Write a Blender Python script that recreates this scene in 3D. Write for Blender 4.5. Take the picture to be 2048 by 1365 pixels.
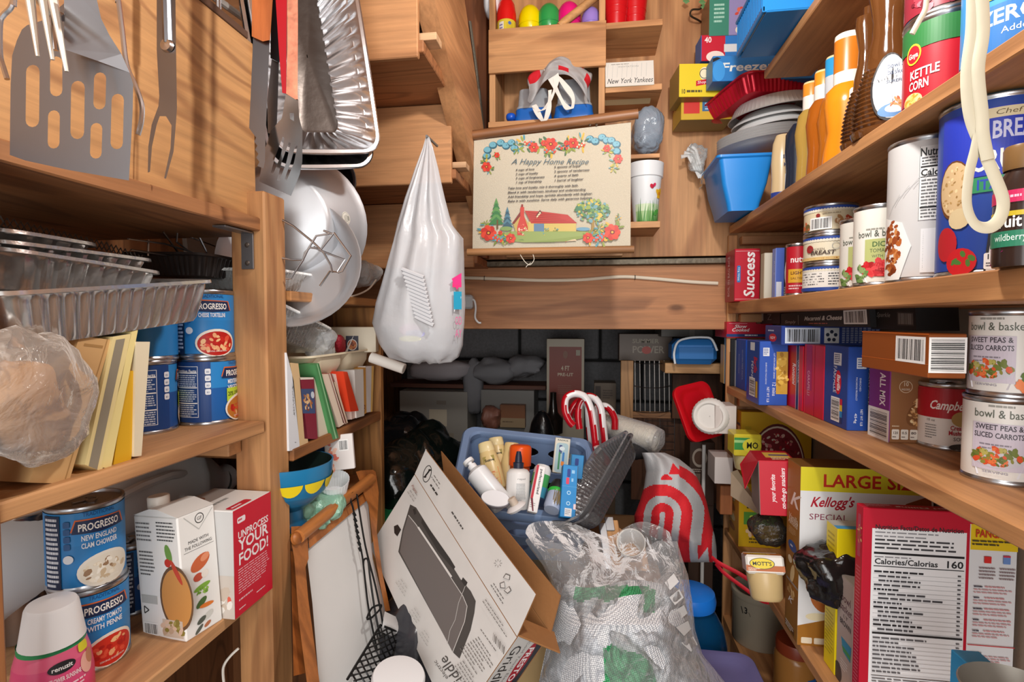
import bpy, bmesh, math, random
from math import sin, cos, pi, radians, sqrt, atan2
from mathutils import Vector as V, Matrix as M, noise as NZ
from mathutils.geometry import tessellate_polygon
SC = bpy.context.scene
for _o in list(bpy.data.objects): bpy.data.objects.remove(_o)
COL = SC.collection
R = random.Random(7)
# ---------------------------------------------------------------- camera, world, lights
CH = 1.4; FPX = 1050.0; YAW = radians(8.45); PIT = radians(2.3)
cf = V((-sin(YAW)*cos(PIT), cos(YAW)*cos(PIT), -sin(PIT))); cr = V((cos(YAW), sin(YAW), 0)); cu = cr.cross(cf)
CP = V((0, 0, CH))
cam = bpy.data.cameras.new('camera'); cam.sensor_width = 36; cam.lens = FPX/2048*36; cam.clip_start = .02
co = bpy.data.objects.new('camera', cam); COL.objects.link(co)
co.matrix_world = M(((cr.x, cu.x, -cf.x, 0), (cr.y, cu.y, -cf.y, 0), (cr.z, cu.z, -cf.z, CH), (0, 0, 0, 1)))
SC.camera = co
vs = SC.view_settings
vs.view_transform = 'Standard'; vs.look = 'None'; vs.gamma = 1; vs.use_curve_mapping = False; vs.exposure = 0.3
w = bpy.data.worlds.new('world'); SC.world = w; w.use_nodes = True
w.node_tree.nodes['Background'].inputs[0].default_value = (1, .99, .975, 1); w.node_tree.nodes['Background'].inputs[1].default_value = .68
def area(name, loc, to, sx, sy, power, colr):
    l = bpy.data.lights.new(name, 'AREA'); l.shape = 'RECTANGLE'; l.size = sx; l.size_y = sy; l.energy = power; l.color = colr
    o = bpy.data.objects.new(name, l); COL.objects.link(o); o.location = loc
    o.rotation_euler = (V(to)-V(loc)).to_track_quat('-Z', 'Y').to_euler(); return o
area('added_fill_light', (.05, -1.0, 1.5), (0, 1.3, 1.2), 1.0, 1.9, 24, (1, .985, .965))  # soft fill added behind the camera to raise brightness, no known source there
def bulb(loc, power, colr, r):
    l = bpy.data.lights.new('ceiling_bulb_light', 'POINT'); l.energy = power; l.color = colr; l.shadow_soft_size = r
    o = bpy.data.objects.new('ceiling_bulb_light', l); COL.objects.link(o); o.location = loc
bulb((.17, .6, 2.06), 18, (1, .965, .92), .035)
# ---------------------------------------------------------------- pixel helpers (2048 x 1365) -> world points
def ray(x, y): return cf + cr*((x-1024)/FPX) + cu*((682.5-y)/FPX)
def atX(x, y, X): d = ray(x, y); return CP + d*(X/d.x)
def atY(x, y, Y): d = ray(x, y); return CP + d*(Y/d.y)
def atZ(x, y, Z): d = ray(x, y); return CP + d*((Z-CH)/d.z)
def atT(x, y, t): return CP + ray(x, y)*t
def zat(y, P):                                   # height where pixel row y meets the vertical through P
    a = V((P.x, P.y, 0)); k = (682.5-y)/FPX      # (Q.u)/(Q.f)=k , Q=a+z*Z
    return CH + (k*a.dot(cf)-a.dot(cu))/(cu.z-k*cf.z)
# ---------------------------------------------------------------- materials
def lin(h):
    h = h.lstrip('#'); c = [int(h[i:i+2], 16)/255 for i in (0, 2, 4)]
    return tuple((x/12.92 if x <= .04045 else ((x+.055)/1.055)**2.4) for x in c)+(1,)
MC = {}
def newmat(name):
    m = bpy.data.materials.new(name); m.use_nodes = True; return m, m.node_tree.nodes, m.node_tree.links, m.node_tree.nodes['Principled BSDF']
def mat(hx, rough=.5, metal=0., trans=0., alpha=1., bump=0., bs=60., coat=0., var=0., sub=0., aniso=0., ior=1.45):
    k = (hx, rough, metal, trans, alpha, bump, bs, coat, var, sub, aniso, ior)
    if k in MC: return MC[k]
    m, N, L, b = newmat('paint_'+hx.lstrip('#'))
    b.inputs['Base Color'].default_value = lin(hx); b.inputs['Roughness'].default_value = rough; b.inputs['Metallic'].default_value = metal
    b.inputs['Transmission Weight'].default_value = trans; b.inputs['Alpha'].default_value = alpha; b.inputs['Coat Weight'].default_value = coat
    b.inputs['IOR'].default_value = ior; b.inputs['Anisotropic'].default_value = aniso
    if sub: b.inputs['Subsurface Weight'].default_value = sub; b.inputs['Subsurface Radius'].default_value = (.02, .02, .02)
    if bump or var:
        tc = N.new('ShaderNodeTexCoord'); nz = N.new('ShaderNodeTexNoise'); nz.inputs['Scale'].default_value = bs; nz.inputs['Detail'].default_value = 4
        L.new(tc.outputs['Object'], nz.inputs['Vector'])
        if bump:
            bp = N.new('ShaderNodeBump'); bp.inputs['Strength'].default_value = bump; bp.inputs['Distance'].default_value = .004
            L.new(nz.outputs['Fac'], bp.inputs['Height']); L.new(bp.outputs['Normal'], b.inputs['Normal'])
        if var:
            hs = N.new('ShaderNodeHueSaturation'); hs.inputs['Color'].default_value = lin(hx)
            mr = N.new('ShaderNodeMapRange'); mr.inputs['From Min'].default_value = .3; mr.inputs['From Max'].default_value = .7
            mr.inputs['To Min'].default_value = 1-var; mr.inputs['To Max'].default_value = 1+var
            L.new(nz.outputs['Fac'], mr.inputs['Value']); L.new(mr.outputs['Result'], hs.inputs['Value']); L.new(hs.outputs['Color'], b.inputs['Base Color'])
    MC[k] = m; return m
def wood(ax, hx='c99760', dark='8a5a30', bands=7., knots=.5, rough=.6, sc=1., grey=0.):
    k = ('wood', ax, hx, dark, bands, knots, rough, sc)
    if k in MC: return MC[k]
    hx, dark = [''.join('%02x' % int((.95, .91, .88)[i//2]*(.94*int(h_[i:i+2], 16)+(6 if i == 4 else 0)+.06*(sum(int(h_[j:j+2], 16) for j in (0, 2, 4))/3))) for i in (0, 2, 4)) for h_ in (hx, dark)]
    m, N, L, b = newmat('wood_'+hx)
    tc = N.new('ShaderNodeTexCoord'); oi = N.new('ShaderNodeObjectInfo')
    add = N.new('ShaderNodeVectorMath'); add.operation = 'ADD'
    mul = N.new('ShaderNodeVectorMath'); mul.operation = 'SCALE'; mul.inputs[0].default_value = (7.3, 5.1, 9.7)
    L.new(oi.outputs['Random'], mul.inputs['Scale']); L.new(tc.outputs['Object'], add.inputs[0]); L.new(mul.outputs[0], add.inputs[1])
    def scaled(s_al, s_ac):
        mp = N.new('ShaderNodeVectorMath'); mp.operation = 'MULTIPLY'
        v = [s_ac]*3; v['xyz'.index(ax)] = s_al; mp.inputs[1].default_value = v; L.new(add.outputs[0], mp.inputs[0]); return mp.outputs[0]
    n1 = N.new('ShaderNodeTexNoise'); n1.inputs['Scale'].default_value = 1; n1.inputs['Detail'].default_value = 2; n1.inputs['Distortion'].default_value = .4
    L.new(scaled(1.1*sc, 7.*sc), n1.inputs['Vector'])
    # knots
    vo = N.new('ShaderNodeTexVoronoi'); vo.inputs['Scale'].default_value = 1; L.new(scaled(2.2*sc, 5.5*sc), vo.inputs['Vector'])
    kn = N.new('ShaderNodeMapRange'); kn.inputs['From Min'].default_value = .05; kn.inputs['From Max'].default_value = .22; kn.inputs['To Min'].default_value = 1; kn.inputs['To Max'].default_value = 0
    L.new(vo.outputs['Distance'], kn.inputs['Value'])
    wn = N.new('ShaderNodeMath'); wn.operation = 'MULTIPLY_ADD'; wn.inputs[1].default_value = .12*knots
    L.new(kn.outputs[0], wn.inputs[0]); L.new(n1.outputs['Fac'], wn.inputs[2])
    f = N.new('ShaderNodeMath'); f.operation = 'MULTIPLY'; f.inputs[1].default_value = bands*6.28; L.new(wn.outputs[0], f.inputs[0])
    s = N.new('ShaderNodeMath'); s.operation = 'SINE'; L.new(f.outputs[0], s.inputs[0])
    n2 = N.new('ShaderNodeTexNoise'); n2.inputs['Scale'].default_value = 1; n2.inputs['Detail'].default_value = 6; n2.inputs['Roughness'].default_value = .65; L.new(scaled(4*sc, 95*sc), n2.inputs['Vector'])
    n3 = N.new('ShaderNodeTexNoise'); n3.inputs['Scale'].default_value = 3.5; n3.inputs['Detail'].default_value = 3; L.new(add.outputs[0], n3.inputs['Vector'])
    mx = N.new('ShaderNodeMapRange'); mx.inputs['From Min'].default_value = .35; mx.inputs['From Max'].default_value = 1; L.new(s.outputs[0], mx.inputs['Value'])
    m1 = N.new('ShaderNodeMix'); m1.data_type = 'RGBA'; m1.inputs[6].default_value = lin(hx); m1.inputs[7].default_value = lin(dark)
    q = N.new('ShaderNodeMath'); q.operation = 'MULTIPLY'; q.inputs[1].default_value = .55; L.new(mx.outputs[0], q.inputs[0]); L.new(q.outputs[0], m1.inputs[0])
    def hsv(src, fac, lo, hi):
        h = N.new('ShaderNodeHueSaturation'); r_ = N.new('ShaderNodeMapRange'); r_.inputs['From Min'].default_value = .3; r_.inputs['From Max'].default_value = .7
        r_.inputs['To Min'].default_value = lo; r_.inputs['To Max'].default_value = hi; L.new(fac, r_.inputs['Value']); L.new(r_.outputs[0], h.inputs['Value']); L.new(src, h.inputs['Color']); return h.outputs[0]
    c = hsv(m1.outputs[2], n2.outputs['Fac'], .76, 1.16); c = hsv(c, n3.outputs['Fac'], .86, 1.1)
    m2 = N.new('ShaderNodeMix'); m2.data_type = 'RGBA'; m2.inputs[7].default_value = lin('5a3418')
    kk = N.new('ShaderNodeMapRange'); kk.inputs['From Min'].default_value = .035; kk.inputs['From Max'].default_value = .075; kk.inputs['To Min'].default_value = .8*min(1, knots*1.6); kk.inputs['To Max'].default_value = 0
    L.new(vo.outputs['Distance'], kk.inputs['Value']); L.new(kk.outputs[0], m2.inputs[0]); L.new(c, m2.inputs[6]); L.new(m2.outputs[2], b.inputs['Base Color'])
    bp = N.new('ShaderNodeBump'); bp.inputs['Strength'].default_value = .25; bp.inputs['Distance'].default_value = .0015
    L.new(n2.outputs['Fac'], bp.inputs['Height']); L.new(bp.outputs[0], b.inputs['Normal']); b.inputs['Roughness'].default_value = rough
    MC[k] = m; return m
def film(hx='f4f6f8', clear=.7, rough=.12, bump=.5, bs=28., white=0.):   # thin plastic sheet: part lets light straight through
    k = ('film', hx, clear, rough, bump, bs)
    if k in MC: return MC[k]
    m, N, L, b = newmat('plastic_film'); out = N['Material Output']
    b.inputs['Base Color'].default_value = lin(hx); b.inputs['Roughness'].default_value = rough; b.inputs['Specular IOR Level'].default_value = .9
    tr = N.new('ShaderNodeBsdfTransparent'); tr.inputs[0].default_value = tuple(.6+.4*x for x in lin(hx)[:3])+(1,)
    mx = N.new('ShaderNodeMixShader'); fr = N.new('ShaderNodeFresnel'); fr.inputs[0].default_value = 1.5
    tc = N.new('ShaderNodeTexCoord'); nz = N.new('ShaderNodeTexNoise'); nz.inputs['Scale'].default_value = bs; nz.inputs['Detail'].default_value = 4; nz.inputs['Distortion'].default_value = 1.2
    bp = N.new('ShaderNodeBump'); bp.inputs['Strength'].default_value = bump; bp.inputs['Distance'].default_value = .012
    L.new(tc.outputs['Object'], nz.inputs['Vector']); L.new(nz.outputs['Fac'], bp.inputs['Height']); L.new(bp.outputs[0], b.inputs['Normal']); L.new(bp.outputs[0], fr.inputs['Normal'])
    ma = N.new('ShaderNodeMath'); ma.operation = 'MULTIPLY_ADD'; ma.inputs[1].default_value = 2.2*clear; ma.inputs[2].default_value = 1-clear; ma.use_clamp = True
    L.new(fr.outputs[0], ma.inputs[0]); L.new(ma.outputs[0], mx.inputs[0]); L.new(tr.outputs[0], mx.inputs[1]); L.new(b.outputs[0], mx.inputs[2]); L.new(mx.outputs[0], out.inputs[0])
    MC[k] = m; return m
def foil(hx='d6d6d8', rough=.24, bump=.5, bs=45.): return mat(hx, rough, 1., bump=bump, bs=bs)
STEEL = mat('c3c3c6', .26, 1., bump=.03, bs=20); ALU = mat('c6c8cc', .42, .65, bump=.04, bs=30); WIRE = mat('9a9a9c', .3, 1.); BLACKM = mat('17171a', .4, .3)
# ---------------------------------------------------------------- mesh builder
class G:
    def __init__(s): s.v = []; s.f = []; s.m = []; s.mats = []; s.sm = []
    def mi(s, m):
        if m not in s.mats: s.mats.append(m)
        return s.mats.index(m)
    def add(s, vs, fs, m, smooth=False, X=None):
        o = len(s.v); s.v += [tuple(X @ V(p)) for p in vs] if X is not None else [tuple(p) for p in vs]
        for i, f in enumerate(fs):
            s.f.append(tuple(o+j for j in f)); s.m.append(s.mi(m[i] if isinstance(m, (list, tuple)) else m)); s.sm.append(smooth)
        return s
    def box(s, lo, hi, m, c=.0015, X=None):
        """chamfered box; m = one material or {face: material} with faces x- x+ y- y+ z- z+"""
        lo = V(lo); hi = V(hi); c = min([c]+[abs(hi[i]-lo[i])*.3 for i in range(3)])
        vs = []; idx = {}
        for i in (0, 1):
            for j in (0, 1):
                for k in (0, 1):
                    for a in range(3):
                        p = [(lo, hi)[q][n] for n, q in enumerate((i, j, k))]
                        for n, q in enumerate((i, j, k)):
                            if n != a: p[n] += c if q == 0 else -c
                        idx[(i, j, k, a)] = len(vs); vs.append(p)
        fs = []; ms = []
        base = m if not isinstance(m, dict) else m.get('*', list(m.values())[0])
        def fm(n): return m.get(n, base) if isinstance(m, dict) else m
        cyc = [(0, 0), (1, 0), (1, 1), (0, 1)]
        for a in range(3):
            b_, c_ = (a+1) % 3, (a+2) % 3
            for sd in (0, 1):
                q = []
                for (e, g) in cyc:
                    t = [0, 0, 0]; t[a] = sd; t[b_] = e; t[c_] = g; q.append(idx[(t[0], t[1], t[2], a)])
                fs.append(q if sd else q[::-1]); ms.append(fm('xyz'[a]+'-+'[sd]))
        for a in range(3):
            b_, c_ = (a+1) % 3, (a+2) % 3
            for e in (0, 1):
                for g in (0, 1):
                    q = []
                    for (end, ax) in ((0, b_), (1, b_), (1, c_), (0, c_)):
                        t = [0, 0, 0]; t[a] = end; t[b_] = e; t[c_] = g; q.append(idx[(t[0], t[1], t[2], ax)])
                    fs.append(q if e == g else q[::-1]); ms.append(fm('xyz'[b_]+'-+'[e]))
        for i in (0, 1):
            for j in (0, 1):
                for k in (0, 1):
                    q = [idx[(i, j, k, a)] for a in range(3)]; fs.append(q if (i+j+k) % 2 == 1 else q[::-1]); ms.append(base)
        return s.add(vs, fs, ms, False, X)
    def loft(s, rings, m, closed=True, cap0=False, cap1=False, smooth=True, X=None):
        n = len(rings[0]); vs = [p for r in rings for p in r]; fs = []; ms = []
        for i in range(len(rings)-1):
            for j in range(n if closed else n-1):
                k = (j+1) % n; fs.append((i*n+j, i*n+k, (i+1)*n+k, (i+1)*n+j)); ms.append(m(i, j) if callable(m) else m)
        mm = m(0, 0) if callable(m) else m
        if cap0: fs.append(tuple(range(n))[::-1]); ms.append(mm)
        if cap1: fs.append(tuple((len(rings)-1)*n+j for j in range(n))); ms.append(m(len(rings)-2, 0) if callable(m) else m)
        return s.add(vs, fs, ms, smooth, X)
    def lathe(s, prof, m, n=28, X=None, smooth=True, cap0=False, cap1=False):
        rings = [[(r*cos(2*pi*j/n), r*sin(2*pi*j/n), z) for j in range(n)] for r, z in prof]
        return s.loft(rings, (lambda i, j: m[min(i, len(m)-1)]) if isinstance(m, list) else m, True, cap0, cap1, smooth, X)
    def tube(s, pts, r, m, n=6, closed=False, X=None, flat=1.):
        pts = [V(p) for p in pts]; rings = []; N_ = len(pts); up = None
        for i, p in enumerate(pts):
            t = (pts[(i+1) % N_] if (closed or i < N_-1) else p) - (pts[i-1] if (closed or i > 0) else p)
            if t.length < 1e-9: t = V((0, 0, 1))
            t.normalize()
            if up is None: up = V((0, 0, 1)) if abs(t.z) < .9 else V((1, 0, 0))
            a = up - t*up.dot(t); a = a.normalized() if a.length > 1e-6 else t.orthogonal().normalized(); up = a; b = t.cross(a)
            rr = r(i/(N_-1)) if callable(r) else (r[i] if isinstance(r, (list, tuple)) else r)
            rings.append([p + a*(rr*cos(2*pi*j/n)) + b*(rr*flat*sin(2*pi*j/n)) for j in range(n)])
        if closed: rings.append(rings[0])
        return s.loft(rings, m, True, not closed, not closed, True, X)
    def prism(s, pts, z0, z1, m, X=None, side=None, smooth=False):
        n = len(pts); vs = [(x, y, z0) for x, y in pts]+[(x, y, z1) for x, y in pts]
        a = sum(pts[i][0]*pts[(i+1) % n][1]-pts[(i+1) % n][0]*pts[i][1] for i in range(n))
        fs = [tuple(range(n))[::-1], tuple(range(n, 2*n))]+[(i, (i+1) % n, n+(i+1) % n, n+i) for i in range(n)]
        if a < 0: fs = [f[::-1] for f in fs]
        return s.add(vs, fs, [m, m]+[side or m]*n, smooth, X)
    def grid(s, fn, nu, nv, m, smooth=True, X=None):
        vs = [fn(i/nu, j/nv) for j in range(nv+1) for i in range(nu+1)]; fs = []; ms = []
        for j in range(nv):
            for i in range(nu):
                a = j*(nu+1)+i; fs.append((a, a+1, a+nu+2, a+nu+1)); ms.append(m((i+.5)/nu, (j+.5)/nv) if callable(m) else m)
        return s.add(vs, fs, ms, smooth, X)
    def obj(s, name, parent=None, mw=None):
        me = bpy.data.meshes.new(name); me.from_pydata(s.v, [], s.f)
        for m in s.mats: me.materials.append(m)
        me.polygons.foreach_set('material_index', s.m); me.polygons.foreach_set('use_smooth', s.sm); me.update()
        if any(s.sm):
            try: me.set_sharp_from_angle(angle=radians(42))
            except Exception: pass
        o = bpy.data.objects.new(name, me); COL.objects.link(o)
        if parent is not None: o.parent = parent
        if mw is not None: o.matrix_local = mw
        return o
def tag(o, label, cat, group=None, kind=None):
    o['label'] = label; o['category'] = cat
    if group: o['group'] = group
    if kind: o['kind'] = kind
    return o
def root(name, mw, label, cat, group=None):
    o = bpy.data.objects.new(name, None); o.empty_display_size = .02; COL.objects.link(o); o.matrix_local = mw; return tag(o, label, cat, group)
def struct(g, name):
    o = g.obj(name); o['kind'] = 'structure'; return o
def T(x=0, y=0, z=0): return M.Translation((x, y, z)) if not isinstance(x, V) else M.Translation(x)
def RX(a): return M.Rotation(radians(a), 4, 'X')
def RY(a): return M.Rotation(radians(a), 4, 'Y')
def RZ(a): return M.Rotation(radians(a), 4, 'Z')
def fr(o, ex, ey, ez):                            # frame matrix from origin and axes
    ex, ey, ez = V(ex).normalized(), V(ey).normalized(), V(ez).normalized()
    return M(((ex.x, ey.x, ez.x, o[0]), (ex.y, ey.y, ez.y, o[1]), (ex.z, ey.z, ez.z, o[2]), (0, 0, 0, 1)))
def up_frame(A, B):                               # upright frame: x from A to B, z up, y away from the viewer of the front
    x = V((B.x-A.x, B.y-A.y, 0)).normalized(); return fr(A, x, V((0, 0, 1)).cross(x), (0, 0, 1))
def quad3(O, Xp, Zp):                             # frame through three points: origin, along x, roughly along z
    x = (Xp-O).normalized(); z = (Zp-O); z = (z-x*z.dot(x)).normalized(); return fr(O, x, z.cross(x), z)
def spl(pts, n=8):                                # Catmull-Rom through points
    pts = [V(p) for p in pts]; out = []
    for i in range(len(pts)-1):
        p0 = pts[max(i-1, 0)]; p1 = pts[i]; p2 = pts[i+1]; p3 = pts[min(i+2, len(pts)-1)]
        for k in range(n):
            t = k/n; out.append(.5*((2*p1)+(p2-p0)*t+(2*p0-5*p1+4*p2-p3)*t*t+(3*p1-p0-3*p2+p3)*t**3))
    out.append(pts[-1]); return out
def rrect(x0, y0, x1, y1, r, n=4):
    out = []
    for cx, cy, a in ((x1-r, y1-r, 0), (x0+r, y1-r, 90), (x0+r, y0+r, 180), (x1-r, y0+r, 270)):
        for k in range(n+1): t = radians(a+90*k/n); out.append((cx+r*cos(t), cy+r*sin(t)))
    return out
# ---------------------------------------------------------------- flat print: glyph cache and decal builder
CHARS = "ABCDEFGHIJKLMNOPQRSTUVWXYZabcdefghijklmnopqrstuvwxyz0123456789&!'./,%-:"
GL = {}
def make_glyphs():
    obs = []
    for bold in (0, 1):
        def mk(t):
            c = bpy.data.curves.new('glyph', 'FONT'); c.body = t; c.size = 1; c.resolution_u = 2; c.offset = .022*bold
            o = bpy.data.objects.new('glyph', c); COL.objects.link(o); return o
        h = mk('H')
        for ch in CHARS: obs.append((ch, bold, mk(ch), mk(ch+'H'), h))
    dg = bpy.context.evaluated_depsgraph_get()
    def grab(o):
        e = o.evaluated_get(dg); me = e.to_mesh(); r = ([tuple(v.co)[:2] for v in me.vertices], [tuple(p.vertices) for p in me.polygons]); e.to_mesh_clear(); return r
    for ch, bold, a, b, h in obs:
        va, fa = grab(a); hx = max(v[0] for v in grab(h)[0]); bx = max(v[0] for v in grab(b)[0]); GL[(ch, bold)] = (va, fa, bx-hx)
    for o in {x for t in obs for x in t[2:]}: 
        c = o.data; bpy.data.objects.remove(o); bpy.data.curves.remove(c)
make_glyphs()
class P:
    """flat print on a surface: fn(u, v, layer) -> point; 2-D drawing in metres"""
    def __init__(s, fn, wrap=False): s.fn = fn; s.g = G(); s.wrap = wrap; s.ly = 1
    def put(s, vs, fs, m):
        if s.wrap and not all(len(f) == 4 for f in fs):
            st = []; q_ = []; nv = []
            for f in fs:
                if len(f) == 3: st.append([vs[i] for i in f])
                else:
                    l = [V((vs[i][0], vs[i][1], 0)) for i in f]; st += [[(l[i].x, l[i].y) for i in t] for t in tessellate_polygon([l])]
            while st:
                t = st.pop(); e = [abs(t[i][0]-t[(i+1) % 3][0]) for i in range(3)]; k = e.index(max(e))
                if e[k] > .0038: a, b, c = t[k], t[(k+1) % 3], t[(k+2) % 3]; m_ = ((a[0]+b[0])/2, (a[1]+b[1])/2); st += [[a, m_, c], [m_, b, c]]
                else:
                    if (t[1][0]-t[0][0])*(t[2][1]-t[0][1])-(t[2][0]-t[0][0])*(t[1][1]-t[0][1]) < 0: t = t[::-1]
                    q_.append((len(nv), len(nv)+1, len(nv)+2)); nv += t
            vs, fs = nv, q_
        s.g.add([s.fn(x, y, s.ly) for x, y in vs], fs, m if not isinstance(m, str) else mat(m, .45)); s.ly += .22 if s.wrap else .12; return s
    def rect(s, x, y, w, h, c):
        n = max(1, int(abs(w)/.0036)) if s.wrap else 1
        vs = [(x+w*i/n, y+h*j) for j in (0, 1) for i in range(n+1)]
        return s.put(vs, [(i, i+1, n+2+i, n+1+i) for i in range(n)], c)
    def poly(s, pts, c): return s.put(pts, [tuple(range(len(pts)))], c)
    def ell(s, x, y, rx, ry, c, n=22, a0=0, rot=0):
        ca, sa = cos(radians(rot)), sin(radians(rot))
        pts = [(x+ca*rx*cos(2*pi*i/n+a0)-sa*ry*sin(2*pi*i/n+a0), y+sa*rx*cos(2*pi*i/n+a0)+ca*ry*sin(2*pi*i/n+a0)) for i in range(n)]
        return s.put([(x, y)]+pts, [(0, 1+i, 1+(i+1) % n) for i in range(n)], c)
    def rr(s, x, y, w, h, r, c): return s.poly(rrect(x, y, x+w, y+h, r), c)
    def ring(s, x, y, r, t, c, n=24):
        vs = [(x+q*cos(2*pi*i/n), y+q*sin(2*pi*i/n)) for q in (r, r-t) for i in range(n)]
        return s.put(vs, [(i, (i+1) % n, n+(i+1) % n, n+i) for i in range(n)], c)
    def line(s, x0, y0, x1, y1, t, c):
        d = V((x1-x0, y1-y0)); 
        if d.length < 1e-7: return s
        q = V((-d.y, d.x)).normalized()*t/2
        return s.poly([(x0+q.x, y0+q.y), (x0-q.x, y0-q.y), (x1-q.x, y1-q.y), (x1+q.x, y1+q.y)], c)
    def text(s, t, x, y, h, c, w=None, al='c', bold=0, sh=0., rot=0):
        """h = capital height; w = fitted width; rot in degrees about (x, y)"""
        t = ''.join(k if (k == ' ' or (k, bold) in GL) else '-' for k in t)
        sz = h/.72; adv = [.3 if k == ' ' else GL[(k, bold)][2] for k in t]; tot = sum(adv)*sz; kx = 1.
        if w: kx = w/max(tot, 1e-6); tot = w
        X = {'c': -tot/2, 'l': 0, 'r': -tot}[al]; ca, sa = cos(radians(rot)), sin(radians(rot)); vs = []; fs = []
        for k, a in zip(t, adv):
            if k != ' ':
                gv, gf, _ = GL[(k, bold)]; o = len(vs)
                for (gx, gy) in gv:
                    px = X+(gx+sh*gy)*sz*kx; py = gy*sz; vs.append((x+ca*px-sa*py, y+sa*px+ca*py))
                fs += [tuple(o+i for i in f) for f in gf]
            X += a*sz*kx
        return s.put(vs, fs, c) if vs else s
    def bars(s, x, y, w, h, n, c, fill=.5, seed=1, al='l'):      # greeked small print: n lines downwards from y
        r = random.Random(seed); lh = h/n
        vs = []; fs = []
        for i in range(n):
            X = x; e = x+w*(r.uniform(.55, 1) if i == n-1 else r.uniform(.86, 1)); yy = y-lh*(i+1)+lh*(1-fill)/2
            while X < e-w*.02:
                q = min(w*r.uniform(.05, .17), e-X); o = len(vs); vs += [(X, yy), (X+q, yy), (X+q, yy+lh*fill), (X, yy+lh*fill)]; fs.append((o, o+1, o+2, o+3)); X += q+w*.022
        return s.put(vs, fs, c)
    def code(s, x, y, w, h, c='1a1a1a', bg='f4f4f2', hor=False, seed=3):   # bar code
        if bg: s.rect(x, y, w, h, bg)
        r = random.Random(seed); vs = []; fs = []; L_ = h if hor else w; a = L_*.06
        while a < L_*.94:
            q = L_*r.choice((.012, .02, .034)); o = len(vs)
            vs += [(x+w*.06, y+a), (x+w*.94, y+a), (x+w*.94, y+a+q), (x+w*.06, y+a+q)] if hor else [(x+a, y+h*.1), (x+a+q, y+h*.1), (x+a+q, y+h*.9), (x+a, y+h*.9)]
            fs.append((o, o+1, o+2, o+3)); a += q+L_*r.choice((.014, .02, .03))
        return s.put(vs, fs, c)
    def blobs(s, x, y, rx, ry, n, cols, sz, seed=1, asp=.6):     # scattered food pieces inside an ellipse
        r = random.Random(seed); l0 = s.ly
        for i in range(n):
            s.ly = l0+.012*i; a = r.uniform(0, 2*pi); q = sqrt(r.random()); k = sz*r.uniform(.6, 1.3)
            s.ell(x+rx*q*cos(a), y+ry*q*sin(a), k, k*asp*r.uniform(.7, 1.3), r.choice(cols), 7, 0, r.uniform(0, 180))
        s.ly = l0+.012*n+.3; return s
    def done(s, name, parent, mw=None): return s.g.obj(name, parent, mw) if s.g.f else None
EPS = .00022
def face(kind, w, d, h):
    """print plane on a box (0..w, 0..d, 0..h): drawing x to the right, y up as seen from outside"""
    return {'front': lambda u, v, l: (u, -EPS*l, v), 'back': lambda u, v, l: (w-u, d+EPS*l, v),
            'left': lambda u, v, l: (-EPS*l, d-u, v), 'right': lambda u, v, l: (w+EPS*l, u, v),
            'top': lambda u, v, l: (u, v, h+EPS*l), 'bottom': lambda u, v, l: (u, d-v, -EPS*l)}[kind]
def carton(name, label, cat, mw, w, d, h, cols, prints=(), group=None, rough=.42, c=.0012, pname='printed_lettering'):
    """cols: '*' and x- x+ y- y+ z- z+ -> hex; prints: [(face, function(P))]"""
    g = G(); g.box((0, 0, 0), (w, d, h), {k: mat(v, rough) for k, v in cols.items()}, c)
    o = g.obj(name, None, mw); tag(o, label, cat, group)
    for fc, fn in prints:
        p = P(face(fc, w, d, h)); fn(p); p.done(pname, o)
    return o
def cyl(r, z0=0.): return lambda u, v, l: ((r+EPS*l)*sin(u/r), -(r+EPS*l)*cos(u/r), z0+v)   # u=0 faces local -y
def can(name, label, mw, r, h, col, fn=None, group=None, bands=(), cat='can', rim='b9bbbf', tab=True, lid=None):
    o = root(name, mw, label, cat, group); rm = mat(rim, .28, 1.); q = .0022
    g = G(); g.lathe([(0, .002), (r*.9, .002), (r*.93, 0), (r, 0), (r+.0008, .002), (r, .005), (r-.0015, .007), (r-.0015, h-.007), (r, h-.005), (r+.0008, h-.002), (r, h), (r*.94, h), (r*.92, h-.004), (r*.7, h-.004), (r*.68, h-.003), (0, h-.003)], rm if lid is None else [rm]*9+[mat(lid, .3, .8)]*8, 30)
    g.obj('can_body', o)
    g = G(); zs = sorted(set([.007, h-.007]+[b[0] for b in bands])); 
    cs = [col]+[b[1] for b in bands]
    g.lathe([(r-.0004, z) for z in zs], [mat(c_, .38) for c_ in cs], 30); g.obj('paper_label', o)
    if tab:
        g = G(); g.tube([(r*.15*cos(a)+r*.1, r*.24*sin(a)-.1*r, h-.001) for a in [i*pi/6 for i in range(12)]], .0013, rm, 5, True); g.box((-r*.35, -r*.16, h-.002), (r*.02, r*.0, h), rm, .0004); g.obj('pull_tab', o)
    if fn:
        p = P(cyl(r, 0), True); fn(p); p.done('printed_lettering', o)
    return o
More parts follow.
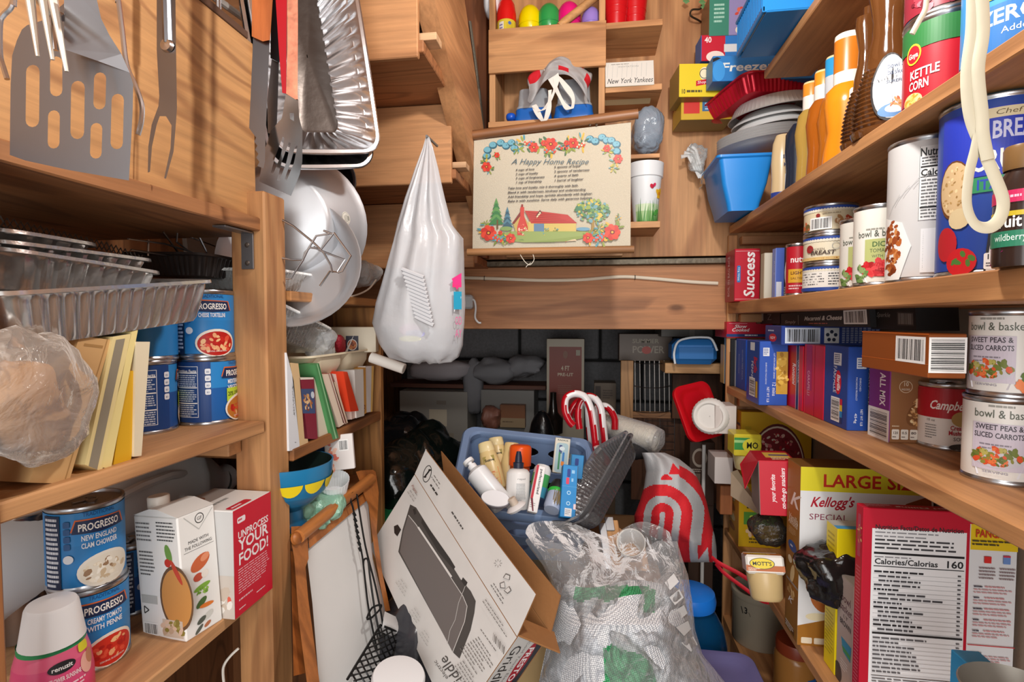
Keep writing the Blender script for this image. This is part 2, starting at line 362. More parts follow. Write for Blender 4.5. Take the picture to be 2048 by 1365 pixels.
# ---------------------------------------------------------------- the room
WX = wood('x'); WY = wood('y'); WZ = wood('z')
PLYZ = wood('z', 'd3a066', '9a6030', 6, .5, sc=.7); PLYV = wood('y', 'd2a060', '8e5a2c', 11, .25, sc=.8)
DKX = wood('x', 'a86c38', '6e4020', 6, .5); DKY = wood('y', 'b07840', '6e4422', 6, .5); DKZ = wood('z', 'a5713c', '6a4020', 7, .6)
def bx(name, lo, hi, m, c=.0015, parent=None, X=None): return G().box(lo, hi, m, c, X).obj(name, parent)
struct(G().box((-1.1, -1.3, -.06), (1.1, 2.9, 0), mat('57504a', .8, bump=.3)), 'floor')
struct(G().box((-1.1, -1.3, 2.75), (1.1, 2.9, 2.8), wood('x', 'b58250', '7a4c26')), 'ceiling')
struct(G().box((-1.06, -.35, 0), (-.98, 2.7, 2.75), wood('z', '9a6a3a', '5f3a1c', 7, .6)), 'wall_left')
struct(G().box((.66, -.35, 0), (.74, 2.7, 1.68), mat('938574', .8, bump=.15, bs=120)), 'wall_right')
struct(G().box((.655, -.35, 1.68), (.74, 2.7, 2.75), wood('y', '9c6a34', '5f3c18', 6, .4)), 'trim_1')
# concrete block wall seen through the gap under the beam
wb = struct(G().box((-1.06, 2.64, 0), (.74, 2.75, 2.75), mat('2c2b2a', .9)), 'wall_back')
blk = mat('7c7c7e', .85, bump=.5, bs=90, var=.12)
gb = G().box((-.193, -.02, -.093), (.193, .02, .093), blk, .006); bm0 = None
for rr_ in range(8):
    for cc in range(5):
        x = -.95+cc*.4+(.2 if rr_ % 2 else 0); z = .1+rr_*.2
        if x > .7: continue
        if bm0 is None: b_ = gb.obj('concrete_block', wb); bm0 = b_
        else: b_ = bm0.copy(); COL.objects.link(b_); b_.parent = wb
        b_.location = (x, 2.632, z)
# plywood rear wall, ledge and beam
struct(G().box((-.46, 1.72, 1.6), (.66, 1.74, 2.75), PLYZ, .001), 'wall_rear')
struct(G().box((-.62, 1.70, 1.575), (.42, 1.76, 1.592), mat('6a6152', .5, .4, bump=.5, bs=60, var=.3)), 'trim_2')
struct(G().box((-.62, 1.72, 1.37), (.43, 1.76, 1.574), wood('x', 'c48a54', '84522a', 4, 1.1), .002), 'trim_3')
struct(G().box((.425, 1.712, 0), (.66, 1.74, 1.6), wood('z', 'b98650', '7c4e26', 6, .5), .001), 'trim_4')
struct(G().box((-.415, 1.67, 1.6), (-.33, 1.71, 2.75), wood('z', 'a4683a', '6d3f20', 4, .8), .002), 'trim_5')
struct(G().tube([(-.38, 1.655, 2.34), (-.35, 1.655, 2.12), (-.335, 1.655, 1.98)], .0045, mat('8d8677', .6, .3, bump=.6, bs=200), 6), 'trim_6')
# ---------------------------------------------------------------- underside of the stairs
st = root('staircase', T(-.7, 1.3, 1.4), 'open wooden staircase seen from underneath with bare risers and treads', 'stairs')
def part(g, name, par, inv=True):
    o = g.obj(name, par); 
    if inv: o.location = -par.location
    return o
RW = wood('x', 'd09a62', '966032', 3, .7); TW = wood('x', 'b57a46', '7a4a24', 9, .4)
for i in range(-1, 4):
    y0 = 1.035+.255*i; z0 = 1.94-.185*i
    part(G().box((-.975, y0+.006, z0), (-.335, y0+.262, z0+.024), TW, .002), 'tread', st)
    part(G().box((-.975, y0, z0+.026 if 0 else z0-.012), (-.345, y0+.014, z0+.183), RW, .002), 'riser', st)
    part(G().box((-.355, y0+.02, z0+.03), (-.312, y0+.06, z0+.045), wood('x', 'ddb888', 'a87c4c'), .001), 'wedge', st)
g = G(); pr = [(.72, 2.26), (1.7, 1.612), (1.7, 1.80), (.98, 2.52), (.72, 2.6)]
X_ = M(((0, 0, 1, 0), (1, 0, 0, 0), (0, 1, 0, 0), (0, 0, 0, 1)))
g.prism(pr, -.355, -.313, wood('y', 'd5a066', '9a6838', 3, .6), X_)
part(g, 'stringer', st)
bx('filler', (0, 0, 0), (0, 0, 0), WX) if 0 else None
# ---------------------------------------------------------------- left shelf unit
LU = root('shelf_unit', T(-.56, .84, 0), 'rough pine shelf unit with plywood face panel on the left wall', 'shelving')
MIDZ = 1.23; LOWZ = .944; TOPZ = 1.57
part(G().box((-.975, .30, MIDZ-.02), (-.54, .806, MIDZ), wood('y', 'd2a066', '9a6434', 5, .5), .002), 'shelf', LU)
part(G().box((-.975, .30, LOWZ-.02), (-.55, .806, LOWZ), wood('y', 'cfa068', '9a6434', 4, .4), .002), 'shelf', LU)
part(G().box((-.975, .0, TOPZ-.022), (-.545, .862, TOPZ), wood('y', 'a87440', '6e4622', 8, .4), .002), 'shelf', LU)
part(G().box((-.60, .811, 0), (-.537, .872, 1.615), wood('z', 'c8955a', '966030', 5, .8), .003), 'post', LU)
part(G().box((-.60, .36, 0), (-.537, .405, 1.57), wood('z', 'a8703a', '744620', 5, .5), .003), 'post', LU)
part(G().box((-.582, -.1, TOPZ+.001), (-.568, .835, 1.868), PLYV, .001), 'plywood_panel', LU)
part(G().box((-.60, -.1, 1.868), (-.566, .82, 1.88), wood('y', '5b3c20', '3a2412'), .001), 'panel_cap', LU)
part(G().box((-.966, .30, LOWZ-.06), (-.606, .80, LOWZ-.021) if 0 else (-.95, .80, LOWZ-.021), DKY, .002), 'cleat', LU)
part(G().box((-.9, .775, MIDZ-.055), (-.585, .808, MIDZ-.021), WX, .002), 'cleat', LU)
part(G().box((-.9, .775, LOWZ-.055), (-.60, .808, LOWZ-.021), WX, .002), 'cleat', LU)
part(G().box((-.976, -.1, LOWZ-.9), (-.966, 1.3, TOPZ-.03), wood('z', '8f5f34', '5a381c', 7, .6), .001), 'back_board', LU)
# metal corner bracket under the top shelf
br = G(); bm_ = mat('8f8f92', .4, .9)
br.box((-.578, .807, TOPZ-.085), (-.556, .810, TOPZ-.024), bm_, .0006); br.box((-.578, .74, TOPZ-.0265), (-.556, .81, TOPZ-.0235), bm_, .0006)
brk = part(br, 'corner_bracket', LU)
for zz in (TOPZ-.075, TOPZ-.045):
    g = G(); g.lathe([(0, .0022), (.0035, .0014), (.0045, 0)], mat('5a5048', .5, .7), 10, T(-.567, .807, zz) @ RX(90)); g.obj('screw', brk)
# deeper bay of shelves beyond the post
RU = root('shelf_unit', T(-.55, 1.29, 0), 'dark wooden bookshelf bay under the stairs, beyond the near post', 'shelving')
BKZ = 1.165; RTZ = 1.452
part(G().box((-.975, .874, BKZ-.022), (-.53, 1.275, BKZ), wood('y', 'a06a34', '64401e', 7, .4), .002), 'shelf', RU)
part(G().box((-.975, .874, RTZ-.018), (-.53, 1.30, RTZ), wood('y', 'b88244', '7a5226', 7, .3), .002), 'shelf', RU)
part(G().box((-.66, 1.277, 0), (-.53, 1.297, RTZ-.02), wood('z', 'b5803e', '6e461c', 9, .8), .002), 'end_panel', RU)
part(G().box((-.975, 1.28, 0), (-.66, 1.295, RTZ-.02), wood('z', '8a5a2c', '54341a', 9, .6), .002), 'back_board', RU)
part(G().box((-.975, .874, .978), (-.54, 1.275, .998), DKY, .002), 'shelf', RU)
# ---------------------------------------------------------------- right shelf unit
RS = root('shelf_unit', T(.44, 1.68, 0), 'long pine wall shelves packed with groceries on the right', 'shelving')
SW = wood('y', 'cf9a5c', '97622f', 5, .5); S0, S1, S2, S3, S4, S5 = 2.013, 1.687, 1.453, 1.196, .75, .47
part(G().box((.42, .30, S0-.02), (.53, 1.395, S0), SW, .002), 'shelf', RS)
part(G().box((.42, .10, S1-.022), (.655, 1.70, S1), SW, .002), 'shelf', RS)
part(G().box((.42, .10, S2-.034), (.655, 1.70, S2), SW, .002), 'shelf', RS)
part(G().box((.42, .10, S3-.022), (.655, 1.70, S3), SW, .002), 'shelf', RS)
part(G().box((.42, .10, S4-.022), (.655, 1.70, S4), SW, .002), 'shelf', RS)
part(G().box((.42, .10, S5-.022), (.655, 1.72, S5), SW, .002), 'shelf', RS)
part(G().box((.418, 1.70, 0), (.445, 1.712, 1.66), wood('z', 'cf9a5e', '97622f', 5, .6), .002), 'post', RS)
part(G().box((.445, 1.66, S4-.06), (.48, 1.70, S4+.33), wood('z', 'b5763c', '7a4c22', 5, .6), .002), 'cleat', RS)
for z in (S1, S2, S3): part(G().box((.45, 1.67, z-.06), (.65, 1.70, z-.035), WX, .002), 'cleat', RS)
# ---------------------------------------------------------------- shared builders for goods
def camrot(Pt, off=0.):                           # yaw so that local -y looks towards the aisle viewer
    return M.Rotation(atan2(Pt.y-CP.y, Pt.x-CP.x)-pi/2+radians(off), 4, 'Z')
def slab(name, label, cat, px, X, depth, cols, fn=None, group=None, sg=-1, rough=.6, mid=None):
    """an upright flat thing whose aisle-side face lies in the plane x = X; px = pixel corners BL BR TR TL of that face"""
    q = [atX(a, b, X) for a, b in px]; d = V((sg*depth, 0, 0)); O = q[0]; vs = [p-O for p in q]+[p-O+d for p in q]
    f = [(0, 1, 2, 3), (7, 6, 5, 4), (1, 0, 4, 5), (2, 1, 5, 6), (3, 2, 6, 7), (0, 3, 7, 4)]
    if sg > 0: f = [t[::-1] for t in f]
    g = G(); ks = ['f', 'k', 'b', 'r', 't', 'l']; g.add(vs, f, [mat(cols.get(k, cols['*']), rough) for k in ks])
    o = tag(g.obj(name, None, T(O)), label, cat, group)
    if fn:
        w = ((q[1]-q[0]).length+(q[2]-q[3]).length)/2; h = ((q[3]-q[0]).length+(q[2]-q[1]).length)/2; n = V((-sg, 0, 0))
        def mp(u, v, l):
            a = u/w; b = v/h; return (vs[0]*(1-a)+vs[1]*a)*(1-b)+(vs[3]*(1-a)+vs[2]*a)*b+n*EPS*l
        p = P(mp); fn(p, w, h); p.done('printed_lettering', o)
    return o
def rring(L, W, r, z, n=6): return [(x, y, z) for x, y in rrect(-L/2, -W/2, L/2, W/2, min(r, L*.49, W*.49), n)]
def dens(ring, k):                                # subdivide the straight runs of a ring
    out = []; n = len(ring)
    for i in range(n):
        a = V(ring[i]); b = V(ring[(i+1) % n]); m_ = max(1, int((b-a).length/k))
        out += [a.lerp(b, j/m_) for j in range(m_)]
    return out
def foil_tray(L, W, H, m, taper=.82, lip=.008, rib=.0022, pitch=.012, rc=.03, fl=None):
    """open ribbed pan, floor at z = 0, mouth up"""
    g = G(); k = pitch/4; top = dens(rring(L, W, rc, 0), k); n = len(top)
    def rg(s, z, amp=0., ex=0.):
        out = []
        for i, p in enumerate(top):
            c_ = V((p.x*(1-(1-s)*1.0), p.y*(1-(1-s)*1.0*L/W if 0 else s), 0)); nn = V((p.x/L, p.y/W, 0)).normalized()
            c_ = V((p.x-(L*(1-taper)/2)*(1-s)/(1-taper)*(1 if p.x > 0 else -1)*min(1, abs(p.x)/(L/2)), p.y-(L*(1-taper)/2)*(1-s)/(1-taper)*(1 if p.y > 0 else -1)*min(1, abs(p.y)/(W/2)), 0)) if taper < 1 else V(p)
            e = amp*(1 if (i % 4) in (1, 2) else -1)+ex; c_ += nn*e; out.append((c_.x, c_.y, z))
        return out
    lo = rg(taper, .001); c0 = [(p[0]*.96, p[1]*.96, 0) for p in lo]
    g.loft([[(0, 0, .0)]*n if 0 else [(p[0]*.02, p[1]*.02, 0) for p in lo], c0, lo], fl or m)
    g.loft([lo, rg(taper+.15*(1-taper), H*.12, rib), rg(taper+.85*(1-taper), H*.85, rib), rg(1, H*.97), rg(1, H, 0, lip*.2), rg(1, H, 0, lip*.8), rg(1, H+.002, 0, lip), rg(1, H-.002, 0, lip*1.1), rg(1, H-.003, 0, lip*.7)], m)
    return g
def nz(p, s, seed=0.): return NZ.noise(V(p)*s+V((seed*3.1, seed*1.7, seed)))
def blob(ctr, rad, m, amp=.25, fq=9., seed=1, nu=26, nv=18, pw=.8, flat=True):
    """crumpled bag or bundle: squarish ellipsoid with folds"""
    g = G(); rad = V(rad)
    def f(u, v):
        a = 2*pi*u; b = -pi/2+pi*v; sp = lambda t: abs(t)**pw*(1 if t > 0 else -1)
        d = V((sp(cos(b))*sp(cos(a)), sp(cos(b))*sp(sin(a)), sp(sin(b))))
        p = V((d.x*rad.x, d.y*rad.y, d.z*rad.z)); q = p*fq/ max(rad)*.12
        k = 1+amp*(NZ.noise(q*1.0+V((seed*7, seed, 0)))+.55*abs(NZ.noise(q*2.3+V((seed, 5, seed))))-.2)
        return p*k
    rings = [[f(i/nu, j/nv) for i in range(nu)] for j in range(nv+1)]
    g.loft(rings, m, True, False, False, True, T(V(ctr))); return g
KR = 'c9a06c'
# ---------------------------------------------------------------- soup cans
def soup(flav, pieces, broth, nut=False, lime=False, flip=False, seed=1):
    def fn(p):
        if nut:
            p.rect(-.062, .006, .062, .097, '17407f'); p.rect(-.058, .014, .040, .082, 'e8ecf2'); p.rect(-.0572, .0148, .0384, .0804, '1b437f')
            p.text('Nutrition Facts', -.038, .086, .005, 'f2f4f6', .036, bold=1)
            for k_ in range(3): p.bars(-.056, .083-.024*k_, .036, .02, 6, 'cfd8e6', .5, seed+k_)
            for z_ in (.0845, .061, .036): p.rect(-.0565, z_, .037, .0018, 'f2f4f6')
            for k_ in range(4): p.rr(-.008, .05+.011*k_, .008, .009, .002, 'e6ebf2'); p.text('80'[:2], -.004, .0525+.011*k_, .003, '17407f')
        x0 = .0 if not nut else .046
        p.text('TRADITIONAL', x0, .0965, .0052, '174a86', .036)
        p.poly([(x0-.031, .078), (x0-.026, .0935), (x0+.027, .0915), (x0+.032, .0765), (x0+.0, .0745)], 'd9692c')
        p.poly([(x0-.03, .0755), (x0-.025, .0915), (x0+.025, .0905), (x0+.03, .0755), (x0, .0735)], '172a52')
        p.text('PROGRESSO', x0, .0782, .0094, 'f6f4ee', .046, bold=1)
        for i, t in enumerate(flav): p.text(t, x0, .0655-.0098*i, .0068, 'eef4fa', .04, bold=1)
        if lime: p.rect(x0-.022, .036, .03, .022, 'b6d438'); p.text('20% OFF', x0-.007, .045, .007, '20301a', .026, bold=1)
        cx, cz = (x0+.006, .024)
        p.ell(cx, cz, .0315, .0225, 'e9e4d8', 26); p.ell(cx, cz-.001, .0285, .0195, broth, 26); p.blobs(cx, cz-.001, .024, .015, 34, pieces, .0042, seed)
        p.text('SERVING SUGGESTION', cx, .0095, .0024, 'f2f0e8', .03)
        if not nut:
            p.rect(-.064, .006, .022, .094, '14284a'); p.bars(-.0625, .098, .019, .09, 15, 'd8dee8', .55, seed)
            for k_ in range(4): p.rr(-.038, .056+.0095*k_, .007, .008, .0015, '23568f')
            p.ell(-.0335, .044, .0055, .0055, 'dfe6ee')
    return fn
TOM = ['c8281e', 'e0523a', 'e8a878', 'b01c18', 'f0c08a']; CLM = ['f2ead8', 'cdb898', 'e4d8c0', '9a7a5c', 'f6f2e6']
def soupcan(cx, label, flav, pcs, br_, nut=False, lime=False, off=0., seed=1, col='2a80c4'):
    return can('soup_can', label, T(cx) @ camrot(cx, off), .043, .109, col, soup(flav, pcs, br_, nut, lime, seed=seed), 'soup cans on the left shelves', bands=((.02, col), (.06, '2b86cc')))
a = atZ(417, 843, MIDZ); b = atZ(291, 862, MIDZ); b.x = min(b.x, a.x)
soupcan(a, 'blue soup can with lime green panel, lower one beside the near post', ['MEDITERRANEAN', 'VEGETABLE'], TOM, 'b8752c', True, True, 6, 2, '1f5fa8')
soupcan(a+V((0, -.002, .1092)), 'blue soup can with red tomato bowl, upper one beside the near post', ['CHEESE TORTELLINI'], TOM, 'b81e16', False, False, 14, 3)
soupcan(b, 'blue soup can turned to its nutrition panel, behind the pale folder', ['GARDEN'], CLM, 'c09050', True, True, 45, 4, '1c4f96')
soupcan(b+V((0, .004, .1092)), 'blue soup can half hidden beneath the large foil tray', ['TOMATO'], TOM, 'c02418', False, False, -62, 5)
c = atZ(184, 1316, LOWZ)
soupcan(c, 'blue tomato soup can at the bottom of the near stack', ['CREAMY TOMATO', 'WITH PENNE'], TOM, 'cc3020', False, False, 22, 6)
soupcan(c+V((-.003, .0, .1092)), 'blue clam chowder can on top of the near stack', ['NEW ENGLAND', 'CLAM CHOWDER'], CLM, 'e6dfcf', False, False, 20, 7)
d = c+V((-.06, .125, 0)); soupcan(d, 'blue soup can standing behind the near two-can stack', ['CHICKEN', 'NOODLE'], CLM, 'd8b070', False, False, 60, 8, '1f5fa8')
# dark steel canister at the far left
q = atZ(50, 1262, LOWZ)
o = root('steel_canister', T(q) @ camrot(q), 'dark reflective steel canister standing left of the stacked soup cans', 'canister')
g = G(); g.lathe([(0, .003), (.047, .003), (.047, .175), (.049, .178), (.049, .181), (.046, .181), (.045, .17), (.045, .01), (0, .01)], mat('8d8078', .25, 1., bump=.1, bs=12), 32); g.obj('body', o)
p = P(cyl(.047), True); p.ell(.012, .03, .014, .018, 'b9cede'); p.rect(.0, .034, .022, .006, '3f82b4'); p.done('sticker', o)
# cone air freshener
q = atZ(108, 1400, LOWZ)
o = root('air_freshener', T(q) @ camrot(q, 10), 'cone air freshener with white cap and pink printed base', 'air freshener')
g = G(); g.lathe([(0, 0), (.037, 0), (.0395, .004), (.039, .03), (.036, .055), (.032, .07)], [mat('f3c4c8', .3), mat('f3c4c8', .3), mat('e8487c', .3), mat('e05484', .3), mat('e8688c', .3)], 32); g.obj('base', o)
g = G(); g.lathe([(.0322, .068), (.0322, .077)], mat('2f9a62', .35), 32); g.obj('green_band', o)
g = G(); g.lathe([(.0318, .077), (.031, .08), (.0255, .118), (.0235, .122), (0, .127)], mat('f4f5f6', .35), 32, M.Rotation(radians(3), 4, 'X')); g.obj('cap', o)
p = P(lambda u, v, l: ((.0397-(max(v, .03)-.03)*.14+EPS*l)*sin(u/.037), -(.0397-(max(v, .03)-.03)*.14+EPS*l)*cos(u/.037), v), True)
p.ell(.002, .054, .0135, .0065, '26262a', 20); p.text('renuzit', .002, .0515, .005, 'f2f2f2', .02, bold=1)
p.text('SUNFLOWER SUNSHINE', .002, .039, .005, 'fbe9ee', .036, bold=1); p.bars(-.02, .034, .044, .018, 4, 'f8d5df', .45, 2)
p.ell(.028, .045, .008, .012, 'f0b8a8'); p.ell(.034, .05, .006, .009, 'c88a6a'); p.rr(.02, .06, .014, .011, .003, 'e4dc34'); p.ell(-.03, .02, .01, .008, 'f6dfe4'); p.done('printed_lettering', o)
# broth carton
A = atZ(373, 1287, LOWZ); B = atZ(446, 1240, LOWZ); mw = up_frame(A, B) @ M.Rotation(radians(-4), 4, 'X'); w_ = (B-A).length; h_ = .2; d_ = .086
g = G(); wt = mat('e9e8e4', .3); g.box((0, 0, 0), (w_, d_, h_-.022), wt, .002)
g.add([(0, 0, h_-.022), (w_, 0, h_-.022), (w_, d_, h_-.022), (0, d_, h_-.022), (.0, d_*.45, h_-.012), (w_, d_*.45, h_-.012), (0, d_*.62, h_-.012), (w_, d_*.62, h_-.012)], [(0, 1, 5, 4), (3, 7 - 1, 7, 2) if 0 else (2, 3, 6, 7), (4, 5, 7, 6), (1, 2, 7, 5), (3, 0, 4, 6)], wt)
o = tag(g.obj('broth_carton', None, mw), 'white broth carton with screw cap and vegetable pictures, beside the soup cans', 'carton')
g = G(); g.lathe([(.0145, 0), (.0145, .014), (.013, .016), (0, .016)], mat('e6e0d6', .35), 24, T(w_*.4, d_*.76, h_-.016)); g.obj('screw_cap', o)
p = P(face('front', w_, d_, h_)); W2 = w_/2
p.ring(W2+.004, h_-.034, .0075, .0012, '2a2a2a'); p.text('GF', W2+.004, h_-.0365, .005, '2a2a2a')
p.line(.01, h_-.026, W2+.002, h_-.05, .0012, 'b8b8b4'); p.line(W2+.002, h_-.05, w_-.004, h_-.026, .0012, 'b8b8b4')
p.text('MADE WITH', W2, h_-.066, .0048, '3a3a3a', w_*.55); p.text('THE FOLLOWING:', W2, h_-.0735, .0048, '3a3a3a', w_*.75); p.rect(w_*.1, h_-.077, w_*.8, .0006, '777777')
p.ell(W2, .102, .017, .010, 'c8643a', 20, 0, 25); p.ell(W2+.008, .107, .008, .005, 'e0906a', 14, 0, 25); p.ell(W2-.005, .082, .008, .006, 'c0523a', 14); p.ell(W2+.006, .083, .006, .006, 'ece4da', 14)
p.ell(W2, .066, .014, .004, '7fae3c', 14, 0, 8); p.blobs(W2, .06, .009, .005, 12, ['6f9e34', '93bf4c'], .003, 3); p.ell(W2-.003, .044, .01, .005, '4a6a34', 14, 0, 30); p.ell(W2+.005, .037, .012, .0032, 'dd7a2e', 14, 0, -6)
p.ell(W2+.006, .021, .009, .005, 'cfcfc8', 14, 0, 20); p.ell(W2-.005, .019, .008, .004, '55594f', 14, 0, 20); p.ell(W2-.01, .008, .008, .003, '5a5e54', 14, 0, 35); p.ell(W2+.004, .009, .006, .003, 'b5714e', 14, 0, 20); p.done('front_print', o)
p = P(face('left', w_, d_, h_)); D = d_
p.ell(D*.86, .062, D*.37, .047, '6b5038', 30); p.ell(D*.86, .062, D*.33, .042, 'c98f4e', 30); p.rect(D*.5, .005, D*.45, .025, 'cdbfae'); p.blobs(D*.72, .018, D*.22, .012, 18, ['8c7f3c', 'a39a58', 'd8bda6', 'c0a890'], .006, 4)
p.ell(D*.75, .125, .006, .014, '6f9a4a', 14, 0, 15); p.ell(D*.72, .112, .006, .006, 'c03a28'); p.ell(D*.9, .1, .004, .02, 'c04a34', 14, 0, 30)
p.bars(D*.52, .172, D*.42, .03, 6, '555555', .4, 3); p.bars(D*.05, .17, D*.36, .03, 5, '777777', .4, 4); p.bars(D*.08, .128, D*.34, .038, 7, '666666', .4, 5); p.rect(D*.06, .05, D*.36, .012, 'b9b9b4'); p.code(D*.06, .004, D*.34, .018)
for k_ in range(3): p.line(D*.14+.006*cos(k_*2.1), .04+.006*sin(k_*2.1), D*.14+.006*cos(k_*2.1+2.1), .04+.006*sin(k_*2.1+2.1), .0016, '3a3a3a')
p.done('side_print', o)
# red and white meal box
A = atZ(470, 1240, LOWZ); B = atX(557, 1181, A.x); B.y = min(B.y, .806); mw = up_frame(A, B); w_ = B.y-A.y; h_ = zat(1024, A)-LOWZ; d_ = .105
def red_front(p):
    p.rect(0, 0, w_, h_, 'cf1530'); p.rr(w_*.1, h_*.86, w_*.2, h_*.055, .003, 'f5eef0'); p.text('meal kit'[:8], w_*.2, h_*.875, .004, 'cf1530', w_*.16) if 0 else p.bars(w_*.12, h_*.905, w_*.16, h_*.03, 1, 'cf1530', .6)
    p.text('UNPROCESS', w_*.51, h_*.715, .0115, 'f7f1f2', w_*.8, bold=1); p.text('YOUR', w_*.51, h_*.6, .018, 'f7f1f2', w_*.77, bold=1); p.text('FOOD!', w_*.51, h_*.47, .018, 'f7f1f2', w_*.8, bold=1)
    p.bars(w_*.1, h_*.44, w_*.82, h_*.24, 10, 'eebfc6', .35, 5); p.bars(w_*.1, h_*.16, w_*.5, h_*.03, 1, 'eebfc6', .5, 7); p.bars(w_*.1, h_*.07, w_*.25, h_*.02, 1, 'f4dde0', .5, 8); p.bars(w_*.55, h_*.1, w_*.36, h_*.02, 1, 'f4dde0', .5, 8)
def red_top(p):
    p.rect(0, d_*.6, w_, d_*.4, '9a8f88'); p.ell(w_*.3, d_*.85, w_*.22, d_*.12, '7a4f38', 16); p.bars(w_*.2, d_*.52, w_*.6, d_*.1, 1, '9a9a98', .6); p.rr(w_*.06, d_*.04, w_*.5, d_*.13, .004, 'c91a34'); p.bars(w_*.12, d_*.13, w_*.38, d_*.06, 1, 'f0dfe2', .6)
def red_left(p):
    p.rect(0, 0, d_, h_*.4, 'c8beb4'); p.blobs(d_*.6, h_*.16, d_*.35, h_*.14, 30, ['d8d0c6', 'c4b4a4', 'b39f8e', 'd6604a', 'e6e0d8'], .009, 3)
carton('meal_box', 'red meal box with big white lettering, at the shelf edge against the post', 'box', mw, w_, d_, h_, {'*': 'eae9e6', 'x-': 'c9c8c6'}, [('front', red_front), ('top', red_top), ('left', red_left)])
# grey plastic jug lying at the back
g = G(); pth = spl([(-.86, .36, 1.03), (-.85, .6, 1.06), (-.83, .84, 1.075), (-.82, .93, 1.07), (-.80, 1.03, 1.05)], 6); n_ = len(pth); GP = mat('d8d6d4', .35, bump=.02)
def rr2(t): return .1*(.86+.2*t if t < .72 else max(.3, 1-(t-.72)*3.0))
g.tube(pth, rr2, GP, 20); o = tag(g.obj('plastic_jug', None), 'large grey plastic jug lying behind the soup cans and cartons', 'jug'); 
g = G(); g.tube([(-.75, .7, 1.11), (-.735, .76, 1.125), (-.735, .82, 1.125), (-.75, .88, 1.11)], .008, GP, 8); g.obj('handle', o)
g = G(); g.lathe([(.03, 0), (.03, .02), (0, .022)], GP, 18, T(-.80, 1.03, 1.05) @ RX(-90)); g.obj('neck', o)
# loose white cord under the low shelf
g = G(); g.tube(spl([atY(477, 1298, .80), atY(462, 1312, .795), atY(449, 1330, .79), atY(446, 1350, .79), atY(452, 1400, .795)], 6), .0022, mat('e9e4da', .5), 6); tag(g.obj('cord'), 'thin white cord hanging below the low left shelf', 'cord')
# ---------------------------------------------------------------- mid shelf: paper goods
XP = -.553
def fold_fn(p, w, h): p.rect(w*.2, 0, w*.5, h*.97, '8f8674')
slab('paper_bag', 'flat brown paper bag leaning at the left of the folders', 'paper bag', [(58, 966), (137, 968), (222, 680), (160, 672)], XP, .20, {'*': KR, 'r': 'b98f5c'}, lambda p, w, h: (p.rect(w*.86, 0, w*.03, h, 'a67f4e'), p.rect(w*.2, h*.93, w*.6, h*.02, 'a67f4e')))
slab('paper_bag', 'darker brown paper bag squeezed behind the plastic wrapped bag', 'paper bag', [(30, 952), (84, 958), (166, 676), (120, 690)], XP-.03, .2, {'*': 'a9743e'})
slab('file_folder', 'cream file folder stuffed with grey paper on the middle shelf', 'folder', [(170, 930), (204, 944), (262, 668), (226, 674)], XP+.003, .19, {'*': 'e2cf94', 't': '8f8674'}, fold_fn)
slab('file_folder', 'pale yellow folder beside the mustard envelope', 'folder', [(201, 935), (222, 938), (276, 660), (264, 664)], XP+.003, .19, {'*': 'e6d490'})
slab('envelope', 'mustard yellow padded envelope on the middle shelf', 'envelope', [(226, 936), (262, 920), (284, 742), (254, 742)], XP+.001, .19, {'*': 'd6a51e'})
slab('file_folder', 'ivory folder touching the lower left soup can', 'folder', [(268, 914), (283, 912), (300, 684), (272, 684)], XP+.004, .17, {'*': 'dfd2b4'})
# plastic wrapped bag at the far left
g = blob(atX(78, 800, -.535), (.026, .058, .062), film('f4efe8', .92, .08, 1., 22), .3, 10, 3); o = tag(g.obj('plastic_bag'), 'clear crinkled plastic bag of brown paper at the left end of the middle shelf', 'bag')
g = blob(atX(50, 815, -.548), (.014, .04, .048), mat('b98a58', .7, bump=.5, bs=30), .4, 9, 5); g.obj('brown_filling', o)
# ---------------------------------------------------------------- foil trays between the shelves
FO = mat('dcd8d4', .2, .88, bump=.2, bs=26); FO2 = mat('cfcdcb', .24, .85, bump=.4, bs=40)
def tray(name, label, Pm, L, W, H, m, group=None, **kw):
    o = root(name, Pm, label, 'foil tray', group); foil_tray(L, W, H, m, **kw).obj('pan', o); return o
P1 = atX(434, 562, -.535); P2 = atX(2, 588, -.535); L_ = (P1-P2).length; ex = (P1-P2).normalized(); ey = V((-1, 0, .02))
tm = fr(P2+ex*L_*.5+ey*.115-V((0, 0, .056)), ex, ex.cross(ey).cross(ex), ex.cross(ey)); tray('foil_tray', 'large shiny foil roasting tray sticking out over the folders', tm, L_, .23, .056, FO, 'foil trays on the upper left shelf', taper=.9, pitch=.017, rc=.028, lip=.007)
for i, (pa, pb, lb, H_) in enumerate([((322, 547), (0, 497), 'crimped foil tray directly above the large roasting tray', .042), ((308, 522), (-4, 482), 'second crimped foil tray in the stack under the board', .03), ((200, 492), (-8, 458), 'topmost flat foil tray in the stack, folded at the end', .02)]):
    XX = -.60-.012*i; P1 = atX(*pa, XX); P2 = atX(*pb, XX); L_ = (P1-P2).length; ex = (P1-P2).normalized(); ey = V((-1, 0, .05))
    tm = fr(P2+ex*L_*.5+ey*.12-V((0, 0, H_)), ex, ex.cross(ey).cross(ex), ex.cross(ey)); tray('foil_tray', lb, tm, L_, .24, H_, FO2, 'foil trays on the upper left shelf', taper=.88, pitch=.02, rc=.03, lip=.008, rib=.003)
